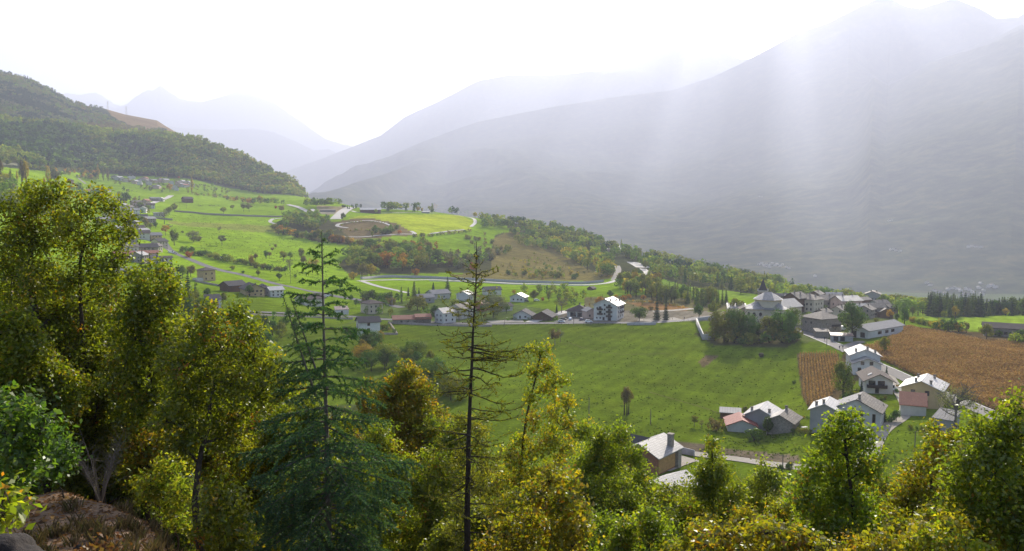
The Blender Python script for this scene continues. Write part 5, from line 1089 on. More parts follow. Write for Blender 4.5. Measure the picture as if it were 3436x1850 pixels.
# grove and scrub on the knoll
hedge([(1030, 694), (1070, 695), (1130, 694)], 12, ['round', 'wide'], ['green', 'dark', 'olive'], (11, 15), 'in the grove left of the gravel apron', 900, 5)
hedge([(1150, 700), (1207, 699)], 9, ['spruce', 'round'], ['dark', 'fir'], (5, 8), 'behind the gravel apron on the knoll', 900)
wood([(957, 738), (1000, 728), (1060, 722), (1112, 745), (1060, 775), (965, 776)], 38, ['round', 'round', 'wide'], ['dark', 'green', 'green', 'olive'], (11, 15), 'in the dense grove left of the oval gravel track', 700, 5.5)
T('round', 1151, 742, 27, 'dark', 'dark round tree right of the gravel ramp')
hedge([(920, 772), (945, 785), (990, 795), (1060, 805), (1110, 812), (1170, 817)], 27, ['round', 'row', 'bush'], ['green', 'olive', 'orange', 'brown', 'dark'], (7, 11), 'in the shaded row along the meadow below the grove', 700, 5)
T('round', 945, 778, 38, 'dark', 'dark leading tree at the corner of the shaded row'); T('round', 1050, 800, 26, 'orange', 'orange tree in the shaded row below the grove'); T('round', 1070, 805, 36, 'olive', 'olive tree rising over the shaded row'); T('round', 1105, 808, 40, 'olive', 'tall olive tree in the shaded row behind the conifer tip')
hedge([(1150, 757), (1168, 748), (1250, 745), (1310, 752)], 18, ['bush', 'row'], ['brown', 'olive', 'grey'], (2.0, 3.2), 'round the oval gravel track', 800)
hedge([(1110, 776), (1180, 774), (1240, 775), (1290, 782)], 20, ['bush', 'row'], ['brown', 'dark', 'olive', 'grey'], (2.2, 4), 'on the bank below the oval gravel track', 700)
wood([(1245, 776), (1330, 768), (1335, 785), (1260, 790)], 9, ['round', 'bush'], ['dark', 'green'], (7, 10), 'at the end of the oval gravel track', 700, 4)
T('bush', 1342, 785, 15, 'red', 'bright red bush beside the track under the upper meadow'); T('tall', 1249, 798, 24, 'lime', 'pale green slim tree below the oval gravel track')
hedge([(1172, 820), (1230, 820), (1306, 812)], 15, ['row', 'bush'], ['brown', 'dark', 'olive'], (4, 6.5), 'in the bushy strip above the middle wood', 700); T('bush', 1414, 814, 15, 'dark', 'lone dark bush on the grass between the track and the middle wood')
hedge([(1388, 797), (1440, 793), (1504, 786), (1570, 780)], 20, ['row', 'bush'], ['brown', 'olive', 'dark', 'grey'], (3.5, 5.5), 'in the brown hedge under the upper meadow', 700)
# trees along the knoll top behind the upper meadow
wood([(1280, 712), (1330, 710), (1420, 712), (1505, 720), (1590, 728), (1595, 715), (1500, 705), (1300, 698)], 60, ['round', 'wide', 'spruce'], ['green', 'dark', 'olive', 'dark', 'fir'], (11, 16), 'in the wood behind the upper meadow', 1000, 3)
T('round', 1402, 712, 20, 'gold', 'yellow tree behind the upper meadow, left of its twin'); T('tall', 1416, 714, 18, 'gold', 'small yellow poplar like tree behind the upper meadow'); T('round', 1261, 718, 18, 'lime', 'pale yellow tree beside the knoll barn'); T('round', 1460, 712, 28, 'gold', 'orange yellow crown in the wood behind the upper meadow')
wood([(1596, 750), (1620, 735), (1700, 745), (1720, 768), (1600, 770)], 24, ['round', 'wide'], ['green', 'dark', 'olive', 'lime'], (10, 15), 'in the clump at the right end of the upper meadow', 900, 4); T('round', 1594, 732, 22, 'gold', 'golden crown above the right end of the upper meadow')
# the middle wood above the hairpin road
wood([(1126, 910), (1160, 870), (1215, 845), (1300, 845), (1400, 838), (1470, 850), (1490, 905), (1400, 905), (1330, 915), (1270, 905), (1190, 912)], 70, ['round', 'round', 'tall', 'wide'], ['green', 'dark', 'olive', 'green', 'lime', 'brown', 'orange'], (12, 17), 'in the middle wood above the hairpin road', 600, 4.5)
for (x, y, h, hue, lab) in [(1265, 855, 34, 'red', 'scarlet tree in the upper edge of the middle wood'), (1385, 834, 30, 'orange', 'orange red tree on the crest of the middle wood'), (1300, 900, 40, 'orange', 'orange tree in the lower left of the middle wood'), (1350, 910, 52, 'orange', 'tall orange brown tree at the lower edge of the middle wood'), (1392, 924, 28, 'orange', 'single orange bush below the middle wood'), (1320, 858, 26, 'brown', 'rusty tree near the crest of the middle wood'),
    (1215, 930, 50, 'brown', 'brownish crown of the small grove above the hairpin'), (1245, 932, 50, 'gold', 'golden olive crown of the small grove above the hairpin'), (1187, 938, 30, 'gold', 'yellow bush at the left of the small grove above the hairpin'), (1232, 926, 44, 'olive', 'olive crown at the back of the small grove above the hairpin'), (1262, 928, 36, 'lime', 'yellow green crown at the right of the small grove above the hairpin'), (1215, 836, 36, 'grey', 'pale grey green tree at the upper left of the middle wood'), (1590, 905, 30, 'red', 'red bush in the brown scrub slope'), (1418, 880, 46, 'lime', 'pale green tree at the right of the middle wood')]:
    T('bush' if 'bush' in lab else 'round', x, y, h, hue, lab)
wood([(1490, 905), (1480, 858), (1560, 868), (1640, 850), (1700, 830), (1720, 860), (1640, 880), (1560, 912)], 46, ['round', 'bush', 'tall'], ['green', 'olive', 'dark', 'brown', 'grey'], (6, 11), 'in the wood behind the thin larch top', 600, 4)
wood([(1560, 800), (1640, 780), (1660, 840), (1600, 855), (1540, 850)], 26, ['bush', 'round'], ['brown', 'olive', 'grey'], (3, 7), 'on the brown scrub bank', 700, 3)
wood([(1640, 915), (1700, 880), (1780, 850), (1860, 860), (1960, 905), (2040, 930), (1900, 940), (1700, 935)], 120, ['bush', 'bush', 'row'], ['brown', 'olive', 'lime', 'gold', 'grey'], (1.2, 3.4), 'scattered on the tawny slope above the hairpin road', 600)
wood([(1700, 900), (1780, 880), (1900, 905), (2030, 932), (1900, 938), (1700, 932)], 40, ['bush', 'round'], ['lime', 'olive', 'gold', 'dark'], (3, 6), 'scattered on the tawny slope above the hairpin road', 600)
hedge([(1770, 930), (1800, 928), (1850, 932), (1880, 930)], 9, ['bush', 'round'], ['lime', 'gold', 'olive'], (5, 8), 'in the yellow thicket above the hairpin road', 600)
# wooded right flank of the knoll
wood([(1850, 815), (1900, 820), (1990, 860), (2060, 905), (2050, 930), (1990, 920), (1900, 870), (1845, 850)], 70, ['round', 'wide', 'tall'], ['lime', 'olive', 'green', 'lime', 'gold'], (11, 16), 'in the yellowing wood above the white road bend', 600, 4.5)
wood([(1700, 775), (1780, 782), (1860, 815), (1845, 850), (1740, 830)], 50, ['round', 'wide'], ['green', 'olive', 'dark', 'lime'], (9, 13), 'in the wood on the shoulder of the knoll', 700, 5)
wood([(1720, 742), (1900, 770), (2100, 835), (2300, 893), (2560, 945), (2700, 980), (2600, 985), (2300, 925), (2180, 905), (2100, 870), (1960, 850), (1780, 785)], 430, ['round', 'round', 'spruce', 'wide', 'tall'], ['green', 'dark', 'olive', 'lime', 'fir', 'olive', 'green'], (9, 16), 'in the wood along the right flank', 650)
wood([(1600, 722), (1760, 745), (1900, 766), (2100, 832), (1900, 772), (1720, 752)], 90, ['round', 'spruce', 'wide'], ['dark', 'green', 'fir'], (9, 14), 'along the ridge of the right flank', 1000)
wood([(2175, 925), (2300, 950), (2540, 985), (2560, 960), (2300, 915), (2200, 905)], 110, ['round', 'tall', 'spruce'], ['lime', 'olive', 'green', 'dark'], (8, 13), 'in the wood above the right sunny strip', 600, 4)
wood([(2070, 945), (2120, 940), (2210, 950), (2230, 990), (2120, 1000), (2080, 980)], 42, ['round', 'round', 'tall'], ['lime', 'olive', 'green', 'gold'], (8, 13), 'in the yellow wood under the white road bend', 500, 4.5)
T('round', 2165, 905, 32, 'olive', 'olive tree beside the white road bend'); T('round', 2145, 930, 26, 'dark', 'dark tree in the bend of the white road')
wood([(2170, 990), (2250, 990), (2300, 995), (2440, 1018), (2440, 1038), (2300, 1022), (2180, 1012)], 62, ['spruce', 'larch', 'larch', 'round'], ['larch', 'olive', 'larch', 'green'], (8, 13), 'in the conifer belt left of the church', 420, 3.2)
wood([(1960, 1000), (2150, 1000), (2300, 1035), (2080, 1048), (1960, 1030)], 26, ['bush', 'bush', 'larch'], ['brown', 'orange', 'olive', 'grey'], (1.5, 4.5), 'in the rusty scrub behind the two dark firs', 420)
hedge([(2110, 1012), (2200, 1016), (2300, 1036)], 22, ['bush', 'row'], ['orange', 'orange', 'brown'], (1.2, 2.4), 'in the strip of orange bracken behind the two dark firs', 420)
# trees of the street row
T('spruce', 2204, 1075, 76, 'fir', 'dark fir on the street, left of its slightly shorter twin', wide=0.95); T('spruce', 2234, 1074, 67, 'fir', 'dark fir on the street, right of its taller twin', wide=0.95)
T('wide', 2145, 1078, 50, 'dark', 'broad dark green tree beside the white apartment block', wide=1.15)
T('round', 2012, 1037, 46, 'orange', 'bright orange tree behind the white apartment block'); T('round', 2046, 1024, 30, 'orange', 'smaller orange tree behind the roof of the apartment block'); T('round', 2048, 1004, 32, 'dark', 'dark round tree above the orange ones'); T('tall', 1842, 1012, 40, 'lime', 'rounded yellow green tree above the dark bungalows'); T('round', 1792, 1013, 44, 'olive', 'olive tree right of the lone white bungalow')
T('bare', 1885, 1050, 56, 'brown', 'spreading half bare tree beside a small fir above the bungalows', wide=1.2); T('spruce', 1868, 1051, 31, 'fir', 'small dark fir above the roofs of the bungalows'); T('bush', 1821, 1009, 13, 'red', 'red bush on the lawn above the bungalows'); T('round', 1725, 992, 20, 'orange', 'orange tree behind the lone white bungalow')
wood([(1740, 985), (1790, 978), (1900, 985), (1960, 1010), (1930, 1035), (1850, 1000), (1760, 995)], 22, ['round', 'round', 'tall'], ['green', 'olive', 'green', 'lime'], (6, 10), 'in the garden trees below the hairpin road', 420, 4)
hedge([(1740, 1068), (1790, 1073), (1870, 1075)], 14, ['row', 'bush'], ['dark', 'olive'], (1.8, 2.6), 'in the hedge before the low bungalows', 400)
T('wide', 1655, 1066, 84, 'grey', 'big round grey green tree right of the thin larch trunk', wide=0.95); T('round', 1461, 1080, 56, 'dark', 'dark ball shaped tree at the end of the terracotta barn', wide=1.1); T('bare', 1540, 1081, 54, 'grey', 'bare village tree in front of the old pale house', wide=1.1); T('wide', 1400, 1042, 50, 'olive', 'wide olive brown tree behind the terracotta barn', wide=1.3)
T('spruce', 1502, 995, 66, 'fir', 'tallest dark spruce of the village below the hairpin road', wide=1.25); T('spruce', 1454, 980, 32, 'fir', 'small dark spruce left of the tallest one', wide=1.3); T('spruce', 1347, 995, 32, 'fir', 'small dark spruce beside the hedge trees'); T('spruce', 1370, 994, 30, 'fir', 'small dark spruce left of a tall olive conifer'); T('larch', 1390, 996, 52, 'larch', 'tall olive conifer between small dark spruces', wide=1.7); T('spruce', 1406, 996, 30, 'fir', 'small dark spruce right of the tall olive conifer')
hedge([(1212, 1010), (1260, 1012), (1345, 1016)], 13, ['round', 'row', 'larch'], ['dark', 'green', 'larch'], (6, 9), 'in the tall hedge behind the cream house', 400); T('round', 1195, 1030, 26, 'dark', 'dark tree left of the cream house'); T('round', 1178, 1012, 24, 'dark', 'dark tree on the lane above the rust roofed hut')
hedge([(1265, 1112), (1300, 1105), (1320, 1118)], 8, ['bush', 'round'], ['dark', 'olive', 'brown'], (2.5, 4.5), 'in the garden beside the white house with red shutters', 300); T('spruce', 1253, 1108, 52, 'fir', 'narrow dark fir against the white house with red shutters', wide=0.7)
hedge([(1160, 1112), (1185, 1122)], 5, ['bush'], ['dark'], (3, 5), 'left of the white house with red shutters', 300)
T('round', 1620, 1050, 30, 'dark', 'dark green tree beside the red walled house'); T('round', 1700, 1052, 34, 'green', 'green tree between the big round tree and the bungalows'); T('bush', 1680, 1010, 20, 'lime', 'yellow green bush below the hairpin road parapet')
wood([(1150, 1005), (1420, 985), (1700, 985), (1720, 1050), (1680, 1072), (1300, 1066), (1160, 1058)], 40, ['round', 'bush', 'tall', 'open'], ['green', 'olive', 'dark', 'brown', 'lime'], (3, 7.5), 'in the gardens between the street and the hairpin road', 420, 5)
hedge([(1700, 1075), (1740, 1070)], 4, ['bush'], ['dark', 'green'], (1.5, 3), 'in the gardens between the street and the hairpin road', 400)
hedge([(2665, 1452), (2715, 1456)], 4, ['bush'], ['dark', 'olive'], (1.2, 2.4), 'along the wall of the tall grey house', 200)
hedge([(2900, 1340), (2950, 1345), (2985, 1338)], 6, ['bush'], ['dark', 'brown', 'green'], (1.0, 1.8), 'in the flower bed before the brown roofed chalet', 200)
hedge([(3050, 1440), (3100, 1446), (3140, 1450)], 5, ['bush'], ['green', 'olive'], (1.0, 2.0), 'in the weeds before the terracotta roofed shed', 180)
wood([(2700, 1040), (2960, 1040), (3000, 1075), (2860, 1100), (2720, 1090)], 16, ['bush', 'round'], ['green', 'dark', 'olive'], (2.5, 6), 'in the village gardens right of the church', 380, 5)
# meadow trees
T('open', 1862, 1158, 56, 'brown', 'reddish brown round tree alone at the top of the big meadow', wide=1.0); T('bare', 1880, 1149, 46, 'grey', 'bare grey tree touching the reddish brown one in the big meadow')
for (x, y, lab) in [(2095, 1393, 'left'), (2103, 1394, 'middle'), (2110, 1391, 'right')]: T('stems', x, y, 98 if lab != 'right' else 90, 'brown', f'{lab} stem of the three thin larches standing together in the big meadow', wide=1.0)
T('open', 2330, 1432, 38, 'olive', 'small fruit tree alone left of the low red roofed hut'); T('bare', 2354, 1436, 28, 'brown', 'tiny reddish sapling between the fruit tree and the big bush'); T('bush', 2402, 1444, 48, 'brown', 'big brownish bush left of the low red roofed hut', wide=1.1); T('bush', 2530, 1478, 44, 'dark', 'big dark bush in front of the pale roofed house', wide=1.35); T('round', 2576, 1462, 62, 'dark', 'dark tree against the gable of the pale roofed house', wide=0.8); T('round', 2500, 1398, 34, 'olive', 'bushy tree behind the red roofed hut'); T('bush', 2440, 1392, 16, 'dark', 'dark bush behind the flat grey shed')
hedge([(2672, 1402), (2700, 1405), (2728, 1402)], 5, ['bush'], ['olive', 'dark', 'brown'], (0.8, 1.4), 'in the weedy patch by the tall grey house', 200)
T('bush', 2664, 1288, 14, 'dark', 'small dark bush at the edge of the small maize field'); T('tall', 2828, 1345, 128, 'green', 'tall leaning green tree beside the small maize field', wide=1.0, rmin=200); T('bush', 2862, 1340, 46, 'olive', 'rounded olive bush right of the tall leaning tree'); T('bush', 2845, 1352, 40, 'dark', 'dark bush at the foot of the tall leaning tree')
T('spruce', 2974, 1284, 50, 'fir', 'narrow dark fir right of the brown roofed chalet', wide=0.8); T('spruce', 2890, 1332, 52, 'fir', 'dark fir left of the brown roofed chalet', wide=0.9); T('round', 2968, 1190, 55, 'olive', 'dull tree at the roadside by the big maize field', wide=0.9); T('bush', 2842, 1196, 24, 'olive', 'bush between the street and the stepped white house'); T('bush', 3010, 1318, 15, 'dark', 'dark bush beside the gravel drive')
T('spruce', 2963, 1416, 54, 'fir', 'dark conifer beside the gravel drive bend', wide=1.2); T('bush', 2990, 1418, 34, 'dark', 'dark low bush between a conifer and a shrub at the drive'); T('round', 3008, 1414, 38, 'dark', 'dark round shrub at the inner side of the drive bend')
hedge([(3010, 1296), (3035, 1304), (3065, 1316), (3078, 1330)], 9, ['bush'], ['brown', 'red', 'green', 'dark'], (1.2, 2.0), 'in the garden bed between drive and main road', 200)
T('bare', 3206, 1452, 150, 'grey', 'big half bare grey tree in front of the ochre house', wide=1.15); T('tall', 2648, 1594, 46, 'dark', 'dark cypress like bush by the telegraph pole', wide=1.2); T('round', 2620, 1590, 30, 'dark', 'dark small tree left of the telegraph pole')
# round the church
for (s, x, y, h, hue, wd, lab) in [('round', 2345, 1070, 52, 'dark', 0.95, 'round green tree at the corner of the churchyard wall'), ('round', 2397, 1065, 58, 'olive', 1.0, 'olive green street tree left of the church'), ('round', 2470, 1060, 62, 'olive', 1.1, 'olive tree hiding the house left of the church'), ('round', 2430, 1146, 112, 'olive', 1.3, 'big yellowish olive tree at the left of the church trees'), ('tall', 2475, 1150, 116, 'oakdark', 1.5, 'tallest dark green tree before the church'), ('round', 2512, 1148, 92, 'dark', 1.2, 'green tree in front of the left apse'),
    ('spruce', 2542, 1146, 70, 'fir', 1.2, 'dark fir between the broadleaf trees before the church'), ('tall', 2582, 1150, 88, 'olive', 1.6, 'golden olive tree before the middle of the church'), ('round', 2624, 1148, 112, 'dark', 1.15, 'dark green tree covering the right apse'), ('open', 2660, 1136, 96, 'green', 0.95, 'green tree with a bare lower trunk right of the church'), ('round', 2455, 1082, 42, 'orange', 0.9, 'orange tinged small tree in the churchyard'), ('bush', 2405, 1120, 26, 'red', 1.0, 'reddish shrub inside the churchyard wall'),
    ('round', 2858, 1138, 118, 'oakdark', 1.0, 'big dark green tree beside the low green grey garage'), ('bush', 2560, 1152, 26, 'dark', 1.4, 'dark undergrowth at the foot of the church trees'), ('bush', 2490, 1154, 24, 'dark', 1.5, 'low dark shrub under the tallest tree before the church'), ('round', 2590, 1152, 44, 'gold', 1.0, 'small yellow tree under the golden olive one')]:
    T(s, x, y, h, hue, lab, wide=wd, rmin=250)
hedge([(2395, 1142), (2470, 1152), (2560, 1156), (2650, 1148), (2672, 1140)], 18, ['bush', 'round', 'row'], ['dark', 'oakdark', 'olive'], (4.5, 7), 'in the undergrowth before the church', 250)
T('tall', 3034, 1092, 60, 'dark', 'dark pointed tree at the right end of the village'); T('round', 3032, 1060, 44, 'green', 'green tree behind the dark pointed one'); T('round', 2985, 1072, 30, 'orange', 'orange tinged tree against the timber hut'); T('round', 3010, 1080, 26, 'dark', 'dark bush between the timber hut and the pointed tree'); T('round', 3062, 1060, 30, 'olive', 'thin olive tree at the edge of the right sunny meadow')
row(2965, 3125, 600, 760, 46, ['wide', 'round'], ['lime', 'olive', 'green', 'lime'], (9, 13), 'in the domed wood right of the village')
row(3125, 3312, 600, 660, 48, ['spruce'], ['fir', 'dark', 'larch'], (12, 17), 'in the row at the far side of the right meadow')
row(3312, 3530, 620, 690, 40, ['spruce', 'spruce', 'round'], ['fir', 'dark', 'larch'], (9.5, 13), 'in the row at the far side of the right meadow')
row(2440, 2960, 640, 900, 90, ['round', 'wide', 'tall'], ['lime', 'olive', 'green', 'dark'], (8, 13), 'in the wood behind the village roofs')
T('round', 3168, 1072, 28, 'olive', 'round olive tree on the path in the right meadow'); T('tall', 3205, 1070, 40, 'gold', 'slim golden tree in the right meadow'); T('bush', 3236, 1064, 14, 'olive', 'tiny tree under the spruce row'); T('round', 3375, 1062, 26, 'gold', 'yellowish tree before the spruce row')
hedge([(3060, 1082), (3110, 1094), (3150, 1104)], 12, ['bush', 'row'], ['gold', 'dark', 'olive', 'lime'], (3.2, 5), 'in the thicket between maize and right meadow', 380); hedge([(3135, 1108), (3200, 1112), (3230, 1116)], 12, ['round', 'bush', 'tall'], ['gold', 'dark', 'lime', 'green'], (4.5, 7.5), 'in the thicket between maize and right meadow', 380)
T('tall', 3242, 1118, 34, 'brown', 'brownish narrow tree at the end of the maize thicket'); T('round', 3310, 1146, 52, 'olive', 'round grey olive bush at the top of the maize near the dark barn', wide=1.05); T('bush', 3352, 1130, 22, 'green', 'small bush left before the dark barn'); T('bush', 3385, 1130, 24, 'dark', 'dark bush before the middle of the dark barn'); T('bush', 3425, 1136, 30, 'dark', 'dark bush at the right of the dark barn'); T('bush', 3408, 1160, 42, 'lime', 'yellow green bush below the dark barn'); T('bush', 3438, 1160, 34, 'olive', 'olive bush cut by the edge of view')
# dark firs and trees below the upper road, left
for (x, y, h, lab) in [(578, 1005, 118, 'tallest dark fir left of the tower house'), (602, 1012, 112, 'broad dark fir in the middle of the group left of the tower house'), (632, 1016, 96, 'dark fir at the right of the group left of the tower house'), (656, 1020, 66, 'smaller dark fir right of the group'), (478, 912, 66, 'dark fir farthest left in the row below the village'), (503, 914, 60, 'second dark fir of the row below the village'), (528, 916, 62, 'third dark fir of the row below the village, before the terracotta roof'), (549, 914, 44, 'short dark fir at the right of the row below the village')]:
    T('spruce', x, y, h, 'fir', lab, wide=1.05, rmin=200)
T('round', 640, 930, 40, 'brown', 'reddish tree behind the dark firs'); T('round', 612, 935, 42, 'green', 'green tree behind the dark firs')
wood([(590, 1050), (640, 1030), (690, 1050), (680, 1085), (600, 1085)], 8, ['round', 'tall'], ['dark', 'green', 'olive'], (10, 14), 'in the trees below the dark firs', 200, 5)
wood([(840, 1080), (960, 1075), (1010, 1120), (900, 1160), (850, 1130)], 11, ['round', 'tall'], ['dark', 'olive', 'green'], (5, 8), 'in the trees under the rubble wall', 180, 5)
wood([(1150, 1190), (1230, 1160), (1300, 1170), (1420, 1215), (1500, 1290), (1560, 1330), (1480, 1360), (1300, 1280)], 34, ['round', 'tall', 'wide'], ['dark', 'green', 'olive', 'gold', 'dark'], (6, 10), 'in the belt of trees along the lower edge of the meadow', 150, 5)
# wooded hills on the left: far too many to count
wood([(0, 404), (213, 414), (400, 447), (567, 454), (700, 477), (860, 534), (1050, 655), (1040, 664), (860, 646), (634, 598), (400, 586), (0, 545)], 5200, ['round', 'round', 'spruce', 'wide'], ['fir', 'dark', 'fir', 'dark', 'green', 'olive', 'lime'], (6, 17), 'x', 1500, rmax=2460, seed=11)
wood([(480, 560), (700, 490), (860, 540), (1045, 655), (860, 646), (634, 598)], 1100, ['round', 'wide'], ['dark', 'green', 'olive', 'lime', 'gold'], (7, 14), 'x', 1500, rmax=2460, seed=12)
wood([(0, 250), (117, 278), (200, 318), (290, 364), (430, 428), (560, 440), (567, 452), (400, 445), (213, 412), (0, 402)], 2600, ['round', 'spruce', 'wide'], ['fir', 'grey', 'green', 'olive', 'brown'], (7, 14), 'x', 2460, rmax=4200, seed=13)
hedge([(0, 244), (117, 273), (200, 314), (254, 348), (290, 361), (340, 368)], 70, ['spruce', 'round'], ['fir', 'dark'], (9, 15), 'x', 2460, 2)
wood([(0, 552), (60, 556), (200, 590), (330, 610), (330, 580), (150, 566), (0, 548)], 90, ['round', 'bush'], ['olive', 'brown', 'dark', 'grey', 'orange'], (6, 10), 'in the scrub under the wooded hill', 1000)
wood([(0, 610), (60, 620), (130, 640), (210, 660), (210, 760), (0, 700)], 70, ['round', 'wide', 'tall'], ['dark', 'green', 'olive', 'grey'], (9, 14), 'in the trees behind the oak on the left', 500, 5)
build_trees()
# ------------------------------------------------------------------ trees on the slope below the viewer, each with its own limbs and leaves
def pt(px, py, r):
    """point of the line of sight through (px, py) at horizontal distance r"""
    dx, dy, dz = ray(px, py); h = math.hypot(dx, dy)
    return np.array([dx, dy, dz]) * (r / h)
def oak(name, cat, label, base, trunk, lobes, hue, r, dens=1.0, leaf=0.092, rad=0.13, deep=0.5, seed=1, clear=0.0, group=None):
    """base: (px, r) of the foot; trunk: picture points of the stem; lobes: (px, py, radius px[, hue]) of the leafy masses"""
    g = np.random.default_rng(seed); m = r / F
    b = at(*base); b0 = np.array(b)
    tp = [b0 - [0, 0, 0.4]] + [pt(x, y, base[1] + (r - base[1]) * (i + 1) / len(trunk)) for i, (x, y) in enumerate(trunk)]
    tp = np.array(tp); s = np.r_[0, np.cumsum(np.linalg.norm(np.diff(tp, axis=0), axis=1))]
    q = np.linspace(0, s[-1], 16); P = np.stack([pchip(s, tp[:, k], q) for k in range(3)], 1) if len(tp) > 2 else np.stack([np.interp(q, s, tp[:, k]) for k in range(3)], 1)
    P[1:, :2] += g.normal(0, 0.02, (15, 2))
    W, Lf = Acc(), Acc()
    rr = rad * (1 - 0.8 * np.linspace(0, 1, 16)); rr[0] *= 1.25
    W.add(*tube(P - b0, rr, 9))
    nodes = [(p, x) for p, x in zip(P[3:], rr[3:])]
    sz = leaf * max(1.0, r / 26) ; kk = (0.105 / sz) ** 2
    cs = []
    for L in lobes:
        R = L[2] * m; c = pt(L[0], L[1], r + g.uniform(-1, 1) * deep * max(1.0, 2 * R)); R *= 1.26; cs.append((c, R, L[3] if len(L) > 3 else hue))
    foot = P[4]
    for c, R, hu in sorted(cs, key=lambda t: np.linalg.norm(t[0] - foot)):
        d = np.array([np.linalg.norm(c - n) + 0.7 * max(0, n[2] - c[2] + 0.15) for n, x in nodes]); k = int(np.argmin(d)); n0, r0 = nodes[k]
        mid = (n0 + c) / 2 + g.normal(0, 0.10, 3) * R + np.array([0, 0, 0.10 * np.linalg.norm(c - n0)])
        t = np.linspace(0, 1, 8)[:, None]; path = n0 * (1 - t) ** 2 + 2 * mid * t * (1 - t) + c * t * t
        path[1:-1] += g.normal(0, 0.025, (6, 3))
        ra = min(r0 * 0.75, 0.018 + 0.055 * R); rad_ = ra + (0.010 - ra) * np.linspace(0, 1, 8) ** 0.8
        W.add(*tube(path - b0, rad_, 6)); nodes += [(p, x) for p, x in zip(path[2:], rad_[2:])]
        nt_ = max(6, int(14 * R * R / (0.7 * 0.7))); ends = []
        e = g.normal(size=(nt_, 3)); e /= np.linalg.norm(e, axis=1, keepdims=True); e = c + e * (R * g.uniform(0.45, 1.0, nt_) ** 0.6)[:, None]
        for x in e:
            n1 = path[int(g.integers(3, 8))]; md = (n1 + x) / 2 + g.normal(0, 0.05, 3) + [0, 0, 0.04]
            tw = np.stack([n1, (n1 + md) / 2 + g.normal(0, 0.01, 3), md, x]); W.add(*tube(tw - b0, [0.010, 0.008, 0.006, 0.003], 4)); ends += [md, x, (md + x) / 2]
        ncl = max(8, int(118 * R * R * dens * kk)); v = g.normal(size=(ncl, 3)); v /= np.linalg.norm(v, axis=1, keepdims=True)
        cc = c + v * (R * g.uniform(0.1, 1.0, ncl) ** 0.45)[:, None]; cc[:, 2] += 0.0
        E = np.array(ends); pull = E[g.integers(0, len(E), ncl)]; cc = cc * 0.66 + pull * 0.34
        base_c = pick_cols(hu, ncl, g); tone = g.uniform(0.8, 1.2, ncl)
        nl = 21; idx = np.repeat(np.arange(ncl), nl); pos = cc[idx] + g.normal(0, 0.115 * (1 + 0.5 * (sz / 0.105 - 1)), (ncl * nl, 3))
        col = 0.72 * base_c[idx] + 0.28 * pick_cols(hu, ncl * nl, g); col = col * tone[idx][:, None]
        up = pos - cc[idx]; up /= np.linalg.norm(up, axis=1, keepdims=True) + 1e-9; up = up * 0.6 + np.array([0, 0, 0.6])
        Lf.add(*cards(pos - b0, sz, g, col, up, 0.4, 0.62))
    o = prop(empty(name, b), label, cat, group)
    link('trunk', W.mesh('trunk', BARK, True), o); link('crown', Lf.mesh('crown', LEAVES), o)
    return len(Lf.v)

oak('oak_tree', 'tree', 'big oak on the left whose top stands before the poplars, with two dark limbs', (165, 23.5), [(160, 1400), (130, 1150), (100, 900), (110, 760)],
    [(60, 730, 75), (145, 675, 55), (225, 735, 60), (100, 640, 35), (215, 655, 40), (20, 830, 75), (120, 800, 70), (215, 830, 60), (40, 930, 95), (150, 940, 90), (60, 1040, 110), (190, 1040, 110), (300, 1050, 100), (100, 1160, 120), (250, 1160, 110), (20, 1240, 100), (370, 1130, 100), (150, 1270, 100), (330, 1260, 100), (260, 1330, 90), (410, 1220, 90), (390, 1340, 80), (200, 1400, 60), (330, 1430, 70), (430, 1430, 60)], 'oak', 24, 0.62, rad=0.2, seed=3, deep=0.7)
oak('oak_tree', 'tree', 'thin leaved oak with fanning branches, the village showing through it', (330, 24), [(300, 1300), (272, 1050), (268, 900), (290, 800)],
    [(225, 770, 45), (260, 700, 45), (320, 680, 45), (375, 690, 42), (420, 735, 36), (395, 790, 45), (330, 770, 50), (285, 830, 45), (415, 860, 34), (370, 880, 40), (305, 900, 55), (250, 950, 60), (400, 935, 40), (340, 990, 60), (440, 790, 25)], 'oak', 23, 0.55, rad=0.13, seed=4)
oak('oak_tree', 'tree', 'oak with a rounded crown in front of the dark firs', (520, 22), [(500, 1500), (480, 1250), (500, 1080)],
    [(455, 935, 50), (530, 925, 48), (575, 975, 45), (500, 1000, 70), (570, 1050, 55), (430, 1040, 70), (520, 1090, 80), (450, 1140, 90), (570, 1150, 70), (500, 1220, 90), (410, 1260, 80), (590, 1240, 70), (520, 1330, 80), (440, 1370, 70), (500, 1430, 60)], 'oak', 22, 0.7, rad=0.14, seed=5)
oak('oak_tree', 'tree', 'oak with a bare dark forked trunk standing on the litter slope', (668, 18.2), [(658, 1720), (655, 1620), (672, 1530), (700, 1440), (720, 1250)],
    [(690, 1050, 45), (720, 1085, 45), (790, 1060, 50), (850, 1110, 48), (640, 1130, 70), (740, 1160, 75), (830, 1190, 70), (900, 1240, 45), (600, 1220, 75), (690, 1250, 85), (790, 1290, 80), (610, 1330, 80), (710, 1360, 80), (810, 1390, 65), (560, 1410, 65), (650, 1440, 60), (760, 1470, 55), (870, 1330, 50), (600, 1500, 45)], 'oak', 19, 0.75, rad=0.125, seed=6)
oak('oak_tree', 'tree', 'leafy oak bough entering from the left edge, closest to the viewer', (-60, 13.5), [(-90, 1600), (-60, 1450), (0, 1400)],
    [(30, 1370, 70), (95, 1400, 55), (40, 1470, 80), (120, 1480, 45), (20, 1560, 75), (100, 1550, 55), (30, 1640, 55), (150, 1440, 35)], 'oakdark', 13.5, 0.9, leaf=0.10, rad=0.10, seed=7)
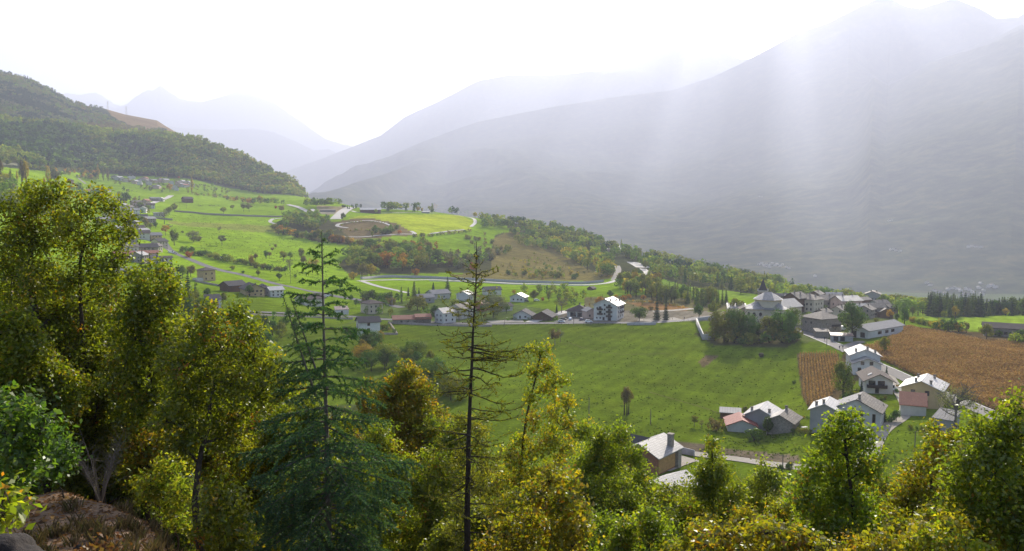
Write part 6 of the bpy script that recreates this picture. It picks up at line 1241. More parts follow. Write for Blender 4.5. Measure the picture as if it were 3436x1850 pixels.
oak('oak_sapling', 'tree', 'yellow young oak leaves at the left edge above the boulder', (-30, 9), [(-20, 1800), (0, 1720)], [(0, 1680, 20), (8, 1730, 22)], 'oak', 9, 0.8, leaf=0.09, rad=0.03, seed=8)
for i, (bx, br, lob, hue, lab, dn) in enumerate([
    (500, 22, [(470, 1480, 60), (540, 1500, 60), (500, 1560, 70), (450, 1560, 50), (420, 1480, 40)], 'oakyel', 'golden brown bush behind the crest of the litter slope', 0.8),
    (590, 20, [(560, 1590, 65), (610, 1650, 60), (540, 1660, 60), (600, 1740, 60), (500, 1630, 50)], 'lime', 'yellow green bush left of the bare oak trunk', 0.7),
    (215, 18, [(195, 1560, 45), (240, 1540, 40), (190, 1500, 40)], 'oakdark', 'dark shrub on the crest of the litter slope', 0.8),
    (740, 17, [(730, 1660, 70), (790, 1700, 60), (720, 1760, 70), (800, 1800, 70), (760, 1850, 60)], 'oak', 'green bush right of the bare oak trunk', 0.8)]):
    oak('bush', 'bush', lab, (bx, br), [(lob[0][0], lob[0][1] + 60)], lob, hue, br, dn, rad=0.035, seed=20 + i)
oak('oak_tree', 'tree', 'yellowing oak right of the blue green cedar, highest of its group', (1340, 36), [(1330, 1700), (1340, 1500), (1370, 1350)],
    [(1372, 1245, 45), (1340, 1300, 60), (1410, 1320, 60), (1290, 1330, 65), (1370, 1390, 80), (1450, 1400, 65), (1290, 1430, 80), (1420, 1480, 85), (1330, 1520, 90), (1470, 1540, 70), (1250, 1540, 80), (1400, 1600, 90), (1310, 1640, 90), (1380, 1720, 90), (1280, 1760, 90), (1460, 1670, 70)], 'oakyel', 36, 0.9, rad=0.16, seed=30, deep=0.7)
oak('oak_tree', 'tree', 'green oak between the cedar and the thin larch, low in front', (1440, 27), [(1440, 1800), (1450, 1650)],
    [(1450, 1560, 70), (1500, 1620, 60), (1400, 1650, 75), (1470, 1720, 85), (1390, 1780, 85), (1500, 1800, 80), (1440, 1850, 90), (1340, 1850, 80)], 'oak', 27, 0.9, rad=0.12, seed=31)
oak('oak_tree', 'tree', 'green oak hidden behind the left side of the cedar', (930, 30), [(920, 1700), (930, 1450)],
    [(900, 1200, 50), (880, 1290, 60), (960, 1300, 70), (900, 1400, 80), (990, 1420, 80), (880, 1520, 80), (980, 1560, 90), (900, 1650, 90), (1000, 1700, 90), (900, 1780, 90), (1100, 1500, 90), (1150, 1650, 90), (1120, 1780, 90), (1200, 1560, 80)], 'oak', 30, 0.8, rad=0.14, seed=32, deep=0.7)
oak('oak_tree', 'tree', 'olive brown tree tangled around the larch trunk', (1590, 28), [(1590, 1850), (1580, 1600)],
    [(1540, 1420, 50), (1620, 1440, 55), (1560, 1510, 65), (1640, 1540, 60), (1530, 1600, 65), (1620, 1640, 75), (1550, 1700, 75), (1640, 1740, 75), (1570, 1800, 80), (1660, 1830, 70), (1680, 1640, 55)], 'needle', 28, 0.5, rad=0.10, seed=33)
oak('oak_tree', 'tree', 'slim oak with an airy pointed crown before the big meadow', (1735, 25), [(1745, 1700), (1748, 1560), (1765, 1420), (1795, 1270), (1815, 1190)],
    [(1815, 1180, 40), (1840, 1235, 38), (1790, 1250, 34), (1880, 1280, 32), (1835, 1310, 42), (1785, 1330, 32), (1900, 1350, 36), (1860, 1390, 44), (1790, 1410, 38), (1915, 1420, 34), (1850, 1460, 48), (1745, 1470, 40), (1800, 1510, 50), (1900, 1500, 42), (1710, 1530, 45), (1770, 1590, 60), (1860, 1570, 52), (1700, 1610, 55)], 'oakyel', 25, 0.62, rad=0.11, seed=34)
oak('oak_tree', 'tree', 'bright yellow oak bush at the bottom, between larch trunk and green oaks', (1840, 15.5), [(1840, 1850), (1850, 1750)],
    [(1850, 1610, 48), (1905, 1630, 48), (1790, 1660, 50), (1870, 1690, 62), (1945, 1710, 50), (1770, 1740, 62), (1855, 1780, 65), (1940, 1790, 58), (1690, 1790, 52), (1740, 1840, 62), (1820, 1860, 62), (1910, 1870, 62), (1650, 1850, 50)], 'oakyel', 15.5, 0.9, rad=0.05, seed=35)
oak('oak_tree', 'tree', 'green oak left of the brick chalet, hiding its lower wall', (2060, 34), [(2050, 1800), (2050, 1650)],
    [(1950, 1450, 45), (2010, 1470, 55), (2075, 1460, 45), (2050, 1540, 75), (2125, 1530, 50), (1970, 1550, 70), (2150, 1610, 65), (2060, 1640, 85), (1970, 1660, 80), (2200, 1680, 65), (2120, 1710, 85), (2020, 1750, 90), (1950, 1770, 70), (2200, 1770, 80), (2100, 1820, 90), (2000, 1850, 80)], 'oak', 34, 0.95, rad=0.16, seed=36, deep=0.7)
oak('oak_tree', 'tree', 'young oak with a narrow top standing before the gravel track by the chalet', (2390, 27), [(2390, 1800), (2395, 1600), (2392, 1520)],
    [(2388, 1488, 28), (2400, 1535, 38), (2368, 1580, 42), (2425, 1590, 45), (2340, 1640, 52), (2400, 1650, 62), (2460, 1650, 48), (2310, 1710, 60), (2380, 1730, 72), (2450, 1730, 62), (2270, 1770, 60), (2340, 1810, 75), (2430, 1820, 75), (2250, 1840, 65), (2500, 1800, 55)], 'oak', 27, 0.85, rad=0.10, seed=37)
oak('oak_tree', 'tree', 'tawny oak left of the mauve roofed house', (2570, 30), [(2570, 1800), (2572, 1650)],
    [(2572, 1585, 42), (2610, 1630, 50), (2540, 1640, 52), (2500, 1690, 58), (2580, 1700, 72), (2640, 1710, 48), (2520, 1760, 72), (2610, 1780, 75), (2560, 1840, 80), (2660, 1820, 60)], 'olive', 30, 0.8, rad=0.11, seed=38)
oak('oak_tree', 'tree', 'tall oak with a dark trunk before the pale twin houses', (2885, 19), [(2875, 1800), (2860, 1680), (2845, 1560), (2835, 1470)],
    [(2848, 1405, 42), (2800, 1440, 42), (2768, 1500, 48), (2850, 1490, 58), (2915, 1480, 42), (2730, 1570, 58), (2810, 1580, 66), (2900, 1570, 60), (2945, 1545, 32), (2705, 1660, 68), (2790, 1680, 75), (2890, 1670, 70), (2740, 1760, 80), (2830, 1780, 80), (2930, 1760, 60), (2700, 1840, 70), (2800, 1860, 75)], 'oak', 19, 0.95, rad=0.12, seed=39)
oak('oak_tree', 'tree', 'spreading oak with slanting limbs filling the lower right corner', (3420, 16.5), [(3400, 1850), (3380, 1720), (3340, 1600)],
    [(3300, 1440, 42), (3360, 1415, 45), (3425, 1380, 50), (3440, 1460, 60), (3375, 1490, 65), (3300, 1510, 60), (3230, 1560, 55), (3260, 1460, 34), (3340, 1590, 75), (3430, 1570, 75), (3250, 1640, 75), (3350, 1690, 85), (3440, 1690, 80), (3250, 1740, 80), (3340, 1790, 85), (3440, 1800, 85), (3240, 1840, 75), (3470, 1620, 80), (3480, 1740, 80)], 'oak', 17, 0.85, rad=0.13, seed=40, deep=0.7)
oak('oak_tree', 'tree', 'oak with orange tinged twigs, one tuft rising before the grey lean-to', (3110, 21), [(3115, 1800), (3125, 1640), (3128, 1500)],
    [(3127, 1432, 26), (3130, 1480, 28), (3185, 1495, 38), (3205, 1470, 24), (3140, 1545, 50), (3075, 1560, 40), (3195, 1580, 50), (3060, 1630, 55), (3130, 1640, 65), (3010, 1690, 52), (3090, 1720, 75), (3170, 1720, 70), (3020, 1780, 70), (3110, 1810, 80), (2980, 1840, 60), (3180, 1830, 70)], 'oakyel', 21, 0.85, rad=0.09, seed=41)
oak('oak_tree', 'tree', 'row of yellow oak tops along the bottom edge, right of the bright yellow bush', (2560, 13.5), [(2560, 1900), (2560, 1840)],
    [(2420, 1800, 45), (2490, 1800, 52), (2560, 1780, 50), (2630, 1800, 55), (2700, 1820, 50), (2360, 1840, 50), (2770, 1850, 50), (2530, 1860, 60), (2650, 1870, 60)], 'oakyel', 13.5, 0.85, rad=0.05, seed=42)
def fill(px, r, top, wpx, hue, label, seed, dens=0.95):
    q = np.random.default_rng(seed); L = []
    H = 1.3 * wpx
    for k in range(20):
        t = (k + q.uniform(0, 1)) / 20; hw = wpx * 0.52 * min(1, 0.5 + 1.6 * t); L.append((px + q.uniform(-1, 1) * hw, top + 30 + t * H, q.uniform(0.13, 0.22) * wpx))
    oak('oak_tree', 'tree', label, (px, r), [(px + q.uniform(-15, 15), top + H * 0.75), (px + q.uniform(-20, 20), top + H * 0.3)], L, hue, r, dens, rad=0.10, seed=seed)
for k, (px, r, top, wpx, hue, label) in enumerate([
    (2245, 30, 1625, 260, 'oak', 'green oak top filling the gap below the brown walled house'), (2480, 33, 1660, 240, 'oak', 'green oak top between the narrow topped oak and the tawny one'), (2690, 26, 1640, 230, 'oakyel', 'yellowish oak top left of the tall dark trunked oak'),
    (2975, 27, 1610, 230, 'oak', 'green oak top right of the tall dark trunked oak'), (1660, 33, 1540, 230, 'oak', 'oak top between the larch trunk and the slim oak'), (1930, 27, 1690, 240, 'oak', 'oak top behind the bright yellow bush'),
    (1190, 27, 1400, 300, 'oak', 'green oak top against the right flank of the cedar'), (1010, 25, 1330, 260, 'oak', 'green oak top against the left flank of the cedar'), (860, 26, 1460, 300, 'oakyel', 'yellowing oak top left of the cedar foot'),
    (3300, 24, 1560, 320, 'oak', 'oak top behind the orange tinged one in the lower right'), (3060, 19, 1700, 260, 'oakyel', 'yellow oak top at the lower right, below the orange tinged oak'), (2180, 19, 1720, 280, 'oak', 'green oak top at the bottom below the brick chalet'), (2340, 17, 1760, 260, 'oakyel', 'yellow oak top at the bottom right of the bright yellow bush'), (1560, 22, 1660, 260, 'olive', 'olive oak top at the foot of the larch'),
    (50, 27, 930, 380, 'oak', 'second big oak crown behind the left one'), (330, 28, 1010, 420, 'oak', 'oak crown behind the thin leaved one'), (560, 27, 1090, 380, 'oakyel', 'yellow green oak crown behind the bare forked trunk'), (760, 28, 1160, 320, 'oak', 'oak crown behind the forked oak, left of the cedar'), (150, 30, 1250, 420, 'oakdark', 'dark oak crown low behind the litter slope'), (400, 26, 1330, 380, 'oakdark', 'dark oak crown in the hollow behind the litter slope'),
    (310, 23, 1240, 300, 'oak', 'oak crown in the gap over the leafless shrub'), (130, 22, 1200, 280, 'oak', 'oak crown before the left dark limb'), (230, 26, 1080, 380, 'oak', 'oak crown filling the middle of the left mass'), (480, 25, 1200, 340, 'oak', 'oak crown under the rounded one before the dark firs'), (20, 22, 1060, 340, 'oak', 'oak crown cut by the left edge above the near bough'), (900, 36, 1240, 260, 'oakyel', 'orange tinged oak top at the left shoulder of the cedar'), (1240, 38, 1290, 240, 'oakyel', 'yellow oak top at the right shoulder of the cedar'), (1480, 34, 1390, 220, 'oak', 'oak top just left of the larch trunk'),
    (2060, 22, 1720, 300, 'oak', 'oak top at the bottom, right of the bright yellow bush'), (2600, 20, 1740, 260, 'oak', 'green oak top at the bottom below the tawny oak'), (2440, 24, 1700, 260, 'oakyel', 'yellow green oak top before the narrow topped oak'), (1740, 22, 1640, 240, 'oakyel', 'yellow oak top at the foot of the slim oak'), (3170, 15, 1740, 320, 'oakyel', 'yellow oak top in the lower right, nearest to the viewer'), (2900, 15, 1780, 280, 'oakyel', 'yellow oak top at the bottom before the tall trunked oak')]):
    fill(px, r, top, wpx, hue, label, 300 + k)
# oaks deeper in the wood on the slope, of which only the tops show
g = np.random.default_rng(77)
DEEP = [(700, 60), (820, 75), (960, 66), (1100, 80), (1180, 56), (1260, 90), (1420, 62), (1520, 84), (1640, 58), (1700, 88), (1800, 52), (1900, 72), (2000, 58), (2110, 50), (2220, 60), (2330, 48), (2480, 52), (2620, 46), (2740, 52), (2860, 48), (2980, 50), (3080, 44), (3180, 52), (3300, 46), (3400, 54), (2160, 80), (2700, 72), (3240, 74), (3480, 70), (1340, 110), (1060, 120), (1500, 118), (900, 112)]
OUTL = np.array([(600, 1250), (900, 1290), (1100, 1320), (1250, 1330), (1400, 1400), (1560, 1520), (1700, 1600), (1950, 1560), (2200, 1680), (2500, 1690), (2700, 1690), (2900, 1640), (3050, 1640), (3200, 1620), (3436, 1560), (3600, 1560)], float)
for k, (x, r) in enumerate(DEEP):
    p = at(x, r); top = np.interp(x, OUTL[:, 0], OUTL[:, 1]) + g.uniform(-10, 60); zt = -(top - HY) / F * r; h = float(np.clip(zt - p.z, 5.0, 13.0))
    hue = ('oak', 'oakdark', 'oakyel', 'oak', 'olive')[int(g.integers(5))]; wide = g.uniform(0.9, 1.2)
    o = prop(empty('oak_tree', p, g.uniform(0, 6.28)), f'{WORDS[hue]} oak deep in the wood on the slope below the viewer', 'tree', f'{WORDS[hue]} oaks deep in the slope wood'); o.scale = (h * wide, h * wide, h)
    key = ('deep', hue, k % 2)
    if key not in _mesh:
        gg = np.random.default_rng(900 + k % 2); n = 9000; P_, idx, out = crown_points('wide', n, gg); P_ = P_ * [0.8, 0.8, 1]
        col = 0.5 * pick_cols(hue, n, gg) + 0.5 * pick_cols(hue, 60, gg)[idx % 60]; _mesh[key] = mesh_np('crown', *cards(P_, 0.028, gg, col, out / (np.linalg.norm(out, axis=1, keepdims=True) + 1e-9), 0.45)[:2], [FOLIAGE], cards(P_, 0.028, gg, col)[2])
    link('crown', _mesh[key], o); link('trunk', trunk_mesh('wide', k % 3, 0), o)

# the flat wooded ground at the foot of the slope, left
FOOT = [(x + g.uniform(-40, 40), r + g.uniform(-10, 10)) for x, r in [(0, 150), (120, 175), (260, 160), (380, 150), (520, 165), (640, 150), (760, 160), (880, 150), (1000, 158), (1120, 150), (1240, 156), (1360, 150), (60, 210), (200, 225), (340, 205), (470, 215), (600, 200), (740, 205), (860, 190), (990, 195), (1110, 185), (1230, 190), (1330, 185), (120, 270), (300, 280), (480, 265), (640, 250), (780, 240), (900, 235), (60, 340), (250, 350), (430, 330), (560, 310), (1200, 225), (1300, 215), (1420, 180), (1480, 165), (1560, 150), (1650, 140)]]
for k, (x, r) in enumerate(FOOT):
    hue = ('green', 'oakdark', 'dark', 'olive', 'oak')[int(g.integers(5))]; var = k % 3; h = g.uniform(10, 15) * (1.0 if x < 1150 else 0.75); wide = g.uniform(0.85, 1.15); p = at(x, r)
    o = prop(empty('oak_tree', p, g.uniform(0, 6.28)), f'{WORDS[hue]} tree in the wood at the foot of the slope', 'tree', f'{WORDS[hue]} trees at the foot of the slope'); o.scale = (h * wide, h * wide, h)
    link('crown', crown_mesh('round', hue, var, 1), o); link('trunk', trunk_mesh('round', var, 1), o)

# ------------------------------------------------------------------ the blue green cedar and the thin larch
def needles(A, path, g, hue, L, wd, step, per=2, gap=0.0):
    s = np.r_[0, np.cumsum(np.linalg.norm(np.diff(path, axis=0), axis=1))]
    n = max(2, int(s[-1] / step)); q = np.linspace(s[-1] * gap, s[-1], n)
    c = np.stack([np.interp(q, s, path[:, k]) for k in range(3)], 1); t = np.gradient(c, axis=0); t /= np.linalg.norm(t, axis=1, keepdims=True) + 1e-9
    c = np.repeat(c, per, 0); t = np.repeat(t, per, 0); m = len(c)
    d = g.normal(size=(m, 3)); d[:, 2] += 0.5; d -= t * (d * t).sum(1, keepdims=True); d /= np.linalg.norm(d, axis=1, keepdims=True) + 1e-9
    d = d * 0.85 + t * 0.5; d /= np.linalg.norm(d, axis=1, keepdims=True)
    side = np.cross(d, g.normal(size=(m, 3))); side /= np.linalg.norm(side, axis=1, keepdims=True) + 1e-9
    ln = (L * g.uniform(0.7, 1.2, m))[:, None]
    v = np.stack([c - side * wd * 0.5, c + side * wd * 0.5, c + d * ln + side * wd * 0.25, c + d * ln - side * wd * 0.25], 1).reshape(-1, 3)
    col = pick_cols(hue, m, g) * g.uniform(0.75, 1.3, (m, 1)); C = np.ones((m, 4, 4), np.float32); C[..., :3] = col[:, None, :]
    A.add(v, np.arange(m * 4).reshape(-1, 4), C.reshape(-1, 4))
def cedar(px, r, tip_y, label, prof, seed, lean=0.0, hue='cedar', sparse=1.0, rad=0.13):
    g = np.random.default_rng(seed); b = np.array(at(px, r)); ztip = -(tip_y - HY) / F * r; H = ztip - b[2]
    W, A = Acc(), Acc(); zs = np.linspace(-0.3, H, 24)
    stem = np.stack([lean * np.clip(zs / H, 0, 1) ** 2 + np.cumsum(g.normal(0, 0.006, 24)), np.cumsum(g.normal(0, 0.006, 24)), zs], 1)
    W.add(*tube(stem, rad * (1 - 0.94 * np.linspace(0, 1, 24) ** 0.85), 9))
    needles(A, stem[-3:], g, hue, 0.05, 0.014, 0.018, 3)
    z = H - 0.35; m = r / F
    while z > 0.4:
        y = HY - (z + b[2]) / r * F; half = np.interp(y, prof[:, 0], prof[:, 1]) * m
        up = np.interp(y, prof[:, 0], prof[:, 2]); low = np.clip((H - z) / H, 0, 1)
        nb = 2 + int(g.integers(0, 2)) + int(3.2 * np.clip((low - 0.15) / 0.35, 0, 1))
        a0 = g.uniform(0, 6.28)
        for k in range(nb):
            a = a0 + 2 * np.pi * k / nb + g.normal(0, 0.35); L = half * g.uniform(0.62, 1.08)
            if L < 0.12: continue
            s0 = np.array([np.interp(z, zs, stem[:, 0]), np.interp(z, zs, stem[:, 1]), z + g.normal(0, 0.06)]); d = np.array([math.cos(a), math.sin(a), 0])
            t = np.linspace(0, 1, 9)[:, None]
            path = s0 + d * L * t + np.array([0, 0, 1]) * L * (up * t - 0.55 * low * t ** 2 + 0.28 * low * t ** 4) + np.cumsum(g.normal(0, 0.012, (9, 3)), 0)
            W.add(*tube(path, (0.010 + 0.009 * L) * (1 - 0.85 * np.linspace(0, 1, 9)), 5))
            needles(A, path, g, hue, 0.055, 0.018, 0.020 / sparse, 3, 0.10)
            side = np.array([-d[1], d[0], 0]); n2 = int(L / (0.095 / sparse))
            for j in range(n2):
                q = 0.12 + 0.86 * (j + g.uniform()) / max(1, n2); i0 = min(7, int(q * 8)); p0 = path[i0] + (path[i0 + 1] - path[i0]) * (q * 8 - i0)
                l2 = (0.10 + 0.36 * L * (1 - q) * q * 2.2 + 0.05) * g.uniform(0.6, 1.2); sg = -1 if j % 2 else 1
                dd = side * sg * 0.9 + d * g.uniform(0.4, 0.9) + [0, 0, g.normal(0.0, 0.22)]; dd /= np.linalg.norm(dd)
                tt = np.linspace(0, 1, 4)[:, None]; br = p0 + dd * l2 * tt + np.array([0, 0, -1]) * l2 * (0.25 + 0.55 * low) * tt ** 2
                W.add(*tube(br, [0.006, 0.005, 0.004, 0.002], 3)); needles(A, br, g, hue, 0.055, 0.020, 0.018 / sparse, 3)
        z -= g.uniform(0.20, 0.34)
    return b, W, A
prof = np.array([(700, 0, .3), (780, 8, .3), (850, 45, .25), (930, 105, .2), (1000, 110, .15), (1060, 130, .1), (1130, 165, .05), (1200, 190, 0), (1300, 235, 0), (1450, 275, 0), (1600, 310, 0), (1800, 335, 0), (2000, 330, 0), (2400, 260, 0)], float)
b, W, A = cedar(1084, 19.5, 775, '', prof, 5)
# two long rising branches on its left
g = np.random.default_rng(8)
for (x0, y0, x1, y1, x2, y2) in ((1060, 1330, 985, 1110, 948, 985), (1066, 1260, 1020, 1120, 972, 990)):
    q = np.linspace(0, 1, 12)[:, None]; P0, P1, P2 = (pt(x, y, 19.3) - b for x, y in ((x0, y0), (x1, y1), (x2, y2)))
    path = P0 * (1 - q) ** 2 + 2 * P1 * q * (1 - q) + P2 * q * q; W.add(*tube(path, 0.03 * (1 - 0.85 * np.linspace(0, 1, 12)), 6)); needles(A, path, g, 'cedar', 0.05, 0.016, 0.02, 2)
    for j in range(24):
        k = g.uniform(0.15, 1.0); i0 = min(10, int(k * 11)); p0 = path[i0]; dd = g.normal(size=3); dd[2] = -0.1 + g.normal(0, 0.2); dd /= np.linalg.norm(dd); l2 = 0.45 * (1.15 - k)
        br = p0 + dd * l2 * np.linspace(0, 1, 4)[:, None] - np.array([0, 0, 1]) * 0.1 * np.linspace(0, 1, 4)[:, None] ** 2; W.add(*tube(br, [0.008, 0.006, 0.005, 0.003], 3)); needles(A, br, g, 'cedar', 0.05, 0.016, 0.024, 2)
o = prop(empty('cedar_tree', b), 'tall blue green cedar with a pale straight trunk and an airy tip before the village', 'tree')
link('trunk', W.mesh('trunk', BARK_GREY, True), o); link('crown', A.mesh('crown', NEEDLES), o)

def larch():
    g = np.random.default_rng(12); r = 19.0; b = np.array(at(1568, r)); W, A, K = Acc(), Acc(), Acc()
    pts = np.array([b - [0, 0, .4]] + [pt(x, y, r) for x, y in ((1568, 1850), (1570, 1600), (1577, 1350), (1586, 1150), (1596, 950), (1598, 812))]); s = np.r_[0, np.cumsum(np.linalg.norm(np.diff(pts, axis=0), axis=1))]
    q = np.linspace(0, s[-1], 30); P = np.stack([pchip(s, pts[:, k], q) for k in range(3)], 1) - b; P[:, :2] += g.normal(0, 0.007, (30, 2)); R = 0.125 * (1 - 0.95 * np.linspace(0, 1, 30) ** 0.9)
    W.add(*tube(P, R, 9)); H = P[-1, 2]; m = r / F
    def knob(c, s_):
        e = g.normal(size=(6, 3)) * 0.1 * s_; oc = np.array([(1, 0, 0), (-1, 0, 0), (0, 1, 0), (0, -1, 0), (0, 0, 1.3), (0, 0, -1.0)]) * s_ + e
        f = np.array([(0, 2, 4, 4), (2, 1, 4, 4), (1, 3, 4, 4), (3, 0, 4, 4), (2, 0, 5, 5), (1, 2, 5, 5), (3, 1, 5, 5), (0, 3, 5, 5)])
        K.add(c + oc, f)
    ys = list(850 + np.cumsum(g.uniform(8, 26, 22))) + list(1240 + np.cumsum(g.uniform(14, 56, 24)))
    for y in ys:
        z = -(y + g.uniform(-8, 8) - HY) / F * r - b[2]
        if z < 0.5: continue
        half = np.interp(y, [800, 900, 960, 1000, 1100, 1180, 1250, 1350, 1500, 1700, 2000], [5, 45, 110, 95, 125, 165, 190, 190, 170, 150, 120]) * m
        for k in range(int(g.integers(2, 5))):
            a = g.uniform(0, 6.28); d = np.array([math.cos(a), math.sin(a), 0]); L = half * g.uniform(0.35, 1.15); s0 = np.array([np.interp(z, P[:, 2], P[:, 0]), np.interp(z, P[:, 2], P[:, 1]), z])
            t = np.linspace(0, 1, 9)[:, None]; up = 0.35 if y < 1050 else 0.05
            path = s0 + d * L * t + np.array([0, 0, 1]) * L * (up * t - 0.35 * t ** 2 + 0.35 * t ** 3.5) + np.cumsum(g.normal(0, 0.014, (9, 3)), 0); W.add(*tube(path, (0.006 + 0.010 * L) * (1 - 0.8 * np.linspace(0, 1, 9)), 5))
            for j in range(int(L * 9)):
                i0 = int(g.integers(2, 9)); p0 = path[i0]; dd = g.normal(size=3) * [1, 1, 0.7] + d * 0.8 + [0, 0, 0.25]; dd /= np.linalg.norm(dd); l2 = g.uniform(0.1, 0.42) * min(1, L)
                br = p0 + dd * l2 * np.linspace(0, 1, 4)[:, None] + np.cumsum(g.normal(0, 0.008, (4, 3)), 0); W.add(*tube(br, [0.006, 0.005, 0.004, 0.002], 3))
                if g.random() < 0.45: knob(br[-1], 0.016)
                if g.random() < (0.75 if y > 1230 else 0.5): needles(A, br, g, 'needle', 0.042, 0.013, 0.022, 3)
            if g.random() < 0.7: knob(path[-1], 0.018)
            needles(A, path, g, 'needle', 0.042, 0.013, 0.04, 2, 0.2)
    o = prop(empty('larch_tree', b), 'thin nearly bare larch with a dark trunk, small cones and a few yellow needles', 'tree')
    link('trunk', W.mesh('trunk', BARK, True), o); link('crown', A.mesh('crown', FOLIAGE), o); prop(link('cones', K.mesh('cones', BARK), o), kind='stuff')
larch()

# ------------------------------------------------------------------ the litter slope at the lower left
def slope():
    g = np.random.default_rng(3)
    def spots(n, r0, r1, x0, x1):
        r = r0 + (r1 - r0) * g.uniform(0, 1, n) ** 0.7; X = g.uniform(x0, x1, n); th = np.arctan((X - CX) / F); x, y = r * np.sin(th), r * np.cos(th); return np.stack([x, y, height(x, y)], 1)
    c = spots(8500, 7.5, 24, -150, 760); keep = fbm(c[:, 0] / 1.3, c[:, 1] / 1.3, 44, 3) + g.uniform(-0.2, 0.2, len(c)) > 0.42; c = c[keep]
    L = [(4, (0.13, 0.062, 0.026)), (3, (0.19, 0.10, 0.04)), (1, (0.28, 0.17, 0.06)), (3, (0.075, 0.045, 0.028))]; HUES['litter'] = L; HUES['straw'] = [(3, (0.13, 0.095, 0.055)), (2, (0.09, 0.065, 0.04)), (1, (0.08, 0.08, 0.035))]; HUES['rust'] = [(3, (0.14, 0.055, 0.025)), (3, (0.11, 0.045, 0.025)), (1, (0.16, 0.09, 0.03))]
    up = np.tile([0, 0, 1.0], (len(c), 1)); v, f, col = cards(c + [0, 0, 0.02], 0.085, g, pick_cols('litter', len(c), g), up, 0.75)
    prop(link('fallen_leaves', mesh_np('fallen_leaves', v, f, [STRAW], col)), kind='stuff')
    c = spots(420, 8, 21, -120, 680); keep = fbm(c[:, 0] / 1.6, c[:, 1] / 1.6, 51, 3) > 0.50; c = c[keep]; A = Acc()
    for p in c:
        n = 26; a = g.uniform(0, 6.28, n); ln = g.uniform(0.08, 0.26, n); tip = np.stack([np.cos(a) * ln * 0.45, np.sin(a) * ln * 0.45, ln], 1); b_ = p + g.normal(0, 0.05, (n, 3)) * [1, 1, 0]; s_ = np.stack([-np.sin(a), np.cos(a), 0 * a], 1) * 0.006
        m = b_ + tip * [0.35, 0.35, 0.6]
        v = np.stack([b_ - s_, b_ + s_, m + s_, b_ + tip], 1); v[:, 3] = b_ + tip; v = np.stack([b_ - s_, b_ + s_, m + s_ * 0.8, b_ + tip], 1).reshape(-1, 3); C = np.ones((n, 4, 4), np.float32); C[..., :3] = pick_cols('straw', n, g)[:, None, :] * g.uniform(0.7, 1.2, (n, 1, 1)); A.add(v, np.arange(n * 4).reshape(-1, 4), C.reshape(-1, 4))
    prop(link('dry_grass', A.mesh('dry_grass', STRAW)), kind='stuff')
    def twiggy(name, label, p, h, n, hue, nl, mat):
        W, A = Acc(), Acc()
        for k in range(n):
            a = g.uniform(0, 6.28); ln = h * g.uniform(0.6, 1.05); e = np.array([math.cos(a) * ln * 0.38, math.sin(a) * ln * 0.38, ln * 0.92]); t = np.linspace(0, 1, 7)[:, None]; path = e * t * [1, 1, 1] + np.array([0, 0, 0.12]) * ln * np.sin(t * 3) + np.cumsum(g.normal(0, 0.012, (7, 3)), 0); path -= path[0]
            W.add(*tube(path, 0.007 * (1 - 0.75 * np.linspace(0, 1, 7)), 4))
            for j in range(7):
                p0 = path[int(g.integers(2, 7))]; br = p0 + (g.normal(size=3) * 0.5 + [0, 0, 0.5]) * h * 0.2 * np.linspace(0, 1, 4)[:, None]; W.add(*tube(br, [0.004, 0.003, 0.002, 0.0015], 3))
                if nl: q = br[g.integers(1, 4, nl)] + g.normal(0, 0.03, (nl, 3)); A.add(*cards(q, 0.06, g, pick_cols(hue, nl, g)))
        o = prop(empty(name, p), label, 'bush'); link('stem', W.mesh('stem', mat, True), o)
        if nl: link('crown', A.mesh('crown', FOLIAGE), o)
    twiggy('bush', 'rust red leafy bush low on the bare soil slope', at(270, 10.0), 0.62, 20, 'rust', 3, BARK)
    twiggy('bush', 'smaller rusty bush beside the boulder', at(200, 9.6), 0.45, 14, 'rust', 4, BARK)
    twiggy('bare_shrub', 'leafless grey shrub on the crest of the litter slope', at(300, 18.6), 1.5, 30, 'straw', 0, BARK_GREY)
    def rock(name, label, p, s_, seed):
        import bmesh
        bm = bmesh.new(); bmesh.ops.create_icosphere(bm, subdivisions=4, radius=1)
        for v in bm.verts:
            n = v.co.copy(); q = float(fbm(np.array([n.x * 1.3 + 7 + seed]), np.array([n.y * 1.3 + n.z * 2.1]), 5, 4)[0]); v.co = Vector((n.x * s_[0], n.y * s_[1], n.z * s_[2])) * (0.55 + 0.9 * q)
        me = bpy.data.meshes.new(name); bm.to_mesh(me); bm.free(); me.materials.append(ROCKM); me.polygons.foreach_set('use_smooth', np.ones(len(me.polygons), bool))
        return prop(link(name, me, None, p), label, 'rock')
    rock('boulder', 'dark rounded boulder in the lower left corner', pt(15, 1885, 7.6), (0.30, 0.3, 0.22), 1)
    for k in range(26):
        x = g.uniform(60, 560); r = g.uniform(9.5, 15); p = at(x, r); s_ = g.uniform(0.04, 0.11); rock('stone', 'small grey stone lying on the bare soil slope', p, (s_ * 1.3, s_, s_ * 0.7), k)['group'] = 'stones on the soil slope'
ROCKM = speckled('rock', (0.024, 0.019, 0.016), 0.6, 12, 0.9, 0.25, 0.03)
slope()
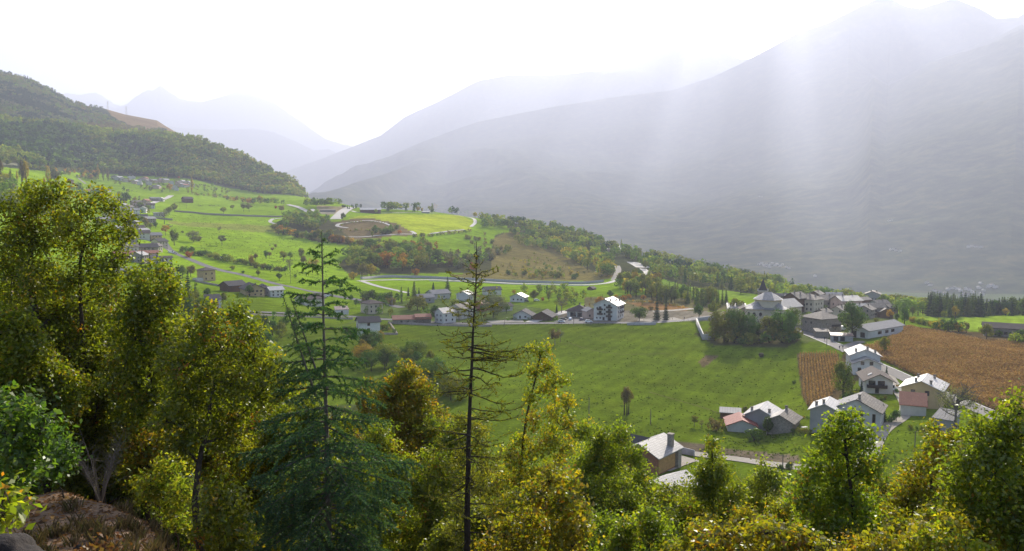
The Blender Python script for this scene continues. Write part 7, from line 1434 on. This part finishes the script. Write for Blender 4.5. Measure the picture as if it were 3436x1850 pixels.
# ------------------------------------------------------------------ maize
HUES['maize'] = [(5, (0.33, 0.180, 0.085)), (3, (0.41, 0.25, 0.125)), (3, (0.23, 0.12, 0.058)), (1, (0.16, 0.13, 0.04))]
def maize(poly, spacing, along, rmin, seed):
    g = np.random.default_rng(seed); P = np.array([(p.x, p.y) for p in (G(x, y, rmin) for x, y in poly) if p is not None])
    d = np.array(along, float); d /= np.linalg.norm(d); n_ = np.array([-d[1], d[0]])
    u, w_ = P @ d, P @ n_; V, Fc, C, n = [], [], [], 0
    U, Wv = np.meshgrid(np.arange(u.min(), u.max(), 0.42), np.arange(w_.min(), w_.max(), spacing)); q = np.stack([U.ravel(), Wv.ravel()], 1); q[:, 0] += g.uniform(-0.2, 0.2, len(q)); q[:, 1] += g.normal(0, 0.05, len(q))
    xy = q[:, :1] * d + q[:, 1:] * n_; xy = xy[inpoly(xy[:, 0], xy[:, 1], P)]
    lowp = fbm(xy[:, 0] / 7, xy[:, 1] / 7, seed + 3, 4); xy = xy[g.uniform(0, 1, len(xy)) < np.clip(1.6 - (lowp < 0.36) * 1.1, 0, 1)]
    z = height(xy[:, 0], xy[:, 1]); h = 2.0 + 0.9 * (fbm(xy[:, 0] / 6, xy[:, 1] / 6, seed + 9, 4) - 0.5) + g.normal(0, 0.15, len(xy)); base = np.c_[xy, z]
    tone = 0.75 + 0.55 * fbm(xy[:, 0] / 9, xy[:, 1] / 9, seed + 5, 4)
    for k in range(5):
        c = base + np.c_[g.normal(0, 0.09, (len(xy), 2)), h * (0.25 + 0.17 * k)]
        v, f, col = cards(c, 0.75, g, pick_cols('maize', len(xy), g) * tone[:, None], np.tile([0, 0, 1.0], (len(xy), 1)), -0.35, 0.34); V.append(v); Fc.append(f + n); C.append(col); n += len(v)
    prop(link('maize_field', mesh_np('maize_field', np.concatenate(V), np.concatenate(Fc), [STRAW], np.concatenate(C))), kind='stuff')
    print('maize', len(xy))
a, b_ = G(2760, 1340, 200), G(2745, 1220, 200)
maize([(2680, 1197), (2806, 1192), (2818, 1215), (2812, 1300), (2788, 1335), (2765, 1372), (2718, 1374), (2692, 1335)], 1.05, (b_.x - a.x, b_.y - a.y), 200, 4)
a, b_ = G(3000, 1255, 200), G(3125, 1312, 200)
maize([(2870, 1180), (2950, 1158), (3030, 1125), (3020, 1105), (3055, 1102), (3095, 1115), (3130, 1118), (3300, 1150), (3436, 1162), (3540, 1170), (3540, 1460), (3440, 1425), (3350, 1385), (3280, 1352), (3210, 1328), (3130, 1290), (3060, 1258), (2985, 1222)], 0.8, (b_.x - a.x, b_.y - a.y), 200, 9)

# ------------------------------------------------------------------ tussocks of longer grass on the meadows
def tussocks(poly, n, rmin, rmax, size, seed, hues):
    g = np.random.default_rng(seed); P = np.array(poly, float); x = g.uniform(P[:, 0].min(), P[:, 0].max(), n); y = P[:, 1].min() + (P[:, 1].max() - P[:, 1].min()) * g.uniform(0, 1, n); k = inpoly(x, y, poly); pts = [G(a, b, rmin, rmax) for a, b in zip(x[k], y[k])]
    c = np.array([p for p in pts if p is not None]); keep = fbm(c[:, 0] / 9, c[:, 1] / 9, seed, 4) + g.uniform(-.15, .15, len(c)) > 0.5; c = c[keep]; c = np.repeat(c, 3, 0) + g.normal(0, 0.2, (len(c) * 3, 3)) * [1, 1, 0.2] + [0, 0, 0.08]
    return cards(c, size, g, pick_cols(hues, len(c), g), np.tile([0, 0, 1.0], (len(c), 1)), -0.1, 0.8)
HUES['turf'] = [(4, (0.055, 0.090, 0.010)), (3, (0.08, 0.115, 0.012)), (1, (0.13, 0.12, 0.03))]
V, Fc, C, n = [], [], [], 0
for q in (tussocks([(1240, 1110), (1900, 1098), (2330, 1100), (2360, 1160), (2680, 1190), (2700, 1400), (2560, 1500), (1900, 1440), (1500, 1280)], 5500, 150, 460, 0.45, 61, 'turf'), tussocks([(2700, 1440), (3060, 1440), (3436, 1480), (3436, 1560), (2900, 1560), (2300, 1520), (2560, 1470)], 2500, 150, 300, 0.4, 62, 'turf'), tussocks([(560, 720), (980, 735), (900, 780), (1100, 830), (1100, 960), (700, 870)], 5000, 500, 1250, 0.8, 63, 'turf')):
    V.append(q[0]); Fc.append(q[1] + n); C.append(q[2]); n += len(q[0])
prop(link('meadow_grass', mesh_np('meadow_grass', np.concatenate(V), np.concatenate(Fc), [STRAW], np.concatenate(C))), kind='stuff')
# ------------------------------------------------------------------ vehicles
PAINT = {}
def paint(name, c):
    if name not in PAINT:
        m, nt, b = material('paint_' + name, 0.3, 0.5); b.inputs['Base Color'].default_value = (*c, 1); b.inputs['Coat Weight'].default_value = 0.6
        n = noise_node(nt, 3, 3); nt.links.new(mixc(nt, mathn(nt, 'MULTIPLY', n, 0.2), c, tuple(q * 0.7 for q in c)), b.inputs['Base Color']); PAINT[name] = m
    return PAINT[name]
TYRE = speckled('tyre', (0.02, 0.02, 0.02), 0.2, 8, 0.9); LAMP = speckled('lamp_glass', (0.6, 0.6, 0.58), 0.05, 5, 0.15, 0.6); REDL = speckled('tail_lamp', (0.3, 0.02, 0.02), 0.1, 5, 0.2, 0.6)
def car(px, py, yaw, colour, label, van=False, rmin=140, group=None):
    p = G(px, py, rmin); az = math.atan2(p.x, p.y); o = prop(empty('van' if van else 'car', p + Vector((0, 0, 0.12)), -(az + math.radians(yaw))), label, 'van' if van else 'car', group)
    L, Wd = (4.9, 1.95) if van else (4.2, 1.75); hl = 0.9 if not van else 1.0; top = 1.45 if not van else 2.1
    prof = [(-L / 2, 0.35), (-L / 2 - 0.02, 0.75), (-L / 2 + 0.25, hl), (-L / 2 + 0.55, top - 0.05), (-L / 2 + 0.9, top), (0.55, top), (1.25, hl + 0.05), (L / 2 - 0.25, hl - 0.15), (L / 2, 0.6), (L / 2, 0.3)]
    if van: prof = [(-L / 2, 0.35), (-L / 2, 1.9), (-L / 2 + 0.15, top), (1.2, top), (1.75, 1.25), (L / 2 - 0.1, 1.05), (L / 2, 0.6), (L / 2, 0.3)]
    m = PM(); n = len(prof); ins = lambda z: 0.0 if z <= hl + 0.02 else 0.16 * (z - hl) / (top - hl)
    for s in (-1, 1):
        q = [(s * (Wd / 2 - ins(z)), y, z) for y, z in prof]; m.poly(q if s > 0 else q[::-1])
    for i in range(n):
        j = (i + 1) % n; (y0, z0), (y1, z1) = prof[i], prof[j]; m.poly([(-Wd / 2 + ins(z0), y0, z0), (Wd / 2 - ins(z0), y0, z0), (Wd / 2 - ins(z1), y1, z1), (-Wd / 2 + ins(z1), y1, z1)])
    m.obj('body', [paint(colour[0], colour[1])], o)
    m = PM(); zb, zt = hl + 0.08, top - 0.12
    ya, yb = (-L / 2 + 0.75, 0.55) if not van else (0.2, 1.35)
    for s in (-1, 1): m.box(min(s * (Wd / 2 - 0.16), s * (Wd / 2 - 0.02)), max(s * (Wd / 2 - 0.16), s * (Wd / 2 - 0.02)), ya, yb, zb, zt)
    m.obj('side_window', [PANE], o)
    m = PM(); y0, y1 = (0.62, 1.2) if not van else (1.3, 1.72); m.slab([(-Wd / 2 + 0.2, y1, hl + 0.14), (Wd / 2 - 0.2, y1, hl + 0.14), (Wd / 2 - 0.25, y0, top - 0.03), (-Wd / 2 + 0.25, y0, top - 0.03)][::-1], -0.03); m.obj('windscreen', [PANE], o)
    for y in (-L / 2 + 0.8, L / 2 - 0.8):
        for s in (-1, 1):
            A = Acc(); t = np.linspace(0, 2 * np.pi, 14, endpoint=False); ring = lambda x, r: np.stack([np.full(14, x), y + np.cos(t) * r, 0.31 + np.sin(t) * r], 1)
            v = np.concatenate([ring(s * (Wd / 2 - 0.2), 0.31), ring(s * (Wd / 2 + 0.02), 0.31), [[s * (Wd / 2 + 0.02), y, 0.31]]]); k = np.arange(14); k2 = (k + 1) % 14
            A.add(v, np.concatenate([np.stack([k, k2, k2 + 14, k + 14], 1), np.stack([k + 14, k2 + 14, np.full(14, 28), np.full(14, 28)], 1)])); link('wheel', A.mesh('wheel', TYRE), o)
    for s in (-1, 1):
        m = PM(); x = s * (Wd / 2 - 0.3); m.box(x - 0.18, x + 0.18, L / 2 - 0.05, L / 2 + 0.03, 0.58, 0.75); m.obj('headlight', [LAMP], o)
        m = PM(); m.box(x - 0.12, x + 0.12, -L / 2 - 0.04, -L / 2 + 0.05, 0.65, 0.85); m.obj('tail_light', [REDL], o)
WH, SI, BL, DK = ('white', (0.75, 0.75, 0.74)), ('silver', (0.5, 0.51, 0.52)), ('dark_blue', (0.03, 0.04, 0.08)), ('black', (0.02, 0.02, 0.022))
car(1884, 1083, 88, SI, 'silver car driving on the street before the garage house'); car(1914, 1074, 5, WH, 'white car parked nose out in front of the open garage'); car(1951, 1075, -4, BL, 'dark blue car parked beside the open garage front'); car(1975, 1083, 86, WH, 'white compact car at the corner of the apartment block'); car(1889, 1075, 84, DK, 'black car parked behind the silver one')
car(1765, 1014, 70, DK, 'dark car parked beside the lone white bungalow'); car(1801, 1011, 80, WH, 'white car on the lawn drive right of the lone white bungalow'); car(2983, 1312, 60, WH, 'white van parked beside the brown roofed chalet', True, 200); car(2826, 1108, 20, WH, 'white van parked under the big tree behind the garage block', True, 250); car(2824, 1066, 60, WH, 'white car in the lane behind the square stone house', False, 250); car(2600, 906, 80, WH, 'x', False) if False else None
car(574, 850, 60, WH, 'white van on the road bend near the flat roofed hut', True); car(586, 853, 60, SI, 'silver car following the van at the road bend'); car(1093, 997, 80, WH, 'white car parked right of the broad roofed farm house'); car(1103, 994, 80, SI, 'silver car parked right of the broad roofed farm house'); car(538, 674, 70, WH, 'white car on the pale approach road')
def caravan(px, py):
    p = G(px, py, 140); az = math.atan2(p.x, p.y); o = prop(empty('caravan', p, -az + 0.3), 'small white caravan parked in the meadow hedge', 'caravan'); m = PM(); pr = [(-2.4, 0.5), (-2.5, 1.6), (-2.1, 2.5), (2.1, 2.5), (2.5, 1.5), (2.3, 0.5)]
    for s in (-1, 1): m.poly([(x, s * 1.05, z) for x, z in (pr if s < 0 else pr[::-1])])
    for i in range(6): (x0, z0), (x1, z1) = pr[i], pr[(i + 1) % 6]; m.poly([(x0, -1.05, z0), (x0, 1.05, z0), (x1, 1.05, z1), (x1, -1.05, z1)])
    m.obj('body', [paint(*WH)], o); m = PM(); m.box(-0.4, 1.4, -1.08, -1.0, 1.3, 1.95); m.obj('window', [PANE], o)
    for x in (-0.4, 0.4): m = PM(); m.box(x - 0.28, x + 0.28, -1.06, 1.06, 0, 0.56); m.obj('wheel', [TYRE], o)
caravan(748, 870)

# ------------------------------------------------------------------ people, cows, poles and small things
def skin_body(name, verts, edges, radii, mat, root=0, parent=None, sub=1):
    me = bpy.data.meshes.new(name); me.from_pydata(verts, edges, []); o = link(name, me, parent)
    md = o.modifiers.new('skin', 'SKIN'); md.use_smooth_shade = True
    for i, r in enumerate(radii): me.skin_vertices[0].data[i].radius = (r, r)
    for i in range(len(verts)): me.skin_vertices[0].data[i].use_root = i == root
    sb = o.modifiers.new('sub', 'SUBSURF'); sb.levels = sub; sb.render_levels = sub
    dg = bpy.context.evaluated_depsgraph_get(); ev = o.evaluated_get(dg); nm = bpy.data.meshes.new_from_object(ev); o.modifiers.clear(); o.data = nm; nm.materials.clear(); nm.materials.append(mat)
    return o
CLOTH = {'navy': speckled('dark_cloth', (0.03, 0.035, 0.05), 0.3, 12, 0.95), 'grey': speckled('grey_cloth', (0.10, 0.10, 0.11), 0.3, 12, 0.95)}
SKINM = speckled('skin', (0.45, 0.28, 0.20), 0.1, 8, 0.6); HAIRM = speckled('hair', (0.04, 0.028, 0.02), 0.3, 20, 0.7)
def person(px, py, face, label, step=0.22):
    p = G(px, py, 140); o = prop(empty('person', p + Vector((0, 0, 0.14)), face), label, 'person')
    V = [(0, 0, 0.95), (0, 0.02, 1.15), (0, 0.02, 1.38), (0, 0.03, 1.50), (0, 0.05, 1.62), (0, 0.06, 1.72),
         (-0.19, 0.02, 1.40), (-0.24, -0.05, 1.14), (-0.22, 0.08, 0.88), (0.19, 0.02, 1.40), (0.24, 0.08, 1.14), (0.22, 0.2, 0.92),
         (-0.10, 0.02, 0.90), (-0.10, step * 0.6, 0.50), (-0.10, step, 0.08), (-0.10, step + 0.17, 0.04), (0.10, 0.0, 0.90), (0.10, -step * 0.2, 0.50), (0.10, -step, 0.10), (0.10, -step + 0.15, 0.04)]
    E = [(0, 1), (1, 2), (2, 3), (3, 4), (4, 5), (2, 6), (6, 7), (7, 8), (2, 9), (9, 10), (10, 11), (0, 12), (12, 13), (13, 14), (14, 15), (0, 16), (16, 17), (17, 18), (18, 19)]
    R = [.15, .14, .15, .055, .095, .08, .075, .05, .04, .075, .05, .04, .095, .065, .045, .04, .095, .065, .045, .04]
    skin_body('body', V, E, R, CLOTH['navy'], 0, o)
    skin_body('face', [(0, 0.09, 1.60), (0, 0.10, 1.66)], [(0, 1)], [.075, .07], SKINM, 0, o); skin_body('hair', [(0, 0.02, 1.66), (0, 0.05, 1.75)], [(0, 1)], [.095, .08], HAIRM, 0, o)
person(2296, 1074, 0.6, 'lone person in dark clothes walking on the street before the churchyard'); person(2767, 1145, 2.2, 'person in dark clothes on the street by the stone outbuilding'); person(2817, 1174, 2.3, 'left one of two people walking side by side on the street'); person(2828, 1173, 2.3, 'right one of two people walking side by side on the street')
def cow_mesh():
    V = [(0, -0.75, 1.15), (0, 0, 1.08), (0, 0.65, 1.15), (0, 1.0, 1.25), (0, 1.25, 1.05), (0, 1.5, 0.85),
         (-0.25, -0.7, 0.85), (-0.25, -0.78, 0.45), (-0.25, -0.7, 0.03), (0.25, -0.7, 0.85), (0.25, -0.78, 0.45), (0.25, -0.7, 0.03), (-0.22, 0.6, 0.75), (-0.22, 0.6, 0.4), (-0.22, 0.62, 0.03), (0.22, 0.6, 0.75), (0.22, 0.6, 0.4), (0.22, 0.62, 0.03), (0, -0.98, 1.1), (0, -1.02, 0.6)]
    E = [(0, 1), (1, 2), (2, 3), (3, 4), (4, 5), (0, 6), (6, 7), (7, 8), (0, 9), (9, 10), (10, 11), (2, 12), (12, 13), (13, 14), (2, 15), (15, 16), (16, 17), (0, 18), (18, 19)]
    R = [.32, .38, .34, .22, .17, .10, .16, .08, .06, .16, .08, .06, .13, .08, .06, .13, .08, .06, .05, .025]
    return V, E, R
COWM = speckled('cow_coat', (0.05, 0.03, 0.022), 0.3, 0.9, 0.8, 0.2, 0, (0.30, 0.26, 0.22), 0.8)
cow0 = skin_body('cow', *cow_mesh(), COWM, 1)
def put_cows(spots, label, group):
    global cow0
    for x, y in spots:
        p = G(x, y, 200); c = cow0 if cow0.get('used') is None else cow0.copy()
        if c is not cow0: COL.objects.link(c)
        cow0['used'] = 1; c.location = p; c.rotation_euler = (0, 0, random.uniform(0, 6.28)); prop(c, label, 'cow', group)
put_cows([(561, 757), (564, 760), (567, 757), (569, 763), (572, 763), (575, 762), (579, 760), (563, 764)], 'dark cow grazing in the herd beside the tall thin bare tree', 'cows beside the tall bare tree')
put_cows([(666, 690), (672, 692), (681, 691), (702, 692), (706, 693), (710, 691), (714, 693), (719, 692), (732, 692)], 'dark cow grazing in the upper meadow above the long dark wall', 'cows in the upper meadow')
put_cows([(443, 641), (458, 645)], 'dark cow grazing on the slope below the upper village', 'cows below the upper village'); put_cows([(906, 826)], 'single dark cow standing on the meadow below the shaded row', 'cow below the shaded row')
for o in bpy.data.objects:
    if o.get('used'): del o['used']
def pole(px, py, hpx, label, cross=False, lamp=False, mat=None):
    p = G(px, py, 140); h = hpx * math.hypot(p.x, p.y) / F; o = prop(empty('utility_pole' if not lamp else 'street_lamp', p, -math.atan2(p.x, p.y)), label, 'pole' if not lamp else 'lamp'); A = Acc(); A.add(*tube([[0, 0, -0.5], [0, 0, h * .5], [0, 0, h]], [0.14, 0.12, 0.09], 8)); link('post', A.mesh('post', mat or BARK_GREY, True), o)
    if cross: m = PM(); m.box(-0.9, 0.9, -0.06, 0.06, h - 0.5, h - 0.38); m.box(-0.8, -0.7, -0.04, 0.04, h - 0.377, h - 0.15); m.box(0.7, 0.8, -0.04, 0.04, h - 0.377, h - 0.15); m.obj('crossarm', [mat or BARK_GREY], o)
    if lamp: A = Acc(); A.add(*tube([[0, 0, h - 0.05], [0.5, 0, h + 0.2], [1.2, 0, h + 0.25]], [0.05, 0.045, 0.04], 6)); link('arm', A.mesh('arm', BARK_GREY), o); m = PM(); m.box(0.95, 1.6, -0.14, 0.14, h + 0.10, h + 0.2); m.obj('lamp_head', [LAMP], o)
pole(1316, 1032, 38, 'pale T shaped utility pole between the cream house and the terracotta barn', True, mat=WALL['concrete']); pole(1210, 945, 32, 'grey pole at the start of the hairpin road', mat=WALL['concrete']); pole(975, 952, 82, 'thin wooden pole in the meadow left of the conifer tip'); pole(2626, 1583, 58, 'telegraph pole beside the gravel track', True); pole(1976, 1427, 96, 'tall thin pole at the left of the big meadow near the wood'); pole(2183, 1424, 52, 'short thin pole in the big meadow above the chalet'); pole(2774, 1163, 60, 'street lamp on the meadow edge of the village street', lamp=True); pole(1925, 1092, 44, 'lamp post on the street before the garage house', lamp=True); pole(1140, 993, 42, 'thin pole on the grass below the hairpin road'); pole(604, 706, 26, 'pole in the upper meadow above the long dark wall', True); pole(626, 700, 20, 'second pole in the upper meadow near the grazing cows', True); pole(766, 870, 18, 'pole in the meadow hedge near the caravan'); pole(1693, 1094, 28, 'lamp post on the street left of the bungalows', lamp=True); pole(3068, 1545, 90, 'thin garden pole before the grey lean-to', mat=BARK_GREY); pole(2090, 960, 20, 'small pole at the white road bend')
def pylon(px, py, h, label):
    p = G(px, py, 2400); o = prop(empty('pylon', p), label, 'pylon'); A = Acc(); b = 3.2
    for sx in (-1, 1):
        for sy in (-1, 1): A.add(*tube([[sx * b, sy * b, -3], [sx * 0.7, sy * 0.7, h * 0.7], [0, 0, h]], [0.17, 0.14, 0.12], 4))
    for k in range(6): z = h * k / 8; w = b * (1 - k / 8); A.add(*tube([[-w, -w, z], [w, w, z + h / 8]], [0.1, 0.1], 4)); A.add(*tube([[w, -w, z], [-w, w, z + h / 8]], [0.16, 0.16], 4))
    link('lattice', A.mesh('lattice', WALL['concrete']), o); A = Acc()
    for z in (0.72, 0.84, 0.95): A.add(*tube([[-5, 0, h * z], [5, 0, h * z]], [0.22, 0.22], 4))
    link('crossarm', A.mesh('crossarm', WALL['concrete']), o)
pylon(362, 372, 34, 'left lattice pylon on the skyline of the wooded hill'); pylon(424, 387, 32, 'right lattice pylon on the skyline of the wooded hill')
def bale(px, py):
    p = G(px, py, 200); A = Acc(); t = np.linspace(-0.9, 0.9, 9); A.add(*tube(np.stack([t, 0 * t, 0 * t + 0.85], 1), [0.6, 0.8, 0.88, 0.9, 0.9, 0.9, 0.88, 0.8, 0.6], 16)); o = prop(link('hay_bale', A.mesh('hay_bale', speckled('old_hay', (0.10, 0.085, 0.055), 0.4, 5, 0.95, 0.1, 0.05), True), None, p), 'grey brown hay bale lying alone in the big meadow', 'bale'); o.rotation_euler.z = 0.4
bale(2554, 1198)
def table(px, py):
    p = G(px, py, 180); o = prop(empty('garden_table', p, 0.4), 'small white garden table on the grass left of the tall grey house', 'table'); m = PM(); m.box(-0.9, 0.9, -0.5, 0.5, 0.72, 0.78); m.obj('table_top', [TRIM['white']], o)
    for x in (-0.8, 0.8):
        for y in (-0.4, 0.4): m = PM(); m.box(x - 0.04, x + 0.04, y - 0.04, y + 0.04, 0, 0.717); m.obj('leg', [TRIM['white']], o)
table(2699, 1442)
